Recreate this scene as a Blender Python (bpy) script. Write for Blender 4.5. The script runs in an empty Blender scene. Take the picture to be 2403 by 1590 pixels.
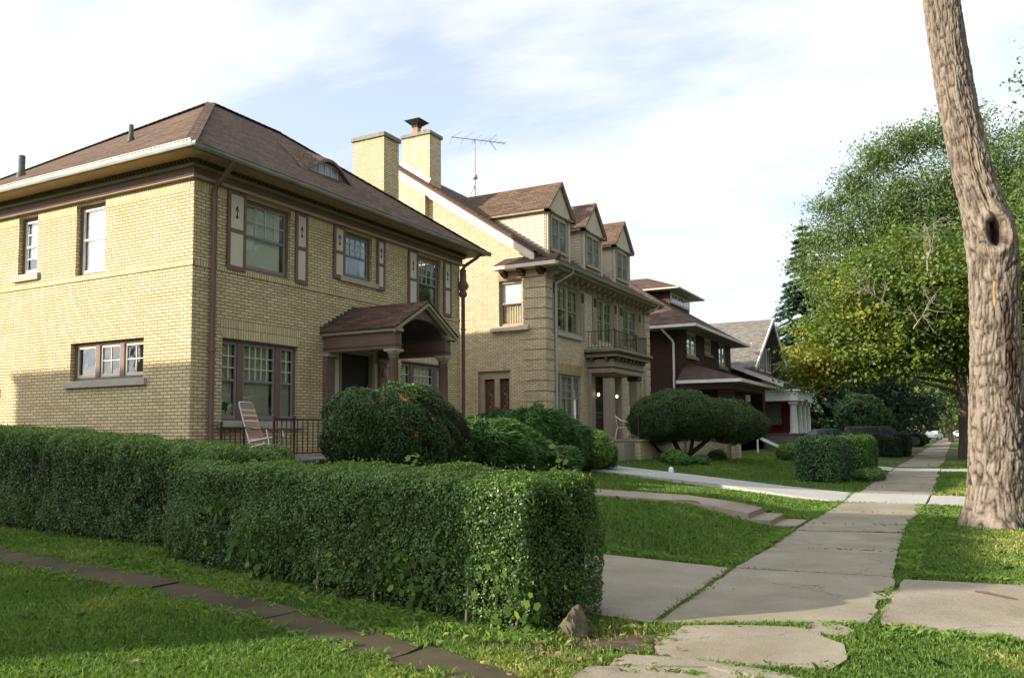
import bpy, bmesh, math, random
import numpy as np
from mathutils import Vector
random.seed(7); RS=np.random.RandomState(11)
S=bpy.context.scene; C=S.collection
R=math.radians
# ---------------- camera ----------------
F_PX=1930.0; CAM_H=1.5
yaw=R(28.276); pitch=R(3.90); roll=0.0073
cd=bpy.data.cameras.new('camera'); cam=bpy.data.objects.new('camera',cd); C.objects.link(cam); S.camera=cam
cd.sensor_width=36; cd.lens=36*F_PX/2403; cd.shift_y=90/2403; cd.clip_end=4000; cd.clip_start=.05
fw=Vector((-math.sin(yaw)*math.cos(pitch),math.cos(yaw)*math.cos(pitch),math.sin(pitch)))
r0=Vector((math.cos(yaw),math.sin(yaw),0)); u0=r0.cross(fw)
rt=r0*math.cos(roll)-u0*math.sin(roll); up=r0*math.sin(roll)+u0*math.cos(roll)
from mathutils import Matrix
cam.matrix_world=Matrix(((rt.x,up.x,-fw.x,0),(rt.y,up.y,-fw.y,0),(rt.z,up.z,-fw.z,CAM_H),(0,0,0,1)))
# ---------------- sun and sky ----------------
SUN_A=R(45); SUN_E=R(22.3)      # azimuth from -Y toward -X, elevation
to_sun=Vector((-math.sin(SUN_A)*math.cos(SUN_E),-math.cos(SUN_A)*math.cos(SUN_E),math.sin(SUN_E)))
sd=bpy.data.lights.new('sun','SUN'); sd.energy=5.0; sd.angle=R(.6); sd.color=(1,.88,.70)
so=bpy.data.objects.new('sun',sd); C.objects.link(so); so.rotation_euler=to_sun.to_track_quat('Z','Y').to_euler(); so.location=(-20,-20,30)
W=bpy.data.worlds.new('World'); S.world=W; W.use_nodes=True; nt=W.node_tree; nt.nodes.clear()
def nn(nt,t,**k):
    n=nt.nodes.new(t)
    for a,b in k.items():
        if a.startswith('_'): setattr(n,a[1:],b)
        else: n.inputs[a.replace('__',' ')].default_value=b
    return n
def ln(nt,a,b): nt.links.new(a,b)
sky=nn(nt,'ShaderNodeTexSky',_sky_type='NISHITA',_sun_disc=False); sky.sun_elevation=SUN_E; sky.sun_rotation=R(180)+SUN_A; sky.air_density=1.0; sky.dust_density=1.5
b1=nn(nt,'ShaderNodeBackground',Strength=.18); ln(nt,sky.outputs[0],b1.inputs[0])
tc=nn(nt,'ShaderNodeTexCoord'); sx=nn(nt,'ShaderNodeSeparateXYZ'); ln(nt,tc.outputs['Generated'],sx.inputs[0])
zz=nn(nt,'ShaderNodeMath',_operation='MAXIMUM'); zz.inputs[1].default_value=.0; ln(nt,sx.outputs[2],zz.inputs[0])
za=nn(nt,'ShaderNodeMath',_operation='ADD'); za.inputs[1].default_value=.16; ln(nt,zz.outputs[0],za.inputs[0])
dx=nn(nt,'ShaderNodeMath',_operation='DIVIDE'); ln(nt,sx.outputs[0],dx.inputs[0]); ln(nt,za.outputs[0],dx.inputs[1])
dy=nn(nt,'ShaderNodeMath',_operation='DIVIDE'); ln(nt,sx.outputs[1],dy.inputs[0]); ln(nt,za.outputs[0],dy.inputs[1])
cx=nn(nt,'ShaderNodeCombineXYZ'); ln(nt,dx.outputs[0],cx.inputs[0]); ln(nt,dy.outputs[0],cx.inputs[1])
mp=nn(nt,'ShaderNodeMapping'); mp.inputs['Rotation'].default_value=(0,0,R(-25)); mp.inputs['Scale'].default_value=(.55,1.25,1); mp.inputs['Location'].default_value=(1.3,.2,0); ln(nt,cx.outputs[0],mp.inputs[0])
n1=nn(nt,'ShaderNodeTexNoise',Scale=1.7,Detail=9,Roughness=.58,Distortion=.25); ln(nt,mp.outputs[0],n1.inputs['Vector'])
r1=nn(nt,'ShaderNodeMapRange'); r1.inputs['From Min'].default_value=.38; r1.inputs['From Max'].default_value=.58; r1.inputs['To Min'].default_value=.42; r1.inputs['To Max'].default_value=1.0; ln(nt,n1.outputs[0],r1.inputs[0])
# whiter toward the horizon
hz=nn(nt,'ShaderNodeMapRange'); hz.inputs['From Min'].default_value=.05; hz.inputs['From Max'].default_value=.42; hz.inputs['To Min'].default_value=.85; hz.inputs['To Max'].default_value=0; ln(nt,sx.outputs[2],hz.inputs[0])
mx=nn(nt,'ShaderNodeMath',_operation='MAXIMUM'); ln(nt,r1.outputs[0],mx.inputs[0]); ln(nt,hz.outputs[0],mx.inputs[1])
b2=nn(nt,'ShaderNodeBackground',Color=(.93,.955,1,1),Strength=.70)
# thin cloud glows brighter around the sun, behind the camera
dt=nn(nt,'ShaderNodeVectorMath',_operation='DOT_PRODUCT'); dt.inputs[1].default_value=tuple(to_sun); ln(nt,tc.outputs['Generated'],dt.inputs[0])
gm=nn(nt,'ShaderNodeMath',_operation='MAXIMUM'); gm.inputs[1].default_value=0; ln(nt,dt.outputs['Value'],gm.inputs[0])
gp=nn(nt,'ShaderNodeMath',_operation='POWER'); gp.inputs[1].default_value=2.6; ln(nt,gm.outputs[0],gp.inputs[0])
gs=nn(nt,'ShaderNodeMath',_operation='MULTIPLY_ADD'); gs.inputs[1].default_value=1.35; gs.inputs[2].default_value=.70; ln(nt,gp.outputs[0],gs.inputs[0]); ln(nt,gs.outputs[0],b2.inputs['Strength'])
ms=nn(nt,'ShaderNodeMixShader'); ln(nt,mx.outputs[0],ms.inputs[0]); ln(nt,b1.outputs[0],ms.inputs[1]); ln(nt,b2.outputs[0],ms.inputs[2])
wo=nn(nt,'ShaderNodeOutputWorld'); ln(nt,ms.outputs[0],wo.inputs[0])
S.view_settings.view_transform='Standard'; S.view_settings.look='None'; S.view_settings.exposure=0.76; S.view_settings.gamma=1
S.render.engine='CYCLES'
# ---------------- materials ----------------
MATS={}
def mat(name,build):
    if name in MATS: return MATS[name]
    m=bpy.data.materials.new(name); m.use_nodes=True; nt=m.node_tree
    bs=nt.nodes['Principled BSDF']; build(nt,bs); MATS[name]=m; return m
def noisy(name,c1,c2,scale=6,rough=.8,bump=0.,bscale=None,spec=.3,detail=6,coord='Object',stretch=None,metal=0):
    def b(nt,bs):
        tc=nn(nt,'ShaderNodeTexCoord'); src=tc.outputs[coord]
        if stretch:
            m_=nn(nt,'ShaderNodeMapping'); m_.inputs['Scale'].default_value=stretch; ln(nt,src,m_.inputs[0]); src=m_.outputs[0]
        n=nn(nt,'ShaderNodeTexNoise',Scale=scale,Detail=detail,Roughness=.6); ln(nt,src,n.inputs['Vector'])
        cr=nn(nt,'ShaderNodeValToRGB'); cr.color_ramp.elements[0].position=.32; cr.color_ramp.elements[1].position=.68
        cr.color_ramp.elements[0].color=(*c1,1); cr.color_ramp.elements[1].color=(*c2,1); ln(nt,n.outputs[0],cr.inputs[0]); ln(nt,cr.outputs[0],bs.inputs['Base Color'])
        bs.inputs['Roughness'].default_value=rough; bs.inputs['Specular IOR Level'].default_value=spec; bs.inputs['Metallic'].default_value=metal
        if bump:
            n2=nn(nt,'ShaderNodeTexNoise',Scale=bscale or scale*8,Detail=5,Roughness=.65); ln(nt,src,n2.inputs['Vector'])
            bp=nn(nt,'ShaderNodeBump',Strength=bump,Distance=.02); ln(nt,n2.outputs[0],bp.inputs['Height']); ln(nt,bp.outputs[0],bs.inputs['Normal'])
    return mat(name,b)
def brick(name,c1,c2,mortar,bw=.212,rh=.068,ms=.010,off=.5,dirt=(.55,.5,.42)):
    def b(nt,bs):
        uv=nn(nt,'ShaderNodeUVMap',_uv_map='uv')
        # small wobble
        t=nn(nt,'ShaderNodeTexBrick',_offset=off,Scale=1.0); t.inputs['Brick Width'].default_value=bw; t.inputs['Row Height'].default_value=rh; t.inputs['Mortar Size'].default_value=ms; t.inputs['Mortar Smooth'].default_value=.35; t.inputs['Bias'].default_value=-.1
        t.inputs['Color1'].default_value=(*c1,1); t.inputs['Color2'].default_value=(*c2,1); t.inputs['Mortar'].default_value=(*mortar,1)
        ln(nt,uv.outputs[0],t.inputs['Vector'])
        n=nn(nt,'ShaderNodeTexNoise',Scale=1.3,Detail=6,Roughness=.65); ln(nt,uv.outputs[0],n.inputs['Vector'])
        mr=nn(nt,'ShaderNodeMapRange'); mr.inputs['From Min'].default_value=.3; mr.inputs['From Max'].default_value=.75; mr.inputs['To Min'].default_value=0; mr.inputs['To Max'].default_value=.25; ln(nt,n.outputs[0],mr.inputs[0])
        mx=nn(nt,'ShaderNodeMix',_data_type='RGBA',_blend_type='MULTIPLY'); ln(nt,mr.outputs[0],mx.inputs[0]); ln(nt,t.outputs[0],mx.inputs[6]); mx.inputs[7].default_value=(*dirt,1)
        n3=nn(nt,'ShaderNodeTexNoise',Scale=26,Detail=3,Roughness=.7); ln(nt,uv.outputs[0],n3.inputs['Vector'])
        mr3=nn(nt,'ShaderNodeMapRange'); mr3.inputs['From Min'].default_value=.3; mr3.inputs['From Max'].default_value=.7; mr3.inputs['To Min'].default_value=.80; mr3.inputs['To Max'].default_value=1.12; ln(nt,n3.outputs[0],mr3.inputs[0])
        hs=nn(nt,'ShaderNodeHueSaturation'); ln(nt,mx.outputs[2],hs.inputs['Color']); ln(nt,mr3.outputs[0],hs.inputs['Value'])
        sm=nn(nt,'ShaderNodeMapping'); sm.inputs['Scale'].default_value=(2.2,.22,1); ln(nt,uv.outputs[0],sm.inputs[0]); sn=nn(nt,'ShaderNodeTexNoise',Scale=1.0,Detail=8,Roughness=.7); ln(nt,sm.outputs[0],sn.inputs['Vector'])
        sr=nn(nt,'ShaderNodeMapRange'); sr.inputs['From Min'].default_value=.54; sr.inputs['From Max'].default_value=.74; sr.inputs['To Max'].default_value=.45; ln(nt,sn.outputs[0],sr.inputs[0])
        sx2=nn(nt,'ShaderNodeMix',_data_type='RGBA',_blend_type='MULTIPLY'); ln(nt,sr.outputs[0],sx2.inputs[0]); ln(nt,hs.outputs[0],sx2.inputs[6]); sx2.inputs[7].default_value=(.58,.55,.50,1)
        ln(nt,sx2.outputs[2],bs.inputs['Base Color']); bs.inputs['Roughness'].default_value=.75; bs.inputs['Specular IOR Level'].default_value=.25
        bp=nn(nt,'ShaderNodeBump',_invert=True,Strength=.7,Distance=.008); ln(nt,t.outputs['Fac'],bp.inputs['Height']); ln(nt,bp.outputs[0],bs.inputs['Normal'])
    return mat(name,b)
def shingle(name,c1,c2,c3,rh=.13):
    def b(nt,bs):
        uv=nn(nt,'ShaderNodeUVMap',_uv_map='uv')
        nw=nn(nt,'ShaderNodeTexNoise',Scale=.8,Detail=2); ln(nt,uv.outputs[0],nw.inputs['Vector'])
        va=nn(nt,'ShaderNodeVectorMath',_operation='MULTIPLY_ADD'); va.inputs[1].default_value=(.05,.05,0); ln(nt,nw.outputs['Color'],va.inputs[0]); ln(nt,uv.outputs[0],va.inputs[2])
        t=nn(nt,'ShaderNodeTexBrick',_offset=.37,Scale=1.0); t.inputs['Brick Width'].default_value=.30; t.inputs['Row Height'].default_value=rh; t.inputs['Mortar Size'].default_value=.011; t.inputs['Mortar Smooth'].default_value=.6
        t.inputs['Color1'].default_value=(*c1,1); t.inputs['Color2'].default_value=(*c2,1); t.inputs['Mortar'].default_value=(*c3,1)
        ln(nt,va.outputs[0],t.inputs['Vector'])
        mp_=nn(nt,'ShaderNodeMapping'); mp_.inputs['Scale'].default_value=(1.4,6,1); ln(nt,uv.outputs[0],mp_.inputs[0])
        n=nn(nt,'ShaderNodeTexNoise',Scale=1.5,Detail=8,Roughness=.75); ln(nt,mp_.outputs[0],n.inputs['Vector'])
        mr=nn(nt,'ShaderNodeMapRange'); mr.inputs['From Min'].default_value=.25; mr.inputs['From Max'].default_value=.75; mr.inputs['To Min'].default_value=.62; mr.inputs['To Max'].default_value=1.35; ln(nt,n.outputs[0],mr.inputs[0])
        hs=nn(nt,'ShaderNodeHueSaturation'); ln(nt,t.outputs[0],hs.inputs['Color']); ln(nt,mr.outputs[0],hs.inputs['Value'])
        ln(nt,hs.outputs[0],bs.inputs['Base Color']); bs.inputs['Roughness'].default_value=.9; bs.inputs['Specular IOR Level'].default_value=.15
        n4=nn(nt,'ShaderNodeTexNoise',Scale=60,Detail=2); ln(nt,uv.outputs[0],n4.inputs['Vector'])
        ad=nn(nt,'ShaderNodeMath',_operation='MULTIPLY_ADD'); ad.inputs[1].default_value=.3; ln(nt,n4.outputs[0],ad.inputs[0]); ln(nt,t.outputs['Fac'],ad.inputs[2])
        bp=nn(nt,'ShaderNodeBump',_invert=True,Strength=.8,Distance=.018); ln(nt,ad.outputs[0],bp.inputs['Height']); ln(nt,bp.outputs[0],bs.inputs['Normal'])
    return mat(name,b)
def glass(name,rough=.03,tintc=(.96,.97,.96),base=.045):
    def b(nt,bs):
        nt.nodes.remove(bs); o=nt.nodes['Material Output']
        g=nn(nt,'ShaderNodeBsdfGlossy',Roughness=rough,Color=(.9,.95,.95,1)); t=nn(nt,'ShaderNodeBsdfTransparent',Color=(*tintc,1))
        f0_=nn(nt,'ShaderNodeLayerWeight',Blend=.5); f=nn(nt,'ShaderNodeMath',_operation='POWER'); f.inputs[1].default_value=3.5; ln(nt,f0_.outputs['Facing'],f.inputs[0]); m_=nn(nt,'ShaderNodeMath',_operation='MULTIPLY_ADD'); m_.inputs[1].default_value=.75; m_.inputs[2].default_value=base; ln(nt,f.outputs[0],m_.inputs[0])
        tcc=nn(nt,'ShaderNodeTexCoord'); n=nn(nt,'ShaderNodeTexNoise',Scale=1.7,Detail=2); ln(nt,tcc.outputs['Object'],n.inputs['Vector'])
        bp=nn(nt,'ShaderNodeBump',Strength=.12,Distance=.05); ln(nt,n.outputs[0],bp.inputs['Height']); ln(nt,bp.outputs[0],g.inputs['Normal'])
        x=nn(nt,'ShaderNodeMixShader'); ln(nt,m_.outputs[0],x.inputs[0]); ln(nt,t.outputs[0],x.inputs[1]); ln(nt,g.outputs[0],x.inputs[2]); ln(nt,x.outputs[0],o.inputs[0])
    return mat(name,b)
def leafmat(name,ramp,rough=.45,spec=.4,trans=.3,g=2.1):
    """ramp: list of (pos,color) over per-leaf tint, partly random; hedge and shrub tops are painted paler"""
    ramp=[(p,tuple(min(.8,q*g) for q in c)) for p,c in ramp]
    def b(nt,bs):
        a=nn(nt,'ShaderNodeAttribute',_attribute_name='tint'); cr=nn(nt,'ShaderNodeValToRGB')
        e=cr.color_ramp.elements
        while len(e)<len(ramp): e.new(.5)
        for i,(p,c) in enumerate(ramp): e[i].position=p; e[i].color=(*c,1)
        ln(nt,a.outputs['Fac'],cr.inputs[0]); ln(nt,cr.outputs[0],bs.inputs['Base Color']); bs.inputs['Roughness'].default_value=rough; bs.inputs['Specular IOR Level'].default_value=spec
        tr=nn(nt,'ShaderNodeBsdfTranslucent'); br=nn(nt,'ShaderNodeMix',_data_type='RGBA',_blend_type='MULTIPLY'); br.inputs[0].default_value=1; ln(nt,cr.outputs[0],br.inputs[6]); br.inputs[7].default_value=(1.25,1.2,.6,1); ln(nt,br.outputs[2],tr.inputs[0])
        x=nn(nt,'ShaderNodeMixShader'); x.inputs[0].default_value=trans; ln(nt,bs.outputs[0],x.inputs[1]); ln(nt,tr.outputs[0],x.inputs[2]); ln(nt,x.outputs[0],nt.nodes['Material Output'].inputs[0])
    return mat(name,b)
def emit(name,c,s):
    def b(nt,bs): bs.inputs['Base Color'].default_value=(*c,1); bs.inputs['Emission Color'].default_value=(*c,1); bs.inputs['Emission Strength'].default_value=s
    return mat(name,b)
YB=brick('yellow_brick',(.76,.635,.395),(.57,.455,.25),(.21,.155,.085))
YBS=brick('yellow_brick_upright',(.74,.63,.40),(.62,.50,.28),(.22,.165,.09),bw=.068,rh=.205,ms=.008,off=0)
YBH=brick('yellow_brick_header_band',(.72,.61,.38),(.60,.49,.27),(.20,.15,.08),bw=.068,rh=.5,ms=.009,off=0)
YB2=brick('tan_brick',(.76,.65,.44),(.56,.455,.30),(.27,.205,.13),ms=.009)
YBS2=brick('tan_brick_upright',(.58,.45,.25),(.43,.31,.17),(.15,.11,.07),bw=.068,rh=.205,ms=.008,off=0)
RB=brick('red_brick',(.066,.031,.025),(.040,.021,.018),(.030,.018,.015),ms=.008,dirt=(.5,.45,.45))
RB2=brick('orange_brick',(.30,.13,.07),(.22,.09,.05),(.12,.07,.05))
ROOF1=shingle('brown_shingles',(.090,.060,.042),(.155,.104,.074),(.038,.025,.019))
ROOF2=shingle('dark_brown_shingles',(.075,.05,.042),(.105,.068,.055),(.035,.024,.02))
ROOFP=shingle('portico_shingles',(.17,.09,.06),(.07,.045,.036),(.04,.026,.022),rh=.12)
ROOF3=shingle('mottled_brown_shingles',(.14,.085,.06),(.055,.038,.033),(.035,.026,.022),rh=.15)
ROOF4=shingle('grey_tan_shingles',(.235,.21,.18),(.13,.12,.11),(.075,.07,.065),rh=.16)
TRIM=noisy('brown_paint',(.165,.098,.082),(.195,.118,.10),scale=3,rough=.55,bump=.1)
TRIMT=noisy('tan_trim_paint',(.42,.36,.25),(.47,.40,.29),scale=3,rough=.55)
OLIVE=noisy('olive_moulding_paint',(.23,.20,.13),(.28,.24,.16),scale=3,rough=.6)
CREAM=noisy('cream_panel_paint',(.58,.52,.42),(.63,.57,.46),scale=3,rough=.6)
GREY=noisy('grey_storm_frame',(.21,.205,.22),(.26,.25,.265),scale=4,rough=.5)
MUNT=noisy('pale_sash_paint',(.50,.49,.40),(.58,.56,.46),scale=4,rough=.5)
WHITE=noisy('white_paint',(.68,.68,.66),(.78,.78,.76),scale=3,rough=.5)
WHITED=noisy('worn_white_gutter',(.52,.52,.49),(.74,.73,.70),scale=2.5,rough=.45,stretch=(1,1,4))
BLACK=noisy('black_iron',(.018,.014,.012),(.03,.022,.018),scale=5,rough=.5)
RUST=noisy('dark_brown_iron',(.05,.028,.02),(.085,.045,.03),scale=9,rough=.6)
SILL=noisy('limestone',(.36,.34,.30),(.46,.43,.38),scale=5,rough=.85,bump=.2)
def concrete(name,c1,c2,crack=.42,stain=.62):
    def b(nt,bs):
        tc=nn(nt,'ShaderNodeTexCoord'); O=tc.outputs['Object']
        n=nn(nt,'ShaderNodeTexNoise',Scale=1.1,Detail=9,Roughness=.62); ln(nt,O,n.inputs['Vector'])
        cr=nn(nt,'ShaderNodeValToRGB'); cr.color_ramp.elements[0].position=.33; cr.color_ramp.elements[1].position=.66; cr.color_ramp.elements[0].color=(*c1,1); cr.color_ramp.elements[1].color=(*c2,1); ln(nt,n.outputs[0],cr.inputs[0])
        sp=nn(nt,'ShaderNodeTexNoise',Scale=85,Detail=3,Roughness=.8); ln(nt,O,sp.inputs['Vector']); mr=nn(nt,'ShaderNodeMapRange'); mr.inputs['From Min'].default_value=.32; mr.inputs['From Max'].default_value=.68; mr.inputs['To Min'].default_value=.58; mr.inputs['To Max'].default_value=1.38; ln(nt,sp.outputs[0],mr.inputs[0])
        hs=nn(nt,'ShaderNodeHueSaturation'); ln(nt,cr.outputs[0],hs.inputs['Color']); ln(nt,mr.outputs[0],hs.inputs['Value'])
        st=nn(nt,'ShaderNodeTexNoise',Scale=.55,Detail=11,Roughness=.7,Distortion=.6); ln(nt,O,st.inputs['Vector']); ms_=nn(nt,'ShaderNodeMapRange'); ms_.inputs['From Min'].default_value=.50; ms_.inputs['From Max'].default_value=.72; ms_.inputs['To Max'].default_value=stain; ln(nt,st.outputs[0],ms_.inputs[0])
        m1=nn(nt,'ShaderNodeMix',_data_type='RGBA',_blend_type='MULTIPLY'); ln(nt,ms_.outputs[0],m1.inputs[0]); ln(nt,hs.outputs[0],m1.inputs[6]); m1.inputs[7].default_value=(.50,.42,.32,1)
        nw=nn(nt,'ShaderNodeTexNoise',Scale=2.5,Detail=5); ln(nt,O,nw.inputs['Vector']); va=nn(nt,'ShaderNodeVectorMath',_operation='MULTIPLY_ADD'); va.inputs[1].default_value=(.5,.5,.5); ln(nt,nw.outputs['Color'],va.inputs[0]); ln(nt,O,va.inputs[2])
        vo=nn(nt,'ShaderNodeTexVoronoi',_feature='DISTANCE_TO_EDGE',Scale=.42); ln(nt,va.outputs[0],vo.inputs['Vector']); lt=nn(nt,'ShaderNodeMapRange'); lt.inputs['From Min'].default_value=.0015; lt.inputs['From Max'].default_value=.0045; lt.inputs['To Min'].default_value=crack; lt.inputs['To Max'].default_value=0; ln(nt,vo.outputs['Distance'],lt.inputs[0])
        m2=nn(nt,'ShaderNodeMix',_data_type='RGBA'); ln(nt,lt.outputs[0],m2.inputs[0]); ln(nt,m1.outputs[2],m2.inputs[6]); m2.inputs[7].default_value=(.09,.075,.05,1); ln(nt,m2.outputs[2],bs.inputs['Base Color'])
        bs.inputs['Roughness'].default_value=.92; bs.inputs['Specular IOR Level'].default_value=.2
        bp=nn(nt,'ShaderNodeBump',Strength=.45,Distance=.01); ln(nt,sp.outputs[0],bp.inputs['Height']); ln(nt,bp.outputs[0],bs.inputs['Normal'])
    return mat(name,b)
CONC=concrete('weathered_concrete',(.235,.205,.155),(.32,.285,.22))
CONCD=concrete('dark_brown_walk',(.044,.037,.020),(.088,.074,.043),.5,.8)  # browner and much darker than the other concrete
CONCW=concrete('new_pale_concrete',(.37,.37,.345),(.44,.435,.405),0,.3)
CONCG=noisy('grey_porch_concrete',(.16,.16,.165),(.24,.235,.23),scale=2,rough=.85,bump=.2)
BLIND=noisy('pale_window_shade',(.46,.48,.42),(.60,.60,.52),scale=.8,rough=.9)  # faint green stands in for reflections in the glass
BLINDW=noisy('white_window_shade',(.74,.74,.76),(.86,.86,.87),scale=1.2,rough=.9)
CURT=noisy('pale_curtain',(.22,.24,.17),(.62,.62,.52),scale=7,rough=.95,stretch=(1,1,.03),detail=2)
DARK=noisy('unlit_opening',(.01,.01,.01),(.018,.018,.016),scale=2,rough=.9)  # near-black colour stands in for the dark of unlit openings
GLASS=glass('window_glass'); 
DOORD=noisy('dark_door',(.012,.010,.009),(.02,.017,.015),scale=3,rough=.5)
PURP=noisy('dark_red_panel',(.055,.018,.016),(.075,.025,.02),scale=5,rough=.6)
TAUPE=noisy('taupe_paint',(.30,.245,.185),(.345,.285,.215),scale=3,rough=.6)
SIDE=noisy('cream_siding',(.50,.43,.32),(.56,.48,.36),scale=3,rough=.6)
CLAY=noisy('terracotta',(.50,.17,.09),(.60,.23,.13),scale=5,rough=.8)
METAL=noisy('galvanised_steel',(.20,.20,.21),(.30,.30,.31),scale=6,rough=.4,metal=.6)
# ---------------- mesh helpers ----------------
def uvbox(me):
    uvl=me.uv_layers.new(name='uv'); n=len(me.polygons)
    if n==0: return
    co=np.empty(len(me.vertices)*3); me.vertices.foreach_get('co',co); co=co.reshape(-1,3)
    for p in me.polygons:
        nx,ny,nz=p.normal
        h=math.hypot(nx,ny)
        if h<.05: t=(1,0,0); b=(0,1,0)
        else:
            t=(-ny/h,nx/h,0); b=(t[1]*-nz*-1 if 0 else ny*0-nz*t[1]*1, nz*t[0]-nx*0, nx*t[1]-ny*t[0])
        for li in p.loop_indices:
            v=co[me.loops[li].vertex_index]
            uvl.data[li].uv=(v[0]*t[0]+v[1]*t[1]+v[2]*t[2], v[0]*b[0]+v[1]*b[1]+v[2]*b[2])
class Fr:
    """frame on a wall: origin, u axis, outward normal"""
    def __init__(s,o,u,n): s.o=Vector(o); s.u=Vector(u); s.n=Vector(n)
    def p(s,u,v,d=0): return tuple(s.o+s.u*u+s.n*d+Vector((0,0,v)))
def fx(x): return Fr((x,0,0),(0,1,0),(1,0,0))      # wall facing +X: u = Y
def fy(y): return Fr((0,y,0),(1,0,0),(0,-1,0))     # wall facing -Y: u = X
class MB:
    def __init__(s): s.v=[]; s.f=[]; s.m=[]; s.c=0; s.sm=[]; s.pc=[]
    def mi(s,i): s.c=i; return s
    def add(s,vs,fs,smooth=False):
        b=len(s.v); s.v+= [tuple(q) for q in vs]; s.pc.append((b,len(s.v),len(s.f),len(s.f)+len(fs)))
        for f in fs: s.f.append(tuple(b+i for i in f)); s.m.append(s.c); s.sm.append(smooth)
        return s
    def hexa(s,p): # 8 points bottom 4 ccw, top 4 ccw
        return s.add(p,[(3,2,1,0),(4,5,6,7),(0,1,5,4),(1,2,6,5),(2,3,7,6),(3,0,4,7)])
    def box(s,x0,x1,y0,y1,z0,z1):
        x0,x1=sorted((x0,x1)); y0,y1=sorted((y0,y1)); z0,z1=sorted((z0,z1))
        return s.hexa([(x0,y0,z0),(x1,y0,z0),(x1,y1,z0),(x0,y1,z0),(x0,y0,z1),(x1,y0,z1),(x1,y1,z1),(x0,y1,z1)])
    def fb(s,F,u0,u1,v0,v1,d0,d1):
        a=F.p(u0,v0,d0); b=F.p(u1,v1,d1)
        return s.box(a[0],b[0],a[1],b[1],a[2],b[2])
    def quad(s,*p): return s.add(p,[tuple(range(len(p)))])
    def tube(s,path,r,n=8,smooth=True,cap=True):
        path=[Vector(p) for p in path]; rs=r if isinstance(r,(list,tuple)) else [r]*len(path)
        rings=[]; prev=None
        for i,p in enumerate(path):
            a=path[max(i-1,0)]; b=path[min(i+1,len(path)-1)]; d=(b-a).normalized()
            if prev is None:
                x=d.orthogonal().normalized()
            else:
                x=(prev-d*prev.dot(d)).normalized()
            prev=x; y=d.cross(x); rings.append([p+(x*math.cos(t)+y*math.sin(t))*rs[i] for t in [2*math.pi*k/n for k in range(n)]])
        vs=[q for g in rings for q in g]; fs=[]
        for i in range(len(path)-1):
            for k in range(n): fs.append((i*n+k,i*n+(k+1)%n,(i+1)*n+(k+1)%n,(i+1)*n+k))
        s.add(vs,fs,smooth)
        if cap: s.add(rings[0],[tuple(range(n))[::-1]]); s.add(rings[-1],[tuple(range(n))])
        return s
    def bar(s,a,b,w,h=None):
        """rectangular bar from a to b"""
        a=Vector(a); b=Vector(b); h=h or w; d=(b-a).normalized()
        x=d.cross(Vector((0,0,1)));
        if x.length<.01: x=Vector((1,0,0))
        x.normalize(); y=x.cross(d)
        P=[]
        for q in (a,b):
            for i,j in ((-1,-1),(1,-1),(1,1),(-1,1)): P.append(q+x*(w/2*i)+y*(h/2*j))
        return s.add(P,[(0,1,2,3),(7,6,5,4),(1,0,4,5),(2,1,5,6),(3,2,6,7),(0,3,7,4)])
    def lathe(s,cx,cy,prof,n=20):
        vs=[(cx+r*math.cos(2*math.pi*k/n),cy+r*math.sin(2*math.pi*k/n),z) for r,z in prof for k in range(n)]
        fs=[(i*n+k,i*n+(k+1)%n,(i+1)*n+(k+1)%n,(i+1)*n+k) for i in range(len(prof)-1) for k in range(n)]
        s.add(vs,fs,True); s.add(vs[:n],[tuple(range(n))[::-1]]); s.add(vs[-n:],[tuple(range(n))]); return s
    def prism(s,F,pts,d0,d1):
        """polygon in (u,v) on frame, extruded from depth d0 to d1"""
        n=len(pts); a=[F.p(u,v,d1) for u,v in pts]; b=[F.p(u,v,d0) for u,v in pts]
        return s.add(a+b,[tuple(range(n)),tuple(range(n,2*n))[::-1]]+[(i,n+i,n+(i+1)%n,(i+1)%n) for i in range(n)])
    def slab(s,pts,z0,z1):
        n=len(pts); zt=[p[2] if len(p)>2 else z1 for p in pts]
        a=[(p[0],p[1],z) for p,z in zip(pts,zt)]; b=[(p[0],p[1],z0) for p in pts]
        return s.add(a+b,[tuple(range(n)),tuple(range(n,2*n))[::-1]]+[(i,n+i,n+(i+1)%n,(i+1)%n) for i in range(n)])
    def split(s,name,mats,parent=None,bevel=0,key=None):
        """one object for each group of pieces; key maps a piece's centre to its group (default: every piece)"""
        g={}
        for i,(a,b,c,d) in enumerate(s.pc):
            n=b-a; k=i if key is None else key(*[sum(float(q[j]) for q in s.v[a:b])/n for j in range(3)])
            m=g.setdefault(k,MB()); m.c=s.m[c]; m.add(s.v[a:b],[tuple(i_-a for i_ in f) for f in s.f[c:d]],s.sm[c])
        return [m.build(name,mats,parent,bevel) for m in g.values()]
    def build(s,name,mats,parent=None,bevel=0):
        mats=mats if isinstance(mats,(list,tuple)) else [mats]
        me=bpy.data.meshes.new(name); off=Vector(parent.get('_w',(0,0,0))) if parent is not None else Vector((0,0,0))
        me.from_pydata(s.v,[],s.f); me.update()
        bm=bmesh.new(); bm.from_mesh(me); bmesh.ops.remove_doubles(bm,verts=bm.verts,dist=1e-5) if bevel else None
        bmesh.ops.recalc_face_normals(bm,faces=bm.faces)
        if bevel: bmesh.ops.bevel(bm,geom=[e for e in bm.edges if e.calc_face_angle(0)>.6],offset=bevel,segments=1,affect='EDGES',clamp_overlap=True)
        bm.to_mesh(me); bm.free()
        for m in mats: me.materials.append(m)
        if not bevel:
            me.polygons.foreach_set('material_index',s.m); me.polygons.foreach_set('use_smooth',s.sm)
        me.update(); uvbox(me)
        if off.length>0: me.transform(Matrix.Translation(-off)); 
        o=bpy.data.objects.new(name,me); C.objects.link(o)
        o['_w']=[float(q_) for q_ in off]
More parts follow.
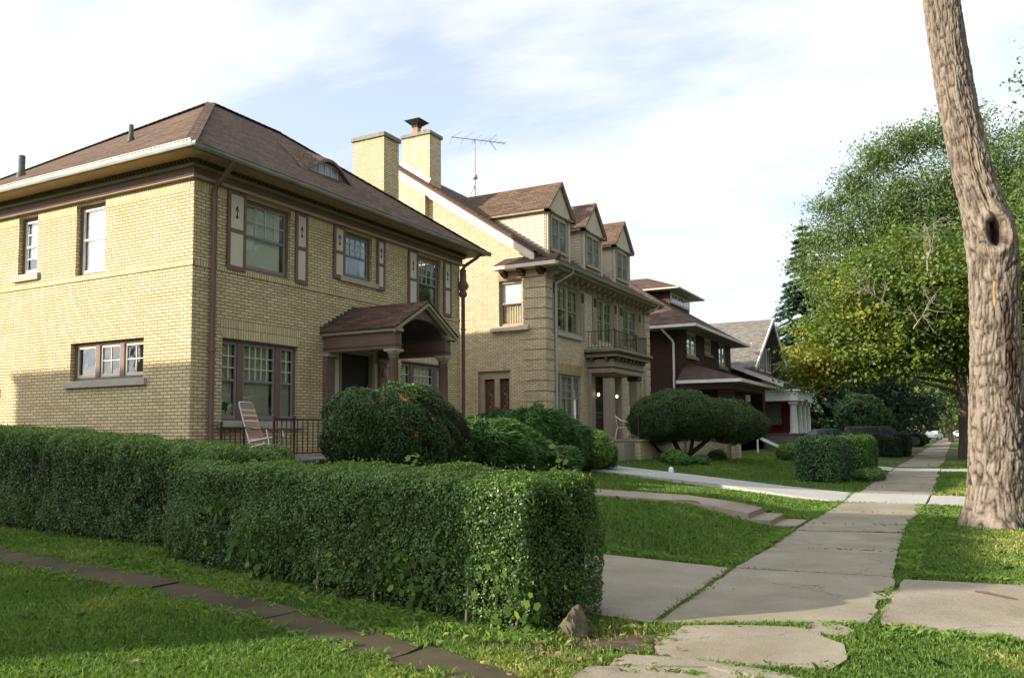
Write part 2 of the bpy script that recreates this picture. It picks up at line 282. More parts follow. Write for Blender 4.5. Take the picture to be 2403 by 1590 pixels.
        if parent is not None: o.parent=parent
        return o
def tag(o,label=None,cat=None,group=None,kind=None):
    if label: o['label']=label
    if cat: o['category']=cat
    if group: o['group']=group
    if kind: o['kind']=kind
    return o
def empty(name,loc,label=None,cat=None,group=None):
    o=bpy.data.objects.new(name,None); C.objects.link(o); o.location=loc; o['_w']=tuple(loc); o.empty_display_size=.3
    return tag(o,label,cat,group)
def numpy_mesh(name,V,nv,material,tint=None,parent=None,smooth=False):
    """V (n*nv,3) faces of nv verts each"""
    off=np.array(parent.get('_w',(0,0,0))) if parent is not None else np.zeros(3)
    V=(V-off).astype(np.float32); n=len(V)//nv; me=bpy.data.meshes.new(name)
    me.vertices.add(len(V)); me.vertices.foreach_set('co',V.ravel()); me.loops.add(len(V)); me.loops.foreach_set('vertex_index',np.arange(len(V),dtype=np.int32))
    me.polygons.add(n); me.polygons.foreach_set('loop_start',np.arange(0,len(V),nv,dtype=np.int32)); 
    me.update(calc_edges=True)
    if tint is not None:
        a=me.attributes.new('tint','FLOAT','FACE'); a.data.foreach_set('value',tint.astype(np.float32))
    me.materials.append(material); me.validate()
    o=bpy.data.objects.new(name,me); C.objects.link(o); o['_w']=[float(q_) for q_ in off]
    if parent is not None: o.parent=parent
    return o
def norm(a): return a/np.maximum(np.linalg.norm(a,axis=-1,keepdims=True),1e-9)
def leaf_quads(P,N,L,Wd,rs,spread=.7,dirs=None,fold=.0):
    n=len(P); nr=norm(N+rs.normal(0,spread,(n,3)))
    d=rs.normal(0,1,(n,3)) if dirs is None else dirs+rs.normal(0,.35,(n,3))
    t=norm(d-nr*np.sum(d*nr,1,keepdims=True)); b=np.cross(nr,t)
    L=np.broadcast_to(np.asarray(L),(n,))[:,None]; Wd=np.broadcast_to(np.asarray(Wd),(n,))[:,None]
    q=np.stack([P-t*L*.5,P+b*Wd*.5-t*L*.05+nr*fold,P+t*L*.5,P-b*Wd*.5-t*L*.05+nr*fold],1)
    return q.reshape(-1,3)
def wob(P,k,seed,dim=3):
    r=np.random.RandomState(seed); o=np.zeros(len(P))
    for i in range(7):
        w=r.normal(0,k*(1+.35*i),P.shape[1]); o+=np.sin(P@w+r.uniform(0,6.28))/(1+.35*i)
    return o/3.0
def vnoise(x,y,seed=0,perx=None):
    xi=np.floor(x).astype(int); yi=np.floor(y).astype(int); fx_=x-xi; fy_=y-yi
    def h(i,j):
        if perx: i=np.mod(i,perx)
        k=(i*374761393+j*668265263+seed*974711)&0x7fffffff; k=(k^(k>>13))*1274126177&0x7fffffff; return ((k^(k>>16))&0xffff)/65535.0
    sx_=fx_*fx_*(3-2*fx_); sy_=fy_*fy_*(3-2*fy_)
    return (h(xi,yi)*(1-sx_)+h(xi+1,yi)*sx_)*(1-sy_)+(h(xi,yi+1)*(1-sx_)+h(xi+1,yi+1)*sx_)*sy_
def ss(a,b,x): t=np.clip((x-a)/(b-a),0,1); return t*t*(3-2*t)
# ---------------- ground ----------------
def gz(x,y):
    x=np.asarray(x,float); y=np.asarray(y,float); u=-x-2.32
    h=.33*ss(0,2.0,u)+.24*ss(1.8,8,u)
    m=ss(9.35,10.4,y)
    # the pale shared walk rises gently, so does everything beyond it
    far=ss(16,20,y); h2=.42*ss(0,6.5,u)+.15*ss(5,9,u)
    return (h*(1-far)+h2*far)*m+.03*ss(.2,1.6,x+.5)*0
def gz1(x,y): return float(gz(x,y))
def axis(segs):
    a=[]
    for s,e,st in segs: a+=list(np.arange(s,e,st))
    return np.array(a+[segs[-1][1]])
xs=axis([(-1800,-200,200),(-200,-60,20),(-60,-16,2),(-16,3,.16),(3,12,.75),(12,60,6),(60,200,20),(200,1801,200)])
ys=axis([(-1800,-200,200),(-200,-20,20),(-20,2,1),(2,22,.16),(22,60,.5),(60,120,2),(120,300,20),(300,2001,200)])
gx,gy=np.meshgrid(xs,ys); g=np.stack([gx.ravel(),gy.ravel(),gz(gx,gy).ravel()+np.where((abs(gx)<20)&(gy<60)&(gy>0),.012*wob(np.stack([gx.ravel(),gy.ravel()],1),2.2,5).reshape(gx.shape),0).ravel()-.02],1)
nx_,ny_=len(xs),len(ys); I=(np.arange(ny_-1)[:,None]*nx_+np.arange(nx_-1)[None]).ravel()
GRD=noisy('lawn_soil',(.075,.10,.032),(.13,.145,.055),scale=.9,rough=.95,bump=.6,bscale=30,detail=10,spec=.1)
Q=np.stack([I,I+1,I+1+nx_,I+nx_],1); me=bpy.data.meshes.new('ground'); me.from_pydata(g.tolist(),[],Q.tolist()); me.materials.append(GRD); me.polygons.foreach_set('use_smooth',[True]*len(Q)); me.update()
go=bpy.data.objects.new('ground',me); C.objects.link(go); tag(go,kind='structure')
def slabset(name,polys,m,zt=.02,kind='structure',jit=.006,bev=.012):
    b=MB()
    for P in polys:
        # subdivide edges and roughen outline slightly
        out=[]
        n=len(P)
        for i in range(n):
            a=P[i]; c=P[(i+1)%n]; L=math.hypot(c[0]-a[0],c[1]-a[1]); k=max(1,int(L/.22)) if L<12 else 1
            for j in range(k):
                t=j/k; x=a[0]+(c[0]-a[0])*t; y=a[1]+(c[1]-a[1])*t; q=random.gauss(0,jit) if k>1 else 0
                z=(a[2]+(c[2]-a[2])*t) if len(a)>2 else None
                out.append((x+q,y+random.gauss(0,jit) if k>1 else y)+((z,) if z is not None else ()))
        dz=random.uniform(-.006,.006)
        out=[(p[0],p[1],(p[2] if len(p)>2 else zt)+dz) for p in out]
        b.slab(out,-.08,zt)
    o=b.build(name,m); tag(o,kind=kind); return o
sw=[[(-2.11,6.28),(-1.4,6.66),(-.66,7.02),(-.62,7.52),(-.655,7.6),(-.66,7.95),(-.60,8.1),(-.74,8.35),(-.58,8.5),(-.58,8.98),(-.63,9.27),(-2.17,9.14)],
    [(-2.19,9.17),(-.63,9.30),(-.68,11.18),(-2.14,10.98)],[(-2.15,11.01),(-.68,11.21),(-.72,13.32),(-2.18,13.0)],[(-2.18,13.03),(-.72,13.36),(-.74,14.35),(-2.18,13.98)],[(-2.19,14.02),(-.74,14.39),(-.66,16.5),(-2.15,16.4)],[(-2.15,16.43),(-.66,16.53),(-.60,18.65),(-2.12,18.6)]]
y=21.5
while y<170:
    L=random.choice([1.9,2.1,2.4]) ; j=random.uniform(-.05,.05)
    if not(33.3<y<36.4): sw.append([(-2.16+j,y),(-.58+j,y),(-.58+j,y+L-.03),(-2.16+j,y+L-.03)])
    y+=L
sidewalk=slabset('sidewalk',sw,CONC)
slabset('pale_walk',[[(-2.12,18.68,.022),(-.60,18.72,.022),(-.58,21.4,.022),(-2.2,21.42,.022)],[(-.56,18.72,.02),(8,18.9,.0),(8,21.0,.0),(-.54,21.3,.02)],
   [(-2.16,18.68,.025),(-2.24,21.42,.025),(-3.6,21.35,.14),(-6,21.9,.34),(-9.6,23.5,.56),(-9.6,22.2,.56),(-8.7,20.6,.52),(-5,19.3,.30),(-3.3,18.85,.12)],
   [(-2.16,33.4),(-.58,33.4),(-.58,36.3),(-2.16,36.3)],[(-.55,33.5),(8,33.5),(8,36.1),(-.55,36.1)],[(-2.2,33.5,.03),(-2.2,36.2,.03),(-3.6,36.3,.14),(-3.6,33.6,.14)],
   [(-2.15,66,.03),(-.58,66,.03),(-.58,69,.03),(-2.15,69,.03)]],CONCW,jit=.004)
slabset('driveway',[[(-2.15,6.27),(-2.22,9.12),(-3.0,9.30),(-4.3,9.55),(-6.1,9.8),(-6.1,7.6),(-3.6,6.55),(-2.72,6.34)],[(-6.15,7.6),(-6.15,9.8),(-12,10.3),(-12,8.9)],
   [(-.57,7.08),(-.2,6.95),(.36,6.86),(3.2,6.7),(3.2,9.5),(.52,9.36),(-.52,9.2),(-.54,8.5),(-.68,8.34),(-.55,8.1),(-.60,7.6)],[(3.24,6.7),(3.24,9.5),(8,9.7),(8,6.4)]],CONC)
slabset('broken_walk',[[(-1.90,6.28),(-1.5,6.50),(-1.12,6.62),(-.95,6.45),(-.74,6.22),(-.68,5.85),(-.74,5.58),(-1.25,5.44),(-1.80,5.42),(-1.90,5.6)],
   [(-1.06,6.86),(-.84,6.86),(-.72,6.7),(-.76,6.52),(-1.0,6.5),(-1.1,6.6)],[(-2.0,5.32),(-1.6,5.41),(-1.1,5.36),(-.74,5.24),(-.74,5.08),(-1.45,5.28),(-2.02,5.06)],
   [(-2.12,4.95),(-1.72,5.12),(-1.42,5.22),(-.76,5.02),(-.72,3.6),(-2.1,3.5)],[(-2.1,3.46),(-.72,3.56),(-.72,1.5),(-2.1,1.5)],[(-2.1,1.46),(-.72,1.46),(-.72,-4),(-2.1,-4)]],CONC,jit=.008)
ow=[]; 
c0=[(-14.5,6.85),(-10.7,6.15),(-7.0,5.66),(-5.0,5.16),(-3.35,4.68),(-2.35,4.36)]
wd=[.28,.28,.27,.25,.22,.15]
for i in range(len(c0)-1):
    (a,b_),(c_,d_)=c0[i],c0[i+1]; w1,w2=wd[i],wd[i+1]; e=.02
    ow.append([(a+e,b_-w1),(c_-e,d_-w2),(c_-e+.03,d_+w2),(a+e+.03,b_+w1)])
slabset('old_walk',ow,CONCD,zt=.022,jit=.02)
slabset('house_walk',[[(-2.24,13.45,.03),(-2.24,14.5,.03),(-2.62,14.55,.03),(-2.62,13.4,.03)],[(-2.62,13.4,.11),(-2.62,14.55,.11),(-2.96,14.55,.12),(-2.96,13.4,.12)],[(-2.96,13.4,.20),(-2.96,14.55,.20),(-3.5,14.58,.29),(-4.3,14.62,.37),(-5,14.7,.39),(-7.6,14.9,.47),(-7.6,13.8,.47),(-5,13.55,.39),(-4.3,13.5,.37),(-3.5,13.43,.29)]],CONC)
b=MB(); b.box(6.5,14,-60,400,-.12,-.005); street=b.build('street',noisy('asphalt',(.045,.045,.045),(.06,.06,.058),scale=3,bump=.3)); tag(street,kind='structure')
b=MB(); b.box(6.2,6.5,-60,400,-.1,.06); kb=b.build('kerb',CONC,bevel=.02); tag(kb,kind='structure')
# ---------------- building helpers ----------------
def wall_mesh(b,F,U0,U1,V0,V1,holes=(),depth=.16):
    us=sorted({U0,U1,*[h[0] for h in holes],*[h[1] for h in holes]}); vs=sorted({V0,V1,*[h[2] for h in holes],*[h[3] for h in holes]})
    us=[u for u in us if U0<=u<=U1]; vs=[v for v in vs if V0<=v<=V1]
    for i in range(len(us)-1):
        for j in range(len(vs)-1):
            cu=(us[i]+us[i+1])/2; cv=(vs[j]+vs[j+1])/2
            if any(h[0]<cu<h[1] and h[2]<cv<h[3] for h in holes): continue
            b.quad(F.p(us[i],vs[j]),F.p(us[i+1],vs[j]),F.p(us[i+1],vs[j+1]),F.p(us[i],vs[j+1]))
    for h in holes:
        a,c,d,e=h
        b.quad(F.p(a,d),F.p(a,e),F.p(a,e,-depth),F.p(a,d,-depth)); b.quad(F.p(c,d),F.p(c,d,-depth),F.p(c,e,-depth),F.p(c,e))
        b.quad(F.p(a,e),F.p(c,e),F.p(c,e,-depth),F.p(a,e,-depth)); b.quad(F.p(a,d),F.p(a,d,-depth),F.p(c,d,-depth),F.p(c,d))
def raw_build(b,name,m,parent):
    """open wall surface: keep outward normals as drawn"""
    o=b.build(name,m,parent); return o
def window(root,F,u0,u1,v0,v1,units=None,case=.05,mc=TRIM,msash=GREY,mm=MUNT,mb=BLIND,grid=(4,3),lower=(1,1),sill=None,sill_m=SILL,rec=.09,blind=1.0,meet=.5,mull=.10,name='window',mull_m=None,sw_=.045,glassm=None,sh=.13,head=0,blindlow=0,curt=False,sillx=.08):
    units=units or [1.0]
    w=MB(); d0,d1=-rec-.05,-rec+.02
    w.fb(F,u0,u0+case,v0,v1,d0,d1).fb(F,u1-case,u1,v0,v1,d0,d1).fb(F,u0+case,u1-case,v1-case,v1,d0,d1).fb(F,u0+case,u1-case,v0,v0+case,d0,d1)
    tot=u1-u0-2*case-mull*(len(units)-1); x=u0+case; sp=[]
    for i,k in enumerate(units):
        wd=tot*k/sum(units); sp.append((x,x+wd)); x+=wd
        if i<len(units)-1: w.fb(F,x,x+mull,v0+case,v1-case,d0,d1+.006); x+=mull
    wo=w.build(name,mc,root,bevel=.004)
    for i,(a,c) in enumerate(sp):
        y0,y1=v0+case,v1-case; ym=y0+(y1-y0)*meet
        s=MB(); e=d1-.025; f=e-.035
        s.fb(F,a,a+sw_,y0,y1,f,e).fb(F,c-sw_,c,y0,y1,f,e).fb(F,a+sw_,c-sw_,y1-sw_*1.2,y1,f,e).fb(F,a+sw_,c-sw_,y0,y0+sw_*1.5,f,e)
        if meet<1: s.fb(F,a+sw_,c-sw_,ym-sw_*.5,ym+sw_*.5,f-.005,e+.004)
        s.mi(1)
        gg=grid[i] if isinstance(grid,list) else grid
        def mun(g,ya,yb):
            for k in range(1,g[0]): q=a+sw_+(c-a-2*sw_)*k/g[0]; s.fb(F,q-.011,q+.011,ya,yb,f+.004,e-.008)
            for k in range(1,g[1]): q=ya+(yb-ya)*k/g[1]; s.fb(F,a+sw_,c-sw_,q-.011,q+.011,f+.006,e-.010)
        if meet<1:
            mun(gg,ym+sw_*.5,y1-sw_*1.2)
            if lower!=(1,1): mun(lower,y0+sw_*1.5,ym-sw_*.5)
        else: mun(gg,y0+sw_*1.5,y1-sw_*1.2)
        s.build('sash',[msash,mm],wo)
        g=MB(); g.fb(F,a+sw_*.8,c-sw_*.8,y0+sw_,y1-sw_,f+.010,f+.014); g.build('pane',glassm or GLASS,wo)
        bl=MB()
        if curt:
            # wavy curtain, thick cloth
            for side in ((a+.02,a+(c-a)*curt),(c-(c-a)*curt,c-.02)):
                n=26; P=[]
                for k in range(n+1):
                    q=side[0]+(side[1]-side[0])*k/n; dd=f-.05-.018*math.sin(k*1.9); P.append((q,dd))
                for k in range(n):
                    (q0,e0),(q1,e1)=P[k],P[k+1]
                    bl.quad(F.p(q0,y0,e0),F.p(q1,y0,e1),F.p(q1,y1,e1),F.p(q0,y1,e0)); bl.quad(F.p(q0,y0,e0-.004),F.p(q0,y1,e0-.004),F.p(q1,y1,e1-.004),F.p(q1,y0,e1-.004))
            bl.build('curtain',mb,wo)
        elif blind>0:
            yb=y1-(y1-y0)*blind; bl.fb(F,a+.02,c-.02-(c-a)*.07,yb+blindlow,y1,f-.05,f-.046); bl.build('shade',mb,wo)
        r=MB(); r.fb(F,a-.01,c+.01,y0-.01,y1+.01,f-.60,f-.58); 
        r.fb(F,a-.03,a-.01,y0,y1,f-.6,f-.06); r.fb(F,c+.01,c+.03,y0,y1,f-.6,f-.06); r.build('room_dark_sheet',DARK,wo)  # black sheets stand in for the shade of the room behind
    if sill is not None:
        t=MB(); t.fb(F,u0-sillx,u1+sillx,v0-sh,v0-.003,-rec-.04,sill); t.build('sill',sill_m,wo,bevel=.006)
    return wo
def downspout(root,path,r=.05,m=TRIM,name='downspout',straps=()):
    b=MB(); b.tube(path,r,10)
    for x,y,z,rr in straps: b.lathe(x,y,[(rr,z-.03),(rr,z+.03)],12)
    return b.build(name,m,root)
# ---------------- house 1 ----------------
X1,Y1,YR=-13.02,11.05,20.90; XL=-27.0; ZT=6.58
h1=empty('yellow_brick_house',(-17,16,.3),'yellow brick two-storey house with brown hipped roof and tree-cutout shutters, nearest to the hedges','house')
Ff=fx(X1); Fs=fy(Y1)
fw_=[(12.40,13.72,4.98,6.50),(15.62,16.66,5.36,6.50),(18.72,19.86,4.98,6.50)]
gw=(11.82,14.00,1.80,3.48); gr=(17.95,20.25,1.80,3.46); door=(15.42,16.72,1.02,3.55)
sw1=(-16.68,-15.70,4.96,6.50); sw2=(-18.78,-18.06,5.18,6.50); st=(-16.76,-14.40,2.68,3.50); sl=(-21.2,-19.42,2.4,3.4)
b=MB(); wall_mesh(b,Ff,Y1,YR,.0,ZT,[*fw_,gw,gr,door]); wall_mesh(b,Fs,XL,X1,.0,ZT,[sw1,sw2,st,sl])
b.quad((X1,YR,0),(XL,YR,0),(XL,YR,ZT),(X1,YR,ZT)); b.quad((XL,Y1,0),(XL,Y1,ZT),(XL,YR,ZT),(XL,YR,0))
b.build('wall',YB,h1)
# string course, soldier course under the frieze, flat arch
def course(F,U0,U1,z0,z1,holes,m,d=.010,name='brick_course'):
    b=MB(); u=U0
    for h in sorted(holes)+[None]:
        e=h[0] if h else U1
        if e>u+.02: b.fb(F,u,e,z0,z1,-.02,d)
        if h: u=h[1]
    return b.split(name,m,h1)
up=[w[:2] for w in fw_]
course(Ff,Y1+.0,YR,4.835,4.94,[],YBH,.022); course(Fs,XL,X1+.022,4.835,4.94,[],YBH,.022)
course(Ff,Y1+.012,YR,6.37,6.573,[(a-.0,c+.0) for a,c in up],YBS,.006); course(Fs,XL,X1-.11,6.37,6.573,[sw1[:2],sw2[:2]],YBS,.006)
b=MB(); b.prism(Ff,[(11.84,3.487),(13.98,3.487),(14.12,3.86),(11.70,3.86)],-.02,.007); b.prism(Ff,[(17.97,3.467),(20.23,3.467),(20.37,3.84),(17.83,3.84)],-.02,.007); b.split('flat_arch',YBS,h1)
# eaves: frieze, dentils, soffit, gutter
EO=.60; EX,EY,EYR=X1+EO,Y1-EO,YR+EO
b=MB()
b.fb(Ff,Y1-.07,YR+.07,6.585,6.80,-.02,.07); b.fb(Fs,XL,X1-.02,6.585,6.80,-.02,.07); b.split('frieze',TRIM,h1)
b=MB(); b.fb(Ff,Y1-.11,YR+.11,6.562,6.62,-.02,.11); b.fb(Fs,XL,X1-.02,6.562,6.62,-.02,.11)
b.build('frieze_moulding',noisy('peach_paint',(.36,.25,.18),(.42,.30,.22),scale=3,rough=.5),h1)
b=MB(); b.fb(Ff,Y1-.13,YR+.13,6.765,6.83,-.02,.13); b.fb(Fs,XL,X1-.02,6.765,6.83,-.02,.13); b.split('cornice_moulding',OLIVE,h1)
b=MB(); b.fb(Ff,Y1-.15,YR+.15,6.83,6.90,-.02,.15).fb(Fs,XL,X1-.02,6.83,6.90,-.02,.15)
y=Y1-.12
while y<YR+.1: b.fb(Ff,y,y+.055,6.832,6.895,.15,.215); y+=.11
x=X1+.1
while x>XL: b.fb(Fs,x-.055,x,6.832,6.895,.15,.215); x-=.11
b.build('dentils',noisy('dark_dentil',(.07,.055,.045),(.10,.075,.06),scale=4),h1)
b=MB(); b.box(XL,EX-.02,EY+.02,Y1+.2,6.90,6.925); b.box(X1-.2,EX-.02,Y1+.2,YR-.2,6.90,6.925); b.box(XL,EX-.02,YR-.2,EYR-.02,6.90,6.925)
b.build('soffit',noisy('soffit_paint',(.36,.24,.13),(.42,.29,.17),scale=2,rough=.6),h1)
b=MB()   # fascia
b.box(XL,EX,EY,EY+.03,6.905,6.99); b.box(EX-.03,EX,EY+.03,EYR-.03,6.905,6.99); b.box(XL,EX,EYR-.03,EYR,6.905,6.99); b.build('fascia',OLIVE,h1)
def gutter(root,a,c,m,r=.062,name='gutter'):
    # half-round-ish K gutter with lip: extruded profile
    a=Vector(a); c=Vector(c); d=(c-a).normalized(); o=Vector((d.y,-d.x,0))   # outward to the right of travel
    prof=[(0,.0),(.02,-.05),(.075,-.06),(.105,-.02),(.11,.035),(.128,.04),(.128,.052),(.10,.052),(.095,-.01),(.07,-.045),(.025,-.035),(.01,.045),(0,.045)]
    b=MB(); n=len(prof); A=[a+o*p+Vector((0,0,q)) for p,q in prof]; B=[c+o*p+Vector((0,0,q)) for p,q in prof]
    b.add(A+B,[(i,(i+1)%n,n+(i+1)%n,n+i) for i in range(n)]+[tuple(range(n)),tuple(range(n,2*n))[::-1]]); return b.build(name,m,root)
# corner mitre approximated by running the front gutter past the corner
gutter(h1,(XL,EY,6.96),(EX+.125,EY,6.96),WHITED); gutter(h1,(EX,EY,6.96),(EX,EYR+.12,6.96),noisy('grey_front_gutter',(.17,.165,.145),(.34,.33,.29),scale=4,rough=.5,stretch=(1,.5,3)))  # front run is greyer and darker than the side run
# hip roof
ex,ey,er=EX+.03,EY-.03,EYR+.03; RZ=10.08; RX=-16.66; RA,RB_=14.62,17.05
def roofpt(x,y,z): return (x,y,z)
z0=7.005
b=MB()
A=(ex,ey,z0); B=(ex,er,z0); P=(RX,RA,RZ); Q=(RX,RB_,RZ); Lf=(-30,15.4,9.72); L0=(-30,ey,z0); L1=(-30,er,z0); Lg=(-30,17.6,9.55)
# subdivided planes with slight sag for life
def plane(b,p00,p10,p11,p01,nu=24,nv=14,sag=.018,seed=0):
    p00,p10,p11,p01=map(Vector,(p00,p10,p11,p01)); nrm=(p10-p00).cross(p01-p00).normalized()
    if nrm.z<0: nrm=-nrm
    vs=[]
    for j in range(nv+1):
        for i in range(nu+1):
            u=i/nu; v=j/nv; p=(p00*(1-u)+p10*u)*(1-v)+(p01*(1-u)+p11*u)*v
            e=min(1,4*min(u,1-u))*min(1,4*min(v,1-v))
            vs.append(p+nrm*sag*e*(math.sin(u*9+seed)+math.sin(v*7+u*5+seed*2)))
    fs=[(j*(nu+1)+i,j*(nu+1)+i+1,(j+1)*(nu+1)+i+1,(j+1)*(nu+1)+i) for j in range(nv) for i in range(nu)]
    b.add(vs,fs)
plane(b,A,B,Q,P,seed=1); plane(b,L0,A,P,Lf,30,14,.02,2); plane(b,B,L1,Lg,Q,20,8,.01,3); b.quad(P,Q,Lg,Lf)
roof=b.build('roof',ROOF1,h1)
b=MB(); b.box(-30,ex,ey,ey+.02,z0-.03,z0-.002); b.box(ex-.02,ex,ey+.02,er-.02,z0-.03,z0-.002); b.box(-30,ex-.02,er-.02,er,z0-.03,z0-.002); b.build('drip_edge',ROOF2,roof)
b=MB()
for p,q in ((A,P),(B,Q)):
    p=Vector(p);q=Vector(q); n=34
    for i in range(n):
        a_=p.lerp(q,i/n); c_=p.lerp(q,(i+1.12)/n); b.bar(a_+Vector((0,0,.002)),c_+Vector((0,0,.012)),.22,.012)
for p,q in ((P,Q),(P,Lf)):
    p=Vector(p);q=Vector(q); n=int((q-p).length/.2)
    for i in range(n): b.bar(p.lerp(q,i/n)+Vector((0,0,.0)),p.lerp(q,min(1,(i+1.1)/n))+Vector((0,0,.008)),.2,.012)
b.build('ridge_cap',ROOF1,roof)
# eyebrow dormer on the street slope:  slope z = z0+(ex-x)*k
k1=(RZ-z0)/(ex-RX)
eb=MB(); yc,hw,hh=15.98,.97,.50; xf=-13.88; zb=z0+(ex-xf)*k1
n=22; front=[]; back=[]; f2=[]
for i in range(n+1):
    t=-1+2*i/n; prof=.5*(1+math.cos(math.pi*t))**1.0*hh
    yy=yc+t*hw*1.15; front.append((xf+.10,yy,zb+.0+prof-.10*k1)); 
    xb=xf-prof/k1*1.0-.10-.9*(.5*(1+math.cos(math.pi*t))); back.append((xb,yy,z0+(ex-xb)*k1+.01)); f2.append((xf+.10,yy,zb+prof-.10*k1-.07))
vs=front+back+f2
fs=[(i,i+1,n+1+i+1,n+1+i) for i in range(n)]
eb.add(vs,fs,True); eyeb=eb.build('eyebrow_dormer',ROOF1,roof)
b=MB(); 
for i in range(n):
    b.hexa([f2[i],f2[i+1],(f2[i+1][0]-.16,f2[i+1][1],f2[i+1][2]),(f2[i][0]-.16,f2[i][1],f2[i][2]),front[i],front[i+1],(front[i+1][0]-.16,front[i+1][1],front[i+1][2]-.006),(front[i][0]-.16,front[i][1],front[i][2]-.006)])
b.build('arched_fascia',TRIM,roof)
Fe=fx(xf-.02)
arc=[(yc+.66*math.cos(math.pi*i/16),zb-.02+.33*math.sin(math.pi*i/16)) for i in range(17)]
b=MB(); b.prism(Fe,[(yc+.86*math.cos(math.pi*i/16),zb-.06+.42*math.sin(math.pi*i/16)) for i in range(17)],-.06,-.02); b.build('dormer_face',TRIM,roof)
b=MB(); b.prism(Fe,arc,-.018,-.008); b.build('dormer_pane',noisy('dull_glass',(.18,.21,.26),(.26,.29,.34),scale=3,rough=.2,spec=.6),roof)
b=MB()
for q in (-.36,-.12,.12,.36): b.fb(Fe,yc+q-.012,yc+q+.012,zb-.03,zb-.03+.33*math.sqrt(max(0,1-(q/.66)**2)),-.008,.008)
for i in range(16):
    a_,c_=arc[i],arc[i+1]; b.bar(Fe.p(*a_,0),Fe.p(*c_,0),.035,.03)
b.fb(Fe,yc-.62,yc+.62,zb-.05,zb-.015,-.008,.012); b.build('dormer_bars',MUNT,roof)
# vent pipes
for x,yy,zt_,r_ in ((-17.07,12.62,.30,.055),(-19.63,11.56,.44,.075)):
    zz_=z0+(yy-ey)*(RZ-z0)/(RA-ey); q=MB(); q.lathe(x,yy,[(r_*1.5,zz_-.12),(r_*1.3,zz_+.02),(r_,zz_+.04),(r_,zz_+zt_),(r_*.8,zz_+zt_),(r_*.8,zz_+zt_-.1)],16); q.build('vent_pipe',noisy('dark_green_pipe',(.045,.05,.04),(.09,.10,.085),scale=9,rough=.6),roof)
# chimney
ch=MB(); ch.box(-17.0,-15.75,20.75,21.55,6.0,11.02); cho=ch.build('chimney',YB,h1)
ch=MB(); ch.box(-17.06,-15.69,20.69,21.61,11.02,11.16); ch.build('chimney_cap',noisy('mossy_stone',(.16,.155,.12),(.25,.24,.19),scale=4,bump=.3),cho,bevel=.01)
# windows
for (a,c,d,e),g,sl_ in zip(fw_,((4,2),(4,3),(4,3)),(None,.06,None)):
    window(h1,Ff,a,c,d,e,grid=[g],sill=sl_,blind=.97 if a<13 else .3,mb=BLIND if a<13 else CURT,case=.06,curt=False if a<13 else .22,sillx=.22 if sl_ else 0)
window(h1,Ff,*gw,units=[.52,1.15,.52],grid=[(2,3),(5,3),(2,3)],mull=.16,case=.05,mb=noisy('green_reflection_shade',(.26,.28,.19),(.36,.36,.26),scale=1.0),sill=.10,sillx=.12,sh=.16)  # green glass reflection put into the window shade's colour
window(h1,Ff,*gr,units=[.52,1.15,.52],grid=[(2,3),(5,3),(2,3)],mull=.16,case=.05,mb=BLIND,blind=.6,sill=.10,sillx=.12,sh=.16)
window(h1,Fs,*sw1,grid=[(1,1)],case=.06,mb=BLINDW,mm=WHITE,msash=WHITE,meet=.52,rec=.12)
window(h1,Fs,*sw2,grid=[(1,2)],lower=(1,2),case=.06,mb=BLINDW,blind=.72,mm=WHITE,msash=WHITE,meet=.5,sill=.06,sillx=.12,sh=.16,rec=.12)
window(h1,Fs,*st,units=[1,1,1],grid=[(1,1),(2,2),(2,2)],case=.07,mull=.14,meet=1.0,mb=BLIND,blind=0,sill=.07,sillx=.12,sh=.15,rec=.12,msash=MUNT)
window(h1,Fs,*sl,grid=[(1,1)],case=.06,mb=BLINDW,mm=WHITE,msash=WHITE)
# shutters with tree cut-outs
def shutter(F,u0,u1,v0,v1):
    s=MB(); fr=.075; vm=v0+(v1-v0)*.50
    s.fb(F,u0,u0+fr,v0,v1,.004,.05).fb(F,u1-fr,u1,v0,v1,.004,.05).fb(F,u0+fr,u1-fr,v1-fr,v1,.004,.05).fb(F,u0+fr,u1-fr,v0,v0+fr*1.3,.004,.05).fb(F,u0+fr,u1-fr,vm-.04,vm+.04,.004,.05)
    o=s.build('shutter',TRIM,h1,bevel=.004)
    p=MB(); p.fb(F,u0+fr,u1-fr,v0+fr*1.3,vm-.04,.008,.035).fb(F,u0+fr,u1-fr,vm+.04,v1-fr,.008,.035); p.build('shutter_panel',CREAM,o)
    cu=(u0+u1)/2; cv=vm+(v1-fr-vm)*.50
    t=MB(); t.prism(F,[(cu,cv+.16),(cu+.058,cv+.03),(cu+.02,cv+.05),(cu,cv+.085),(cu-.02,cv+.05),(cu-.058,cv+.03)],.034,.0385)
    t.prism(F,[(cu-.009,cv+.055),(cu+.009,cv+.055),(cu+.012,cv-.04),(cu+.034,cv-.09),(cu+.034,cv-.11),(cu-.034,cv-.11),(cu-.034,cv-.09),(cu-.012,cv-.04)],.034,.038); t.build('tree_cutout',DARK,o)
for a,c,z in ((11.88,12.38,4.90),(13.86,14.26,4.92),(15.16,15.58,5.26),(16.84,17.18,5.22),(18.22,18.68,4.92),(19.99,20.40,4.92)): shutter(Ff,a,c,z,6.56)
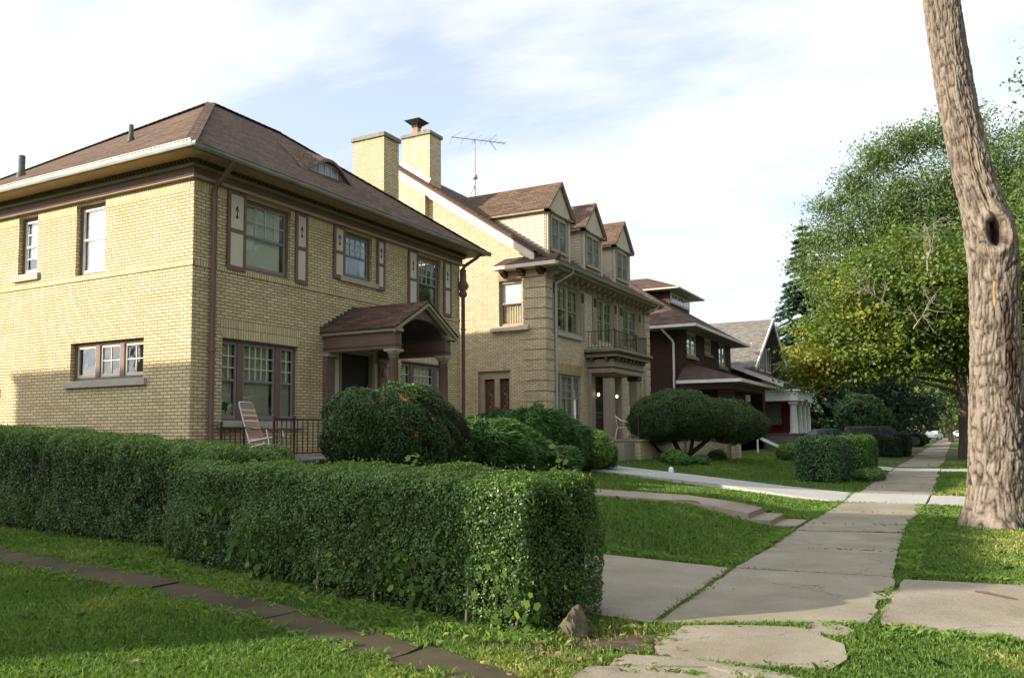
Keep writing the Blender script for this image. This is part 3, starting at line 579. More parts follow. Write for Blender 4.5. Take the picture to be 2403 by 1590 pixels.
# downspouts
downspout(h1,[(X1+.62,11.45,6.92),(X1+.60,11.45,6.84),(X1+.45,11.47,6.72),(X1+.12,11.50,6.50),(X1+.075,11.50,6.40),(X1+.075,11.50,.5)],.055,straps=((X1+.075,11.5,3.2,.075),(X1+.075,11.5,5.6,.062)))
downspout(h1,[(X1+.60,21.15,6.92),(X1+.5,21.12,6.80),(X1+.15,20.98,6.56),(X1+.08,20.96,6.45)],.05)
hd=MB(); hd.lathe(X1+.09,20.96,[(.06,6.47),(.10,6.42),(.10,6.10),(.17,5.98),(.17,5.90),(.09,5.80),(.12,5.72),(.13,5.66),(.06,5.58),(.055,.5)],14); hd.lathe(X1+.09,20.96,[(.075,4.6),(.075,4.66)],14); hd.build('rainwater_head',TRIM,h1)
# portico
PX=-10.95; PY0,PY1=14.86,17.16; PM=(PY0+PY1)/2
pr=MB()
Fp=fx(PX)
for ya,yb in ((PY0,PY0+.24),(PY1-.24,PY1)):
    pr.box(X1,PX,ya,yb,3.42,3.50); pr.box(X1,PX-.01,ya+.01,yb-.01,3.50,3.52)
    pr.box(X1,PX,ya,yb,3.52,3.80)
pr.split('portico_beam',TRIM,h1,bevel=.004,key=lambda x,y,z:y>PM)
pr=MB()
for ya,yb in ((PY0-.02,PY0+.26),(PY1-.26,PY1+.02)): pr.box(X1,PX+.02,ya,yb,3.495,3.522)
pr.split('portico_band',noisy('dark_band',(.10,.06,.05),(.12,.075,.06),scale=4),h1)
pr=MB()
for sgn,ya in ((-1,PY0),(1,PY1)):
    a,c=sorted((ya-.03*1+.0,ya+sgn*.09)); a,c=min(ya-.08,a),max(c,ya+.08)
    pr.box(X1,PX+.10,(PY0-.09 if sgn<0 else PY1-.20),(PY0+.20 if sgn<0 else PY1+.09),3.80,3.86); pr.box(X1,PX+.06,(PY0-.05 if sgn<0 else PY1-.22),(PY0+.22 if sgn<0 else PY1+.05),3.86,3.91)
pr.split('portico_cornice',noisy('pale_olive_trim',(.30,.28,.20),(.36,.33,.24),scale=4),h1,bevel=.006,key=lambda x,y,z:y>PM)
# pediment face with arch
pk=4.60; eu=3.91; arcp=[(PM+ .86*math.cos(math.pi*i/18),3.83+.36*math.sin(math.pi*i/18)) for i in range(19)]
pb=MB()
# build as strips between arch and gable line
def gl(u): return eu+(pk-.08-eu)*(1-abs(u-PM)/(PM-PY0+.05))
us=[PM-1.15]+[PM-.86*math.cos(math.pi*i/18) for i in range(19)]+[PM+1.15]
for i in range(len(us)-1):
    a,c=us[i],us[i+1]
    lo=lambda u: 3.83+.36*math.sqrt(max(0,1-((u-PM)/.86)**2)) if abs(u-PM)<.86 else 3.83
    pb.hexa([Fp.p(a,lo(a),-.10),Fp.p(c,lo(c),-.10),Fp.p(c,lo(c),-.02),Fp.p(a,lo(a),-.02),Fp.p(a,max(gl(a),lo(a)+.01),-.10),Fp.p(c,max(gl(c),lo(c)+.01),-.10),Fp.p(c,max(gl(c),lo(c)+.01),-.02),Fp.p(a,max(gl(a),lo(a)+.01),-.02)])
pb.build('pediment',TRIM,h1)
pb=MB()   # barrel vault inside
for i in range(18):
    (a,za),(c,zc)=arcp[i],arcp[i+1]; pb.quad(Fp.p(a,za,-.10),Fp.p(c,zc,-.10),(X1,c,zc),(X1,a,za)); pb.quad(Fp.p(a,za+.01,-.10),(X1,a,za+.01),(X1,c,zc+.01),Fp.p(c,zc+.01,-.10))
pb.build('portico_vault',noisy('dark_brown_vault',(.06,.045,.04),(.08,.06,.05),scale=3),h1)
pf=MB(); sl_=(pk-eu)/(PM-PY0+.10)
for sgn in (-1,1):
    ya=PM+sgn*(PM-PY0+.14); 
    P0=Vector((PX+.14,ya,eu-.03)); P1=Vector((PX+.14,PM,pk)); B0=Vector((X1,ya,eu-.03)); B1=Vector((X1,PM,pk)); up_=Vector((0,0,.035))
    pf.hexa([P0,P1,B1,B0,P0+up_,P1+up_,B1+up_,B0+up_])
pr_=pf.build('portico_roof',ROOFP,h1)
pb=MB()
for sgn in (-1,1):
    ya=PM+sgn*(PM-PY0+.10)
    for dz,w_ in ((-.05,.06),(-.11,.05)): pb.bar((PX+.10-(-dz-.05),ya,eu-.01+dz),(PX+.10-(-dz-.05),PM,pk+dz),.06,.055)
pb.build('raking_cornice',noisy('pale_olive_trim',(.30,.28,.20),(.36,.33,.24)),h1)
pb=MB()   # stepped flashing on the wall
for sgn in (-1,1):
    for i in range(9):
        t=i/9; ya=PM+sgn*(PM-PY0+.14)*(1-t); za=eu+(pk-eu)*t; c=MB()
        pb.fb(Ff,min(ya,ya-sgn*.17),max(ya,ya-sgn*.17),za+.0,za+.13,.003,.02)
pb.split('step_flashing',noisy('lead_flashing',(.05,.055,.05),(.085,.09,.08),scale=5),h1,key=lambda x,y,z:y>PM)
for yy in (PY0+.13,PY1-.13):
    c=MB(); c.lathe(PX-.14,yy,[(.15,1.0),(.15,1.08),(.125,1.12),(.125,1.9),(.105,3.20),(.125,3.22),(.115,3.25),(.12,3.30)],20); co=c.build('column',TRIM,h1)
    c=MB(); c.lathe(PX-.14,yy,[(.13,3.30),(.155,3.345),(.16,3.36)],20); c.box(PX-.30,PX+.02,yy-.16,yy+.16,3.36,3.417); c.build('capital',noisy('pale_olive_trim',(.30,.28,.20),(.36,.33,.24)),co)
    c=MB(); c.fb(Ff,yy-.15,yy+.15,1.0,3.33,.0,.12); co=c.build('pilaster',TRIM,h1,bevel=.01)
    c=MB(); c.fb(Ff,yy-.18,yy+.20,3.33,3.417,.0,.18); c.build('pilaster_capital',noisy('pale_olive_trim',(.30,.28,.20),(.36,.33,.24)),co)
# door with sidelights
b=MB(); a,c,d,e=door; b.fb(Ff,a,a+.06,d,e,-.14,.03).fb(Ff,c-.06,c,d,e,-.14,.03).fb(Ff,a+.06,c-.06,e-.07,e,-.14,.03); b.build('door_frame',OLIVE,h1)
b=MB(); b.fb(Ff,a+.06,c-.06,d,e-.07,-.14,-.09); dr=b.build('front_door',DOORD,h1); b=MB(); b.lathe(X1-.03,c-.2,[(.03,2.0),(.03,2.05)],10); b.build('door_handle',METAL,dr)
b=MB(); b.fb(Ff,15.22,15.38,1.3,3.3,.0,.03).fb(Ff,16.78,16.94,1.3,3.3,.0,.03); b.split('door_panel',CREAM,h1)
b=MB(); b.box(X1,X1+.16,17.0,17.03,3.12,3.16); b.lathe(X1+.16,17.02,[(.02,3.2),(.05,3.17),(.055,3.02),(.03,2.98)],10); b.build('porch_lantern',noisy('pale_olive_trim',(.30,.28,.20),(.36,.33,.24)),h1)
# porch slab and steps
b=MB(); b.box(X1,-10.55,10.86,18.2,-.1,1.05); po=b.build('porch_slab',CONCG,h1,bevel=.015)
b=MB(); b.box(-10.55,-10.2,13.7,15.0,0,.80).box(-10.2,-9.85,13.7,15.0,0,.70); b.build('porch_step',CONC,h1,bevel=.01)
# clothes hook / hydrant cap on side wall
b=MB(); b.fb(Fs,-19.42,-19.34,2.45,2.62,0,.06); b.build('wall_outlet',WHITE,h1)
# little clover sticker in the left sash
cl=MB(); u,v=12.02,2.10
for q in range(4):
    an=q*math.pi/2+.6; pts=[(u+.045*math.cos(an)+.045*math.cos(t*.7),v+.055*math.sin(an)+.05*math.sin(t*.7)) for t in range(9)]; cl.prism(Ff,pts,-.112-.001*q,-.110-.001*q)
cl.prism(Ff,[(u-.012,v),(u+.012,v),(u+.03,v-.14),(u+.01,v-.14)],-.116,-.114); cl.build('clover_sticker',noisy('clover_green',(.012,.04,.012),(.02,.06,.02)),h1)
# ---------------- house 2 ----------------
X2,Y2,Y2R=-12.33,25.39,36.30; RX2,RZ2=-18.93,12.10; GX,GZ=-11.75,7.33   # ridge, gutter line
K2=(RZ2-GZ)/(GX-RX2)
def r2(x): return GZ+(GX-x)*K2 if x>RX2 else RZ2-(RX2-x)*K2
h2=empty('tan_brick_house',(-17,31,.4),'tan brick house with three gabled roof dormers and a small iron balcony over its door','house')
G2=fx(X2); S2=fy(Y2); XB=-25.6
uw=[(26.36,28.30),(30.05,31.75),(32.90,34.75)]; uz=(5.10,6.85)
lw=(26.10,28.42,1.9,3.62); ld=(29.72,30.95,1.25,3.72); lr=(33.55,35.2,1.9,3.72)
swn=(-14.17,-13.22,5.27,6.92); sdn=(-15.05,-13.72,1.35,3.72)
b=MB()
wall_mesh(b,G2,Y2,Y2R,0,7.15,[(a,c,*uz) for a,c in uw]+[lw,ld,lr]); wall_mesh(b,S2,XB,X2,0,7.15,[swn,sdn])
b.quad((X2,Y2R,0),(XB,Y2R,0),(XB,Y2R,7.15),(X2,Y2R,7.15)); b.quad((XB,Y2,0),(XB,Y2,7.15),(XB,Y2R,7.15),(XB,Y2R,0))
for yy in (Y2,Y2R): b.quad((X2,yy,7.15),(RX2,yy,r2(RX2)-.12),(XB,yy,7.15)) if 0 else b.add([(X2,yy,7.15),(X2,yy,r2(X2)-.1),(RX2,yy,RZ2-.1),(XB,yy,r2(XB)-.1),(XB,yy,7.15)],[(0,1,2,3,4)])
w2=b.build('wall',YB2,h2)
# quoins: five-course blocks standing proud with a dark gap between
q=MB(); z=.45
while z<6.9:
    t=min(z+.322,6.92); q.box(X2-.86,X2+.034,Y2-.034,Y2+.86,z,t) ; q.box(X2-.86,X2+.034,Y2R-.6,Y2R+.034,z,t); z+=.36
q.split('quoins',YB2,h2,key=lambda x,y,z:y>30)
# chimney breast on the gable and flat arch
q=MB(); q.box(-18.46,-17.19,Y2-.22,Y2-.001,0,10.9); q.build('chimney_breast',YB2,h2)
q=MB(); q.fb(S2,-14.2,-12.95,6.94,7.14,.0,.012); q.build('brick_lintel',YBS2,h2)
q=MB(); q.prism(G2,[(26.10,3.63),(28.42,3.63),(28.55,4.02),(25.97,4.02)],-.02,.012); q.build('flat_arch',YBS2,h2)
# main roof
b=MB(); ya,yb=Y2-.28,Y2R+.28
for s0,s1 in (((GX,GZ),(RX2,RZ2)),((RX2,RZ2),(-26.2,r2(-26.2)))):
    P=[(s0[0],ya,s0[1]),(s0[0],yb,s0[1]),(s1[0],yb,s1[1]),(s1[0],ya,s1[1])]
    plane(b,P[0],P[1],P[2],P[3],20,16,.012,4); b.quad(*[(p[0],p[1],p[2]-.09) for p in P])
    b.quad(P[0],P[3],(P[3][0],P[3][1],P[3][2]-.09),(P[0][0],P[0][1],P[0][2]-.09)); b.quad(P[1],P[2],(P[2][0],P[2][1],P[2][2]-.09),(P[1][0],P[1][1],P[1][2]-.09))
roof2=b.build('roof',ROOF2,h2)
# rake boards (two stepped)
RK=noisy('cream_rake_board',(.60,.50,.38),(.68,.58,.45),scale=3,rough=.55); RKD=noisy('brown_rake_edge',(.10,.055,.045),(.13,.075,.06),scale=4)
for nm,dz,hh_,dy,m_ in (('rake_edge',-.13,.08,-.30,RKD),('rake_board',-.33,.30,-.27,RK),('rake_moulding',-.50,.09,-.12,RK)):
    b=MB()
    for s0,s1 in (((-12.62,r2(-12.62)),(RX2,RZ2)),((RX2,RZ2),(-26.1,r2(-26.1)))):
        for y_ in (Y2,):
            a0=(s0[0],y_+dy,s0[1]+dz-hh_/2+.04); b.hexa([(s0[0],y_+dy,s0[1]+dz-hh_/2),(s1[0],y_+dy,s1[1]+dz-hh_/2),(s1[0],y_+.02,s1[1]+dz-hh_/2),(s0[0],y_+.02,s0[1]+dz-hh_/2),(s0[0],y_+dy,s0[1]+dz+hh_/2),(s1[0],y_+dy,s1[1]+dz+hh_/2),(s1[0],y_+.02,s1[1]+dz+hh_/2),(s0[0],y_+.02,s0[1]+dz+hh_/2)])
    b.build(nm,m_,roof2)
# chimney on the roof
b=MB(); b.box(-18.46,-17.19,Y2+.10,Y2+.88,10.7,12.90); c2=b.build('chimney',YB2,h2)
b=MB(); b.box(-18.52,-17.13,Y2+.04,Y2+.94,12.90,13.03); b.build('chimney_cap',noisy('mossy_stone',(.16,.155,.12),(.25,.24,.19)),c2,bevel=.01)
for x,y_,hh_ in ((-18.0,Y2+.40,.32),(-17.66,Y2+.62,.24)):
    b=MB(); b.box(x-.12,x+.12,y_-.12,y_+.12,13.03,13.03+hh_); b.build('chimney_pot',CLAY,c2,bevel=.01)
b=MB(); b.box(-18.14,-17.86,Y2+.26,Y2+.54,13.36,13.44); b.add([(-18.36,Y2+.04,13.60),(-17.64,Y2+.04,13.60),(-17.64,Y2+.76,13.60),(-18.36,Y2+.76,13.60),(-18.0,Y2+.40,13.68),(-18.14,Y2+.26,13.42),(-17.86,Y2+.26,13.42),(-17.86,Y2+.54,13.42),(-18.14,Y2+.54,13.42)],[(0,1,4),(1,2,4),(2,3,4),(3,0,4),(0,5,6,1),(1,6,7,2),(2,7,8,3),(3,8,5,0)]); b.build('chimney_cowl',noisy('black_cowl',(.02,.03,.02),(.04,.055,.04)),c2)
b=MB(); 
b.bar((-17.15,Y2+.06,r2(-17.15)+.12),(-18.5,Y2+.06,r2(-18.5)+.12),.04,.22); b.build('chimney_flashing',RK,roof2)
# eaves: frieze, soffit, gutter, brackets
TB=noisy('tan_bracket_paint',(.33,.27,.18),(.39,.32,.22),scale=4)
b=MB(); b.fb(G2,Y2-.05,Y2R+.05,6.87,7.16,.0,.05); b.build('frieze',TAUPE,h2)
b=MB(); b.box(X2-.05,GX-.02,Y2-.05,Y2R+.2,7.16,7.19); b.build('soffit',TB,h2)
b=MB(); b.box(GX-.03,GX+.005,ya+.02,yb,7.19,GZ-.01); b.build('fascia',OLIVE,h2)
gutter(h2,(GX,ya-.02,7.30),(GX,yb,7.30),noisy('olive_gutter',(.22,.21,.16),(.34,.33,.27),scale=4,rough=.5))
y=Y2+.25; 
while y<Y2R:
    b=MB(); b.prism(Fr((0,y,0),(1,0,0),(0,1,0)),[(X2+.05,7.155),(X2+.40,7.155),(X2+.42,7.08),(X2+.34,7.00),(X2+.22,7.01),(X2+.15,6.92),(X2+.05,6.90)],-.055,.055); b.build('eave_bracket',TB,h2); y+=.545
# eave return on the gable
b=MB(); x0,x1=-14.15,GX+.02
b.add([(x0,Y2-.50,7.36),(x1,Y2-.50,7.36),(x1,Y2,7.70),(x0+.25,Y2,7.70),(x0,Y2,7.36),(x1,Y2,7.36)],[(0,1,2,3),(0,3,4),(0,4,5,1),(1,5,2)]); b.build('return_roof',ROOF2,roof2)
b=MB(); b.box(x0+.03,x1+.02,Y2-.50,Y2-.0,7.22,7.355); b.build('return_cornice',RK,h2,bevel=.008)
b=MB(); b.box(x0+.30,X2+.06,Y2-.07,Y2,6.96,7.05).box(x0+.2,X2+.05,Y2-.05,Y2,7.05,7.215); b.build('return_frieze',noisy('sunlit_tone_trim',(.50,.36,.27),(.56,.42,.32),scale=4),h2)  # lighter trim tone has the sunlight put into its colour
for x in (-13.85,-13.15,-12.42):
    b=MB(); b.prism(Fr((x,0,0),(0,-1,0),(1,0,0)),[(-Y2+.05,7.215),(-Y2+.42,7.215),(-Y2+.42,7.14),(-Y2+.3,7.06),(-Y2+.05,6.98)],-.09,.09); b.build('return_bracket',PURP,h2)
# windows
MT=noisy('tan_window_frame',(.33,.29,.22),(.38,.335,.26),scale=3)
GREYF=noisy('grey_green_frame',(.24,.25,.22),(.29,.30,.27),scale=3)
CUR2=noisy('green_grey_curtain',(.12,.14,.12),(.34,.37,.32),scale=5,stretch=(1,1,.05),rough=.9,detail=2)
for a,c in uw:
    window(h2,G2,a,c,*uz,units=[1,1],grid=[(2,2),(2,2)],mc=MT,msash=GREYF,mm=GREYF,mull=.14,sill=.10 if a<29 else None,sillx=.14,blind=.5,mb=CUR2,curt=.3,sh=.15)
window(h2,G2,*lw,units=[.6,1.1,.6],grid=[(2,3),(3,3),(2,3)],mc=MT,msash=GREYF,mm=GREYF,mull=.12,sill=.1,mb=CURT,curt=.42)
window(h2,G2,*lr,units=[1,1],grid=[(3,3),(3,3)],mc=MT,msash=GREYF,mm=GREYF,mull=.12,sill=.1,mb=noisy('red_curtain',(.14,.06,.05),(.22,.10,.08),scale=5),curt=.4)
window(h2,S2,*swn,grid=[(1,1)],mc=TAUPE,msash=TAUPE,mm=WHITE,mb=BLINDW,blind=.5,sill=.16,sillx=.28,sh=.17,rec=.10,sill_m=RK)
# lower part of that side window: pleated curtain
b=MB(); n=30
for k in range(n):
    q0=-14.07+.75*k/n; q1=-14.07+.75*(k+1)/n; e0=-.215-.02*math.sin(k*1.6); e1=-.215-.02*math.sin((k+1)*1.6)
    b.quad(S2.p(q0,5.35,e0),S2.p(q1,5.35,e1),S2.p(q1,6.15,e1),S2.p(q0,6.15,e0))
b.build('pleated_curtain',noisy('beige_curtain',(.40,.34,.24),(.62,.54,.40),scale=3),h2)
# side entry: two tall frames with dark red etched glass
a,c,d,e=sdn
b=MB(); b.fb(S2,a,c,e-.28,e,-.2,-.08).fb(S2,a,a+.22,d,e-.28,-.2,-.08).fb(S2,c-.10,c,d,e-.28,-.2,-.08).fb(S2,(a+c)/2-.02,(a+c)/2+.18,d,e-.28,-.2,-.07).fb(S2,a+.22,c-.1,d,d+.1,-.2,-.08); b.build('side_entry_frame',noisy('tan_entry_paint',(.36,.31,.22),(.42,.36,.27),scale=3),h2,bevel=.005)
for u0_,u1_ in ((a+.22,(a+c)/2-.02),((a+c)/2+.18,c-.10)):
    b=MB(); b.fb(S2,u0_+.03,u1_-.03,d+.1,e-.33,-.165,-.155); dd=b.build('side_door',noisy('dark_red_glass',(.075,.028,.018),(.12,.05,.034),scale=8,rough=.3,spec=.6),h2)
    b=MB(); uc=(u0_+u1_)/2
    for zc,sg in ((2.9,1),(2.45,-1),(2.0,1)): 
        b.tube([S2.p(uc+sg*.10*math.sin(t*.35),zc-.2+.4*t/18,-.150) for t in range(19)],.008,5)
        b.tube([S2.p(uc+.05*math.cos(t*.4),zc+.05*math.sin(t*.4),-.150) for t in range(16)],.007,5)
    b.build('etched_scroll',noisy('pale_etch',(.35,.25,.2),(.42,.3,.25)),dd)
# shutters
def shutter2(u0,u1,v0=4.98,v1=6.88):
    s=MB(); s.fb(G2,u0,u1,v0,v1,.006,.04); o=s.build('shutter',TAUPE,h2,bevel=.005)
    p=MB(); p.fb(G2,u0+.07,u1-.07,v1-.47,v1-.10,.036,.046); p.build('shutter_panel',PURP,o)
    p=MB(); p.fb(G2,u0+.07,u1-.07,v0+.08,v1-.56,.036,.044); p.build('shutter_louvre',noisy('taupe_louvre',(.27,.215,.16),(.31,.25,.19),scale=3),o)
for a,c in uw: shutter2(a-.48,a-.04); shutter2(c+.04,c+.44)
# downspouts
DS2=noisy('pale_olive_pipe',(.34,.35,.30),(.42,.43,.38),scale=4)
downspout(h2,[(GX+.06,26.35,7.28),(GX+.03,26.35,7.12),(X2+.3,26.2,6.92),(X2+.09,26.08,6.78),(X2+.09,26.06,6.6),(X2+.09,26.06,1)],.045,DS2)
downspout(h2,[(GX+.06,35.9,7.28),(GX+.0,35.8,7.12),(X2+.3,35.55,6.98),(X2+.09,35.45,6.85),(X2+.09,35.45,1)],.045,DS2)
# dormers
XD=-12.78
def dormer(yc,w,label=None):
    ea=9.58; pkz=10.80; Fd=fx(XD); y0,y1=yc-w/2,yc+w/2; bz=r2(XD)-.02
    def xr(z): return RX2+(RZ2-z)/K2 if 0 else GX-(z-GZ)/K2
    d=MB(); # front wall and cheeks
    d.hexa([(xr(bz)-.0,y0,bz),(XD,y0,bz),(XD,y1,bz),(xr(bz)-.0,y1,bz),(xr(ea)-.3,y0,ea),(XD,y0,ea),(XD,y1,ea),(xr(ea)-.3,y1,ea)])
    o=d.build('dormer',noisy('pale_dormer_face',(.36,.31,.22),(.42,.37,.28),scale=3),roof2)
    s=MB(); z=bz+.02
    while z<ea-.05:     # lapped siding boards on the visible cheeks
        for yy,sg in ((y0,-1),(y1,1)):
            zt=min(z+.115,ea); xa=xr(z)+.02; s.hexa([(xa,yy,z),(XD-.06,yy,z),(XD-.06,yy+sg*.022,z),(xa,yy+sg*.022,z),(xa,yy,zt),(XD-.06,yy,zt),(XD-.06,yy+sg*.006,zt),(xa,yy+sg*.006,zt)])
        z+=.115
    s.split('siding',SIDE,o,key=lambda x,y,z:y>yc)
    # window pair
    u0_,u1_=yc-w*.30,yc+w*.30
    f=MB(); f.fb(Fd,u0_-.10,u0_,bz+.25,ea-.12,.0,.05).fb(Fd,u1_,u1_+.10,bz+.25,ea-.12,.0,.05).fb(Fd,u0_,u1_,ea-.2,ea-.12,.0,.05).fb(Fd,u0_-.14,u1_+.14,bz+.14,bz+.25,.0,.09).fb(Fd,yc-.04,yc+.04,bz+.25,ea-.2,.0,.045)
    f.build('dormer_window',TB,o)
    f=MB(); f.fb(Fd,u0_,yc-.04,bz+.25,ea-.2,.006,.012).fb(Fd,yc+.04,u1_,bz+.25,ea-.2,.006,.012); f.split('dormer_pane',noisy('painted_reflection_pane',(.07,.09,.085),(.24,.28,.28),scale=2.2,rough=.06,spec=.9,detail=3),o)  # mottled reflection put into the pane colour
    f=MB(); zm=(bz+ea)/2
    for q0,q1 in ((u0_,yc-.04),(yc+.04,u1_)):
        f.fb(Fd,q0,q1,zm-.02,zm+.02,.012,.03).fb(Fd,(q0+q1)/2-.012,(q0+q1)/2+.012,zm,ea-.2,.012,.025); f.fb(Fd,q0,q1,zm+.3,zm+.32,.012,.024)
    f.build('dormer_bars',GREYF,o)
    f=MB() # corner pilasters
    for q in (y0+.02,y1-.16): f.fb(Fd,q,q+.14,bz-.12,ea-.02,.0,.06).fb(Fd,q-.02,q+.16,ea-.12,ea-.02,.0,.09)
    f.split('dormer_pilaster',SIDE,o,key=lambda x,y,z:y>yc)
    # gable roof
    g=MB(); ov=.17; k=(pkz-ea)/(w/2+ov)
    for sg in (-1,1):
        e0=Vector((XD+.22,yc+sg*(w/2+ov),ea)); p0=Vector((XD+.22,yc,pkz)); e1=Vector((xr(ea)-.1,yc+sg*(w/2+ov),ea)); p1=Vector((xr(pkz)-.1,yc,pkz)); t=Vector((0,0,.05))
        g.hexa([e0,p0,p1,e1,e0+t,p0+t,p1+t,e1+t])
    g.build('dormer_roof',ROOF1,o)
    g=MB(); g.prism(Fd,[(y0-.05,ea),(y1+.05,ea),(yc,pkz-.07)],.0,.10); g.build('dormer_gable',SIDE,o)
    g=MB()
    for sg in (-1,1):
        g.bar((XD+.17,yc+sg*(w/2+ov-.02),ea-.02),(XD+.17,yc,pkz-.04),.07,.06)
        g.box(xr(ea),XD+.2,min(yc+sg*(w/2),yc+sg*(w/2+ov)),max(yc+sg*(w/2),yc+sg*(w/2+ov)),ea-.07,ea-.005)
        g.box(XD,XD+.2,min(yc+sg*(w/2+ov),yc+sg*(w/2-.35)),max(yc+sg*(w/2+ov),yc+sg*(w/2-.35)),ea-.07,ea-.005)
    g.build('dormer_cornice',noisy('brown_cream_edge',(.25,.19,.14),(.33,.26,.19),scale=4),o)
for yc in (27.45,30.72,34.05): dormer(yc,2.0)
# balcony / entrance entablature
BX=-11.28; B0,B1=29.05,32.35
def ent(b,x,y0,y1,z0,z1): b.box(X2,x,y0,y1,z0,z1)
b=MB(); ent(b,BX,B0,B1,3.78,3.96); ent(b,BX+.01,B0-.0,B1+.0,4.0,4.30); eo=b.build('entablature',TAUPE,h2,bevel=.006)
b=MB(); ent(b,BX+.03,B0-.03,B1+.03,3.96,4.0); ent(b,BX+.32,B0-.32,B1+.32,4.48,4.55); b.build('dark_moulding',noisy('dark_purple_band',(.04,.022,.02),(.055,.03,.026)),eo)
b=MB(); ent(b,BX+.25,B0-.25,B1+.25,4.36,4.48); ent(b,BX+.34,B0-.34,B1+.34,4.55,4.62); b.build('balcony_cornice',OLIVE,eo,bevel=.006)
b=MB(); ent(b,BX+.32,B0-.32,B1+.32,4.62,4.66); b.build('balcony_floor',noisy('green_grey_deck',(.14,.16,.14),(.2,.22,.2)),eo)
y=B0+.1
while y<B1: 
    b=MB(); b.box(BX,BX+.18,y,y+.13,4.22,4.36); b.build('modillion',noisy('dark_brown_modillion',(.09,.07,.05),(.12,.095,.07)),eo); y+=.42
for x in (X2+.15,BX-.3):
    b=MB(); b.box(x,x+.13,B0-.18,B0,4.22,4.36); b.build('modillion',noisy('dark_brown_modillion',(.09,.07,.05),(.12,.095,.07)),eo)
for yy in (B0+.22,B1-.22):
    b=MB(); b.box(BX-.46,BX-.10,yy-.18,yy+.18,1.2,3.60); b.box(BX-.50,BX-.06,yy-.22,yy+.22,1.2,1.36); co=b.build('column',TAUPE,h2,bevel=.02)
    b=MB(); b.box(BX-.52,BX-.04,yy-.24,yy+.24,3.60,3.78); b.build('capital',noisy('dark_capital',(.06,.045,.03),(.09,.07,.05)),co,bevel=.02)
    b=MB(); b.fb(G2,yy-.2,yy+.2,1.2,3.78,.0,.14); b.build('pilaster',TAUPE,h2,bevel=.01)
# balcony railing (part of the house)
rl=MB(); zx=4.66; X_=BX+.12; y0,y1=B0-.12,B1+.12
for za in (zx+.08,zx+.70): rl.tube([(X2+.02,y0,za),(X_,y0,za),(X_,y1,za),(X2+.02,y1,za)],.016,6,cap=False)
for p in ((X_,y0),(X_,(y0+y1)/2+.6),(X_,y1)): rl.tube([(p[0],p[1],zx),(p[0],p[1],zx+.76)],.024,6)
y=y0+.13
while y<y1: rl.tube([(X_,y,zx+.08),(X_,y,zx+.70)],.010,5); y+=.135
x=X2+.1
while x<X_: rl.tube([(x,y0,zx+.08),(x,y0,zx+.70)],.010,5); x+=.135
rl.build('balcony_railing',BLACK,h2)
# front door with security grille, side window beside it
b=MB(); a,c,d,e=ld; b.fb(G2,a,c,d,e,-.15,-.12); dr=b.build('front_door',DOORD,h2)
b=MB()
for i in range(9): u=a+.12+(c-a-.24)*i/8; b.tube([G2.p(u,2.35,-.09),G2.p(u,3.3,-.09)],.009,5)
b.fb(G2,a+.08,c-.08,2.25,2.33,-.12,-.08).fb(G2,a+.08,c-.08,3.3,3.36,-.12,-.08); b.fb(G2,a+.35,c-.35,2.08,2.16,-.12,-.1); b.build('door_grille',noisy('grey_grille',(.08,.08,.075),(.12,.12,.11)),dr)
for u in (a-.30,c+.42):
    b=MB(); b.fb(G2,u-.03,u+.03,2.80,2.98,.14,.19); b.tube([G2.p(u,2.86,.18),G2.p(u,2.84,.26),G2.p(u,2.92,.28)],.012,6); lo=b.build('wall_lamp',noisy('brass',(.45,.25,.05),(.55,.33,.08),metal=.8,rough=.3),h2)
    b=MB(); P=Vector(G2.p(u,2.98,.28)); b.lathe(P.x,P.y,[(.01,2.90),(.035,2.925),(.046,2.97),(.038,3.01),(.01,3.03)],12); b.build('lamp_globe',emit('warm_lamp',(1,.80,.5),4),lo)
# porch, parapet, steps
b=MB(); b.box(X2,-9.75,27.6,33.6,.0,1.18); b.build('porch_base',YB2,h2)
b=MB(); b.box(X2,-9.66,27.52,33.68,1.18,1.26); b.build('porch_coping',CONC,h2,bevel=.01)
for i in range(4):
    b=MB(); b.box(-11.4,-10.2,26.2+.35*i,27.52,.45 if i==0 else .5+.17*i,.62+.17*i); b.build('porch_step',CONC,h2,bevel=.01)
b=MB(); b.box(-10.2,-9.95,26.5,27.52,.3,1.16); b.build('step_wall',CONC,h2,bevel=.01)
# ---------------- house 3 ----------------
X3,Y3,Y3R=-12.5,42.16,52.77
h3=empty('dark_red_brick_house',(-17,47,.4),'dark red brick house with hipped roof, white gutters and wide front porch roof','house')
G3=fx(X3); S3=fy(Y3); z3=7.05
w3=[(43.0,44.85,5.62,6.92),(46.55,48.1,6.0,6.92),(49.8,51.5,5.5,7.0)]
b=MB(); wall_mesh(b,G3,Y3,Y3R,0,z3,w3,.12); wall_mesh(b,S3,-24,X3,0,z3,[],.12); b.quad((X3,Y3R,0),(-24,Y3R,0),(-24,Y3R,z3),(X3,Y3R,z3)); b.build('wall',RB,h3)
e0=.95; EX3=X3+e0; ea3,eb3=Y3-e0,Y3R+e0; zz0=7.05; hw3=(eb3-ea3)/2; k3=.64; rx3=EX3-hw3; rz3=zz0+hw3*k3
b=MB(); yc3=(ea3+eb3)/2
b.quad((EX3,ea3,zz0),(EX3,eb3,zz0),(rx3,yc3,rz3)); b.quad((-26,ea3,zz0),(EX3,ea3,zz0),(rx3,yc3,rz3),(-26,yc3,rz3)); b.quad((EX3,eb3,zz0),(-26,eb3,zz0),(-26,yc3,rz3),(rx3,yc3,rz3))
r3o=b.build('roof',ROOF3,h3)
b=MB(); b.box(-26,EX3-.02,ea3+.02,eb3-.02,zz0-.14,zz0-.11); b.build('soffit',noisy('pale_soffit',(.26,.25,.2),(.3,.29,.24)),h3)
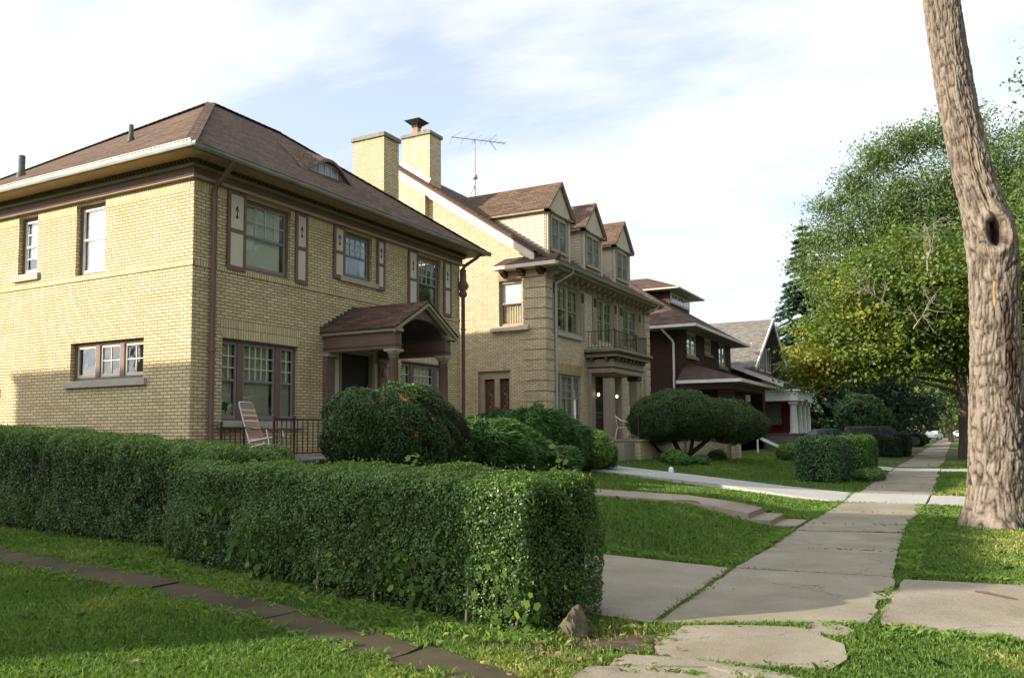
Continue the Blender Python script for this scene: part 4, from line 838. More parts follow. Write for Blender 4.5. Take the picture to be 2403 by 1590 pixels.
b=MB(); b.box(-26,EX3+.09,ea3-.09,ea3,zz0-.13,zz0+.01); b.box(EX3,EX3+.09,ea3,eb3+.09,zz0-.13,zz0+.01); b.build('gutter',WHITED,h3)
downspout(h3,[(-13.35,ea3+.02,zz0-.1),(-13.30,ea3+.1,6.85),(-13.0,Y3-.15,6.35),(-12.95,Y3-.07,6.2),(-12.95,Y3-.07,1)],.06,WHITE)
for i,w in enumerate(w3):
    window(h3,G3,*w,units=[1,1] if i!=1 else [1,1,1],grid=[(1,1)]*3,mc=noisy('pale_frame',(.42,.42,.36),(.48,.48,.42)),msash=MUNT,mm=MUNT,sill=.1,mull=.09,case=.08,rec=.05,mb=CURT,curt=.45,sill_m=noisy('tan_stone_sill',(.30,.20,.14),(.36,.25,.18)),sillx=.15,sh=.18)
# dormer with its own hipped roof
def p3(x): return zz0+(EX3-x)*k3
dxf=-14.6; dy0,dy1=46.9,51.0; dzt=9.95; dzb=p3(dxf)
b=MB(); xb=EX3-(dzt-zz0)/k3; b.add([(dxf,dy0,dzb),(dxf,dy1,dzb),(dxf,dy1,dzt),(dxf,dy0,dzt),(xb,dy0,dzt),(xb,dy1,dzt)],[(0,1,2,3),(0,3,4),(1,5,2),(3,2,5,4)]); do=b.build('dormer',ROOF3,r3o)
b=MB(); o_=.75; a_=(dxf+o_,dy0-o_,dzt); b_=(dxf+o_,dy1+o_,dzt); pk_=(dxf+o_-(dy1-dy0+2*o_)/2,(dy0+dy1)/2,dzt+(dy1-dy0+2*o_)/2*.42); bk=EX3-(pk_[2]-zz0)/k3
b.quad(a_,b_,pk_); b.quad((xb-1,dy0-o_,dzt),a_,pk_,(bk-.5,pk_[1],pk_[2])); b.quad(b_,(xb-1,dy1+o_,dzt),(bk-.5,pk_[1],pk_[2]),pk_); b.build('dormer_roof',ROOF3,do)
b=MB(); b.box(xb-1,dxf+o_+.04,dy0-o_-.04,dy1+o_+.04,dzt-.10,dzt-.01); b.build('dormer_eave',noisy('pale_eave',(.40,.39,.34),(.46,.45,.4)),do)
b=MB(); Fd=fx(dxf)
b.fb(Fd,dy0+.1,dy1-.1,dzb+.15,dzt-.15,.0,.05); b.build('dormer_window',WHITE,do)
b=MB(); 
for i in range(3):
    u=dy0+.25+(dy1-dy0-.5)*i/3; wd_=(dy1-dy0-.5)/3-.12
    for q in range(2): b.fb(Fd,u+.06+q*wd_/2,u+.06+(q+.88)*wd_/2,dzb+.27,dzt-.27,.05,.056)
b.build('dormer_panes',noisy('dull_pane',(.16,.18,.17),(.28,.30,.28),rough=.1,spec=.8),do)
# porch
px1=-9.25; pya,pyb=41.0,50.9; pz=4.12
b=MB(); b.quad((X3,pya,pz),(px1,pya,pz),(X3,pya+2.3,5.25)) if 0 else b.add([(X3,pya,pz),(px1,pya,pz),(px1,pyb,pz),(X3,pyb,pz),(X3,pya+1.9,5.2),(X3,pyb-1.9,5.2)],[(0,1,4),(1,2,5,4),(2,3,5)]); po3=b.build('porch_roof',ROOF2,h3)
b=MB(); b.box(X3,px1+.05,pya-.05,pya+.08,pz-.14,pz+.02); b.box(px1-.08,px1+.05,pya+.08,pyb,pz-.14,pz+.02); b.build('porch_gutter',WHITE,po3)
b=MB(); b.box(X3,px1-.08,pya+.08,pyb,pz-.13,pz-.10); b.build('porch_ceiling',noisy('pale_soffit',(.26,.25,.2),(.3,.29,.24)),po3)
b=MB(); b.box(X3,-9.9,41.7,50.2,pz-.42,pz-.14); b.build('porch_beam',noisy('dull_brown_beam',(.12,.08,.06),(.16,.11,.08)),po3)
b=MB(); b.box(X3,-9.95,41.8,50.1,0,1.5); b.build('porch_base',RB,h3)
for yy in (41.8,49.4):
    b=MB(); b.box(-10.6,-9.9,yy,yy+.72,0,pz-.42); b.build('porch_pier',RB,h3)
b=MB(); b.box(-10.66,-9.84,41.7,50.2,1.95,2.05); b.build('parapet_coping',noisy('tan_stone_sill',(.30,.20,.14),(.36,.25,.18)),h3)
b=MB(); b.box(-10.55,-9.95,42.5,49.4,0,1.95); b.build('porch_parapet',RB,h3)
b=MB(); b.fb(fx(-9.945),42.6,42.75,1.1,1.42,0,.02).fb(fx(-9.945),42.75,42.86,1.1,1.18,0,.02); b.build('house_letter',noisy('cream_letter',(.5,.4,.25),(.55,.45,.3)),h3)
# ---------------- house 4 ----------------
X4=-12.0; h4=empty('grey_roofed_house',(-16,62,.3),'house with steep grey shingle gable, red gable wall and white columned porch','house')
G4=fx(-12.35); pkY,pkZ=61.43,9.66; la,za_=55.1,5.75; lb_,zb_=67.9,5.45; FX=-11.45
b=MB(); b.add([G4.p(56.0,0),G4.p(67.2,0),G4.p(67.2,5.7),G4.p(pkY,pkZ-.3),G4.p(56.0,6.1)],[(0,1,2,3,4)]); b.quad((-12.35,56.0,0),(-12.35,56.0,6.1),(-26,56.0,6.1),(-26,56.0,0)); b.build('wall',noisy('red_siding',(.16,.028,.022),(.21,.04,.03),scale=2,rough=.6),h4)
b=MB()
for ylow,zlow in ((la,za_),(lb_,zb_)):
    e0_=Vector((FX,ylow,zlow)); p0=Vector((FX,pkY,pkZ)); e1_=Vector((-27,ylow,zlow)); p1=Vector((-27,pkY,pkZ)); t=Vector((0,0,-.12)); b.hexa([e0_+t,p0+t,p1+t,e1_+t,e0_,p0,p1,e1_])
r4=b.build('roof',ROOF4,h4)
b=MB(); b.bar((FX+.03,la,za_-.10),(FX+.03,pkY,pkZ-.12),.09,.24); b.bar((FX+.03,lb_,zb_-.10),(FX+.03,pkY,pkZ-.12),.09,.24); b.split('barge_board',WHITED,r4)
b=MB(); b.hexa([(-14.5,54.8,6.55),(-9.7,54.8,4.55),(-9.7,62.6,4.55),(-14.5,62.6,6.55),(-14.5,54.8,6.67),(-9.7,54.8,4.67),(-9.7,62.6,4.67),(-14.5,62.6,6.67)]); b.build('shed_roof',ROOF4,r4)
b=MB(); b.bar((-14.5,54.76,6.5),(-9.65,54.76,4.50),.08,.26); b.build('shed_barge_board',WHITED,r4)
b=MB(); b.box(-26,-12.5,54.9,55.99,0,5.4); b.build('side_wing',noisy('dark_wing',(.05,.03,.025),(.07,.04,.03)),h4)
for u in (58.9,61.4,63.9):
    b=MB(); b.fb(G4,u-.8,u+.8,5.9,7.7,0,.06); o=b.build('window',WHITE,h4)
    b=MB(); b.fb(G4,u-.65,u-.06,6.02,7.55,.06,.066).fb(G4,u+.06,u+.65,6.02,7.55,.06,.066); b.split('pane',noisy('dull_pane',(.16,.18,.17),(.28,.30,.28)),o)
for u in (57.6,65.4,61.43):
    b=MB(); z_=pkZ-abs(u-pkY)*.61-.55; b.bar((-12.3,u,z_-.6),(-11.55,u,z_),.12,.12); b.bar((-12.3,u,z_),(-11.5,u,z_),.12,.12); b.build('gable_bracket',WHITE,h4)
# porch of house 4
qx=-8.95; q0,q1=55.8,61.9
b=MB(); b.box(X4-.3,qx,q0,q1,3.55,4.12); b.box(X4-.3,qx+.15,q0-.15,q1+.15,4.12,4.22); b.box(X4-.3,qx+.08,q0-.08,q1+.08,3.50,3.55); pe=b.build('porch_entablature',WHITE,h4,bevel=.02)
b=MB()
y=q0+.2
while y<q1: b.box(qx,qx+.10,y,y+.12,3.95,4.10); y+=.35
x=X4
while x<qx: b.box(x,x+.12,q0-.1,q0,3.95,4.10); x+=.35
b.build('entablature_blocks',WHITED,pe)
for yy in (q0+.35,q0+2.3,q0+4.0,q1-.3):
    c=MB(); c.lathe(qx-.35,yy,[(.30,1.35),(.30,1.45),(.25,1.5),(.25,2.2),(.20,3.2),(.22,3.28)],16); c.box(qx-.62,qx-.08,yy-.27,yy+.27,3.28,3.50); c.build('porch_column',WHITE,h4)
b=MB(); b.box(X4-.3,qx,q0,q1,0,1.30); b.build('porch_base',CONCG,h4)
b=MB(); b.box(X4-.3,qx+.05,q0-.05,q1+.05,1.30,1.38); b.build('porch_floor',noisy('terracotta_edge',(.22,.11,.07),(.27,.14,.09)),h4)
for i in range(3):
    y_=q0+.6+i*1.75; b=MB(); b.box(qx-.42,qx-.34,y_+.05,y_+1.35,1.38,1.95); b.build('porch_panel',WHITE,h4)
b=MB(); b.fb(fy(q0+.3),-11.6,-10.4,1.95,3.4,-1.9,-1.8); b.build('porch_window',noisy('dull_pane',(.16,.18,.17),(.28,.30,.28)),h4)
b=MB(); b.box(-12.3,-9.3,q0+2.6,q0+2.7,1.38,3.5); b.build('porch_back_wall',noisy('red_siding',(.16,.028,.022),(.21,.04,.03)),h4)
# ---------------- house 5 and 6, farther down ----------------
h5=empty('dark_gabled_house',(-15,82,.3),'dark brown gabled house mostly hidden behind the yellowing maple','house')
b=MB(); b.box(-24,-12.2,76,86,0,5.4); b.build('wall',noisy('dark_brown_wall',(.04,.025,.02),(.06,.035,.03),scale=2),h5)
b=MB(); b.add([(-11.4,75.2,5.2),(-11.4,81,9.2),(-25,81,9.2),(-25,75.2,5.2),(-11.4,86.8,5.2),(-25,86.8,5.2)],[(0,1,2,3),(1,4,5,2)]); b.quad((-12.2,75.6,5.3),(-12.2,86.4,5.3),(-12.2,81,9.0)); b.build('roof',ROOF2,h5)
b=MB(); b.bar((-11.35,75.2,5.1),(-11.35,81,9.1),.1,.2); b.bar((-11.35,86.8,5.1),(-11.35,81,9.1),.1,.2); b.build('barge_board',WHITED,h5)
b=MB(); b.box(-12.2,-12.12,77.2,78.6,2.0,3.8); b.build('window',MUNT,h5)
b=MB(); b.box(-18.5,-17.5,78,79,8,11); b.build('chimney',RB2,h5)
b=MB(); b.box(-12.2,-9.8,77,85,2.9,3.1); b.build('porch_roof',ROOF2,h5)
for y_ in (77.4,84.5):
    b=MB(); b.box(-10.2,-9.9,y_,y_+.3,0,2.9); b.build('porch_post',noisy('dull_brown_beam',(.12,.08,.06),(.16,.11,.08)),h5)
h6=empty('orange_brick_house',(-15,104,.3),'orange brick house with pale trim glimpsed far down behind the bushes','house')
b=MB(); b.box(-26,-12.5,97,110,0,6); b.build('wall',RB2,h6)
b=MB(); b.add([(-11.6,96,5.9),(-11.6,111,5.9),(-18,103.5,10),(-27,96,5.9),(-27,111,5.9),(-27,103.5,10)],[(0,1,2),(0,2,5,3),(1,4,5,2)]); b.build('roof',ROOF3,h6)
for y_ in (99,103,107):
    for z_ in (1.6,4.2):
        b=MB(); b.box(-12.5,-12.42,y_,y_+1.2,z_,z_+1.3); b.build('window',MUNT,h6)
b=MB(); b.box(-12.5,-12.4,101,102,.3,2.5); b.build('front_door',WHITE,h6)
h7=empty('pale_far_house',(-15,135,.3),'small pale house at the far end of the row seen through trees','house')
b=MB(); b.box(-26,-12.5,128,142,0,6); b.build('wall',noisy('pale_far_wall',(.4,.36,.28),(.46,.42,.33)),h7)
b=MB(); b.add([(-11.6,127,5.9),(-11.6,143,5.9),(-18,135,10),(-27,127,5.9),(-27,143,5.9),(-27,135,10)],[(0,1,2),(0,2,5,3),(1,4,5,2)]); b.build('roof',ROOF2,h7)
for y_ in (131,138):
    b=MB(); b.box(-12.5,-12.42,y_,y_+1.4,3.8,5.2); b.build('window',DARK,h7)
# ---------------- neighbour beyond the left edge, casts the big shade ----------------
h8=empty('flat_roofed_brick_building',(-22,-3.5,0),'flat roofed yellow brick building standing left of the camera, outside the view','building')
b=MB(); b.box(-30.15,-16.2,-7.2,-.4,0,9.35); b.build('wall',YB,h8)
b=MB(); b.box(-30.25,-16.1,-7.3,-.3,9.35,9.55); b.build('roof',CONC,h8,bevel=.02)
for x in (-29,-25.5,-22,-18.5):
    for z in (1.5,5.2):
        b=MB(); b.box(x,x+1.1,-.4,-.34,z,z+1.6); o=b.build('window',WHITE,h8); b=MB(); b.box(x+.1,x+1.0,-.34,-.33,z+.1,z+1.5); b.build('pane',noisy('dull_pane',(.16,.18,.17),(.28,.30,.28)),o)
# ---------------- furniture and small things ----------------
# porch railing of house 1
t=empty('porch_railing',(-10.9,12.5,1.0),'dark iron railing with ball finials along the grey porch of the nearest house','railing')
PXR=-10.75
def rail_run(p0,p1,n,zb,zt):
    p0=Vector(p0);p1=Vector(p1); b=MB(); b.bar(p0+Vector((0,0,zt)),p1+Vector((0,0,zt)),.035,.03); b.bar(p0+Vector((0,0,zb)),p1+Vector((0,0,zb)),.03,.02)
    b.build('rail',RUST,t)
    for i in range(n):
        q=p0.lerp(p1,(i+.5)/n); c=MB(); c.bar(q+Vector((0,0,zb)),q+Vector((0,0,zt)),.016); c.build('baluster',RUST,t)
def post(x,y,z0,z1,par=None,r=.024):
    b=MB(); b.lathe(x,y,[(r*1.4,z0),(r*1.4,z0+.03),(r,z0+.05),(r,z1-.05),(r*1.2,z1-.04),(r*.6,z1-.02),(r*1.5,z1+.02),(r*1.5,z1+.04),(r*.3,z1+.07)],10); return b.build('post',RUST,par or t)
rail_run((PXR,11.5,1.05),(PXR,13.6,1.05),15,.12,.74)
rail_run((PXR,11.46,1.05),(PXR,10.99,1.05),4,.12,.74)
rail_run((PXR-.1,10.98,1.0),(-12.6,10.98,1.0),12,.12,.74) if 0 else rail_run((-12.85,11.70,1.0),(-12.85,12.25,1.0),4,.10,.66)
for x,y in ((PXR,10.97),(PXR,11.48),(PXR,13.62)): post(x,y,1.05,1.80)
for x,y in ((-12.85,11.68),(-12.85,12.28)): post(x,y,1.0,1.72)
# striped folding lawn chair on the porch
lc=empty('lawn_chair',(-11.55,11.42,1.05),'folding lawn chair with orange, cream and brown webbing on the front porch','chair')
CH=noisy('white_tube',(.62,.60,.57),(.72,.70,.67),scale=5,rough=.35)
ox,oy,oz=-11.55,11.42,1.05
fv=Vector((.96,.28,0)); rv=Vector((-.28,.96,0))   # forward, to its side
def cp(f,s,z): return Vector((ox,oy,oz))+fv*f+rv*s+Vector((0,0,z))
WEB=[noisy('web_pink_brown',(.38,.22,.17),(.45,.27,.21),scale=5),noisy('web_cream',(.62,.52,.36),(.7,.6,.42),scale=5),noisy('web_orange',(.42,.15,.06),(.5,.19,.08),scale=5)]
for s in (-.27,.27):
    b=MB(); b.tube([cp(-.05,s,.30),cp(-.17,s*.97,.66),cp(-.29,s*.92,1.04)],.012,8); b.build('back_tube',CH,lc)
    b=MB(); b.tube([cp(-.05,s,.34),cp(.44,s,.42)],.012,8); b.build('seat_tube',CH,lc)
    b=MB(); b.tube([cp(-.16,s*1.08,.60),cp(.10,s*1.12,.56),cp(.32,s*1.12,.58)],.016,8); b.build('armrest',noisy('dark_arm',(.10,.06,.05),(.14,.09,.07)),lc)
    b=MB(); b.tube([cp(.30,s*1.12,.57),cp(.36,s*1.1,.28),cp(.43,s*1.06,.0)],.012,8); b.build('leg',CH,lc)
    b=MB(); b.tube([cp(.26,s*1.05,.30),cp(.0,s*1.05,.24),cp(-.30,s*1.05,.0)],.012,8); b.build('leg',CH,lc)
b=MB(); b.tube([cp(-.29,-.248,1.04),cp(-.305,-.2,1.075),cp(-.305,.2,1.075),cp(-.29,.248,1.04)],.012,8); b.build('top_tube',CH,lc)
b=MB(); b.tube([cp(.43,-.286,.015),cp(.43,.286,.015)],.011,8).tube([cp(.35,-.3,.24),cp(.35,.3,.24)],.009,8); b.split('foot_tube',CH,lc)
pat=[0,0,1,0,1,2,1,0,0,1,0,0,0,1,0,2]
for i in range(14):
    f0=i/14; a=cp(-.045-.24*f0,0,.36+.70*f0); b=MB(); a2=cp(-.045-.24*(f0+.052),0,.36+.70*(f0+.052)); w_=.262-.02*f0
    b.hexa([a-rv*w_,a+rv*w_,a+rv*w_+fv*.004,a-rv*w_+fv*.004,a2-rv*w_,a2+rv*w_,a2+rv*w_+fv*.004,a2-rv*w_+fv*.004]); b.build('back_strap',WEB[pat[13-i]],lc)
for i in range(9):
    f0=i/9; a=cp(-.03+.46*f0,0,.345+.078*f0); a2=cp(-.03+.46*(f0+.085),0,.345+.078*(f0+.085)); b=MB(); b.hexa([a-rv*.27,a+rv*.27,a2+rv*.27,a2-rv*.27,a-rv*.27+Vector((0,0,.004)),a+rv*.27+Vector((0,0,.004)),a2+rv*.27+Vector((0,0,.004)),a2-rv*.27+Vector((0,0,.004))]); b.build('seat_strap',WEB[pat[i]],lc)
# white plastic chairs on the porch of house 2
def plastic_chair(x,y,z,ang,label):
    e=empty('plastic_chair',(x,y,z),label,'chair','white plastic chairs on the second porch')
    ca,sa=math.cos(ang),math.sin(ang)
    def p(f,s,h): return Vector((x+f*ca-s*sa,y+f*sa+s*ca,z+h))
    PW=WHITE
    b=MB(); b.hexa([p(-.22,-.22,.40),p(.24,-.24,.42),p(.24,.24,.42),p(-.22,.22,.40),p(-.22,-.22,.43),p(.24,-.24,.45),p(.24,.24,.45),p(-.22,.22,.43)]); b.build('seat',PW,e,bevel=.008)
    b=MB(); arc=[p(-.24-.05*math.cos(t),.23*math.sin(t),.80+.05*math.cos(t)) for t in [(-1.5+3*i/12) for i in range(13)]]
    b.tube([p(.20,-.27,.62)]+[p(-.05,-.28,.66)]+arc+[p(-.05,.28,.66),p(.20,.27,.62)],.024,8); b.build('back_and_arms',PW,e)
    for i in range(5):
        s=-.15+.075*i; b=MB(); b.bar(p(-.22,s*.9,.42),p(-.285,s,.83),.05,.012); b.build('back_slat',PW,e)
    for f,s in ((.2,.26),(.2,-.26)):
        b=MB(); b.tube([p(f,s,.62),p(f+.02,s,.42),p(f+.06,s*1.08,0)],[.02,.022,.016],8); b.build('leg',PW,e)
    for f,s in ((-.22,.22),(-.22,-.22)):
        b=MB(); b.tube([p(f,s,.42),p(f-.09,s*1.15,0)],[.022,.016],8); b.build('leg',PW,e)
plastic_chair(-10.75,28.6,1.26,.35,'white plastic armchair nearest the porch steps of the second house')
plastic_chair(-10.45,30.6,1.26,-.5,'white plastic armchair behind the porch railing, partly hidden by iron bars')
t=empty('porch_railing',(-9.8,30,1.26),'black iron railing around the raised porch of the second house','railing')
def rr(p0,p1,n,zb,zt,m=BLACK,sq=.014):
    p0=Vector(p0);p1=Vector(p1); b=MB(); b.bar(p0+Vector((0,0,zt)),p1+Vector((0,0,zt)),.035,.03); b.bar(p0+Vector((0,0,zb)),p1+Vector((0,0,zb)),.03,.02); b.build('rail',m,t)
    for i in range(n):
        q=p0.lerp(p1,(i+.5)/n); c=MB(); c.bar(q+Vector((0,0,zb)),q+Vector((0,0,zt)),sq); c.build('baluster',m,t)
rr((-9.82,28.9,1.26),(-9.82,31.2,1.26),18,.1,.78); rr((-9.82,31.2,1.26),(-9.82,33.5,1.26),18,.1,.78); rr((-10.2,27.62,1.26),(-9.82,27.62,1.26),3,.1,.78)
for y_ in (27.62,28.9,31.2,33.5): post(-9.82,y_,1.26,2.1,t,.022)
# low iron gate and brick pier by the lawn
t=empty('iron_gate',(-8.6,33.6,.45),'small black iron gate standing in the low tan brick wall','gate')
for i in range(7):
    c=MB(); c.bar((-8.0,33.55+i*.10,.50),(-8.0,33.55+i*.10,1.22),.018); c.build('gate_bar',BLACK,t)
b=MB(); b.bar((-8.0,33.5,1.2),(-8.0,34.2,1.2),.03); b.bar((-8.0,33.5,.55),(-8.0,34.2,.55),.03); b.build('gate_frame',BLACK,t)
t=empty('low_brick_wall',(-9,33.6,.3),'low tan brick garden wall with end pier beside the iron gate','wall')
b=MB(); b.box(-9.6,-8.1,32.9,33.3,.2,1.22); b.build('wall',YB2,t)
for y_ in (33.2,34.25):
    b=MB(); b.box(-8.2,-7.85,y_,y_+.32,.2,1.28); b.build('pier',YB2,t,bevel=.01)
# sloped white handrail near house 3
t=empty('handrail',(-8,38,.3),'white sloping ramp handrail in front of the dark red brick house','handrail')
b=MB(); b.bar((-9.4,39.8,1.35),(-8.6,41.2,1.28),.12,.13).bar((-8.6,41.2,1.28),(-6.9,41.3,.45),.12,.13); b.split('rail',WHITED,t)
for p in ((-9.3,39.9,1.3),(-8.55,41.2,1.22),(-7.2,41.28,.6)):
    b=MB(); b.bar((p[0],p[1],gz1(p[0],p[1])-.05),p,.07); b.build('post',WHITED,t)
b=MB(); b.lathe(-7.3,30.4,[(.02,.2),(.02,.92),(.045,.94),(.045,1.06),(.02,1.1)],10); o=b.build('lawn_stake',METAL); tag(o,'thin grey metal stake with small head in the lawn by the brick pier','stake')
b=MB(); b.lathe(-7.0,22.3,[(.06,.36),(.08,.42),(.06,.52),(.02,.55)],10); o=b.build('garden_light',WHITE); tag(o,'tiny white garden light beside the pale walk','light')
# chain link gate between houses
t=empty('chain_link_gate',(-13.5,22.6,.5),'grey chain link gate closing the passage between the two brick houses','gate')
b=MB(); b.tube([(-14.1,22.6,.5),(-14.1,22.6,1.78)],.035,8); b.lathe(-14.1,22.6,[(.045,1.78),(.03,1.84),(.005,1.86)],8); b.build('post',METAL,t)
b=MB(); b.tube([(-14.0,22.6,1.85),(-13.0,22.6,1.87),(-11.9,22.6,1.80),(-11.9,22.6,.55),(-14.0,22.6,.55),(-14.0,22.6,1.85)],.022,8); b.build('gate_frame',METAL,t)
b=MB()
for i in range(22):
    x=-14.0+i*.1; b.tube([(x,22.6,.6),(min(x+1.2,-11.9),22.6,.6+min(1.2,-11.9-x))],.0035,4,cap=False); b.tube([(x,22.6,1.82),(min(x+1.2,-11.9),22.6,1.82-min(1.2,-11.9-x))],.0035,4,cap=False)
b.build('wire_mesh',METAL,t)
# TV antenna
t=empty('tv_antenna',(-18.93,31.75,12.0),'thin metal television antenna on a mast above the second roof','antenna')
AM=noisy('antenna_metal',(.16,.16,.17),(.24,.24,.25),scale=4,rough=.4,metal=.5)
mx_,my_=-18.93,31.75
b=MB(); b.tube([(mx_,my_,12.0),(mx_,my_,14.95)],.028,8); b.build('mast',AM,t)
for a in (0,2.1,4.2):
    b=MB(); b.tube([(mx_+.38*math.cos(a),my_+.38*math.sin(a),11.95),(mx_,my_,12.85)],.012,6); b.build('brace',AM,t)
b=MB(); b.lathe(mx_,my_,[(.05,13.1),(.12,13.12),(.12,13.3),(.05,13.34)],10); b.build('rotor_box',noisy('pale_rotor',(.4,.4,.33),(.5,.5,.42)),t)
P0=Vector((mx_-.72,my_-.88,14.93)); P1=Vector((mx_+.95,my_+1.2,14.99)); bd=(P1-P0).normalized(); el=bd.cross(Vector((0,0,1)))
b=MB(); b.bar(P0,P1,.028); b.build('boom',AM,t)
for i,(f,l) in enumerate(((.02,.95),(.22,.85),(.40,.70),(.55,.55),(.66,.45),(.78,.34),(.88,.3),(.97,.25))):
    q=P0.lerp(P1,f); b=MB(); b.tube([q-el*l+bd*.18*(1 if i<4 else 0),q,q+el*l+bd*.18*(1 if i<4 else 0)],.009,5); b.build('element',AM,t)
b=MB(); q=P0.lerp(P1,.70); 
for sg in (-1,1): b.bar(q,q+bd*.35+Vector((0,0,sg*.38)),.02)
b.build('corner_reflector',AM,t)
# ---------------- rock, twig, litter ----------------
bm=bmesh.new(); bmesh.ops.create_icosphere(bm,subdivisions=4,radius=1)
for v in bm.verts:
    c=v.co.copy(); n=.16*math.sin(3.1*c.x+1.7*c.z)+.13*math.sin(4.3*c.y-2*c.z+1)+.05*math.sin(9*c.x+7*c.y+11*c.z)
    v.co=c*(1+n); zf=(v.co.z+1)/2; v.co.x*=.115*(1.05-.42*zf); v.co.y*=.12*(1.05-.38*zf); v.co.z=v.co.z*.125+.085; v.co.x+=.03*zf
me=bpy.data.meshes.new('rock'); bm.to_mesh(me); bm.free(); me.materials.append(noisy('brown_stone',(.075,.065,.042),(.15,.125,.085),scale=7,rough=.9,bump=.6,bscale=40)); 
for p in me.polygons: p.use_smooth=False
o=bpy.data.objects.new('rock',me); C.objects.link(o); o.location=(-2.56,5.66,0); tag(o,'upright brown rock at the foot of the near hedge end','rock')
b=MB(); b.tube([(.10,8.75,.03),(.2,8.68,.036),(.34,8.55,.032),(.42,8.50,.03)],[.008,.011,.008,.004],6); o=b.build('twig',noisy('twig_bark',(.08,.05,.035),(.12,.08,.055))); tag(o,'thin brown twig lying on the right concrete slab','twig')
DL=noisy('dry_leaf',(.13,.085,.045),(.24,.17,.09),scale=12,rough=.7)
LP=[(-.32,0),(-.12,.16),(-.2,.34),(0,.26),(.12,.42),(.2,.2),(.42,.22),(.3,.02),(.42,-.2),(.18,-.16),(.1,-.36),(-.04,-.2),(-.2,-.3),(-.14,-.1)]
for i,(x,y_,s,a,lab) in enumerate(((-4.75,3.62,.11,.4,'curled tan leaf lying on the sunlit grass at the bottom left'),(-2.6,5.25,.08,2,'brown dry leaf lying on bare soil before the rock'),(-1.9,7.9,.05,1,'small brown leaf on the driveway slab edge'),(-2.95,7.25,.07,3,'reddish dry leaf on the concrete beside the hedge'))):
    b=MB(); z=gz1(x,y_)+(.05 if i in(0,1) else .03); pts=[(x+s*(p*math.cos(a)-q*math.sin(a)),y_+s*(p*math.sin(a)+q*math.cos(a)),z+s*.35*(p*p+q*q)) for p,q in LP]; n=len(pts); c0=(x,y_,z)
    b.add([c0]+pts,[(0,k+1,(k+1)%n+1) for k in range(n)]); o=b.build('dry_leaf',DL); tag(o,lab,'leaf')
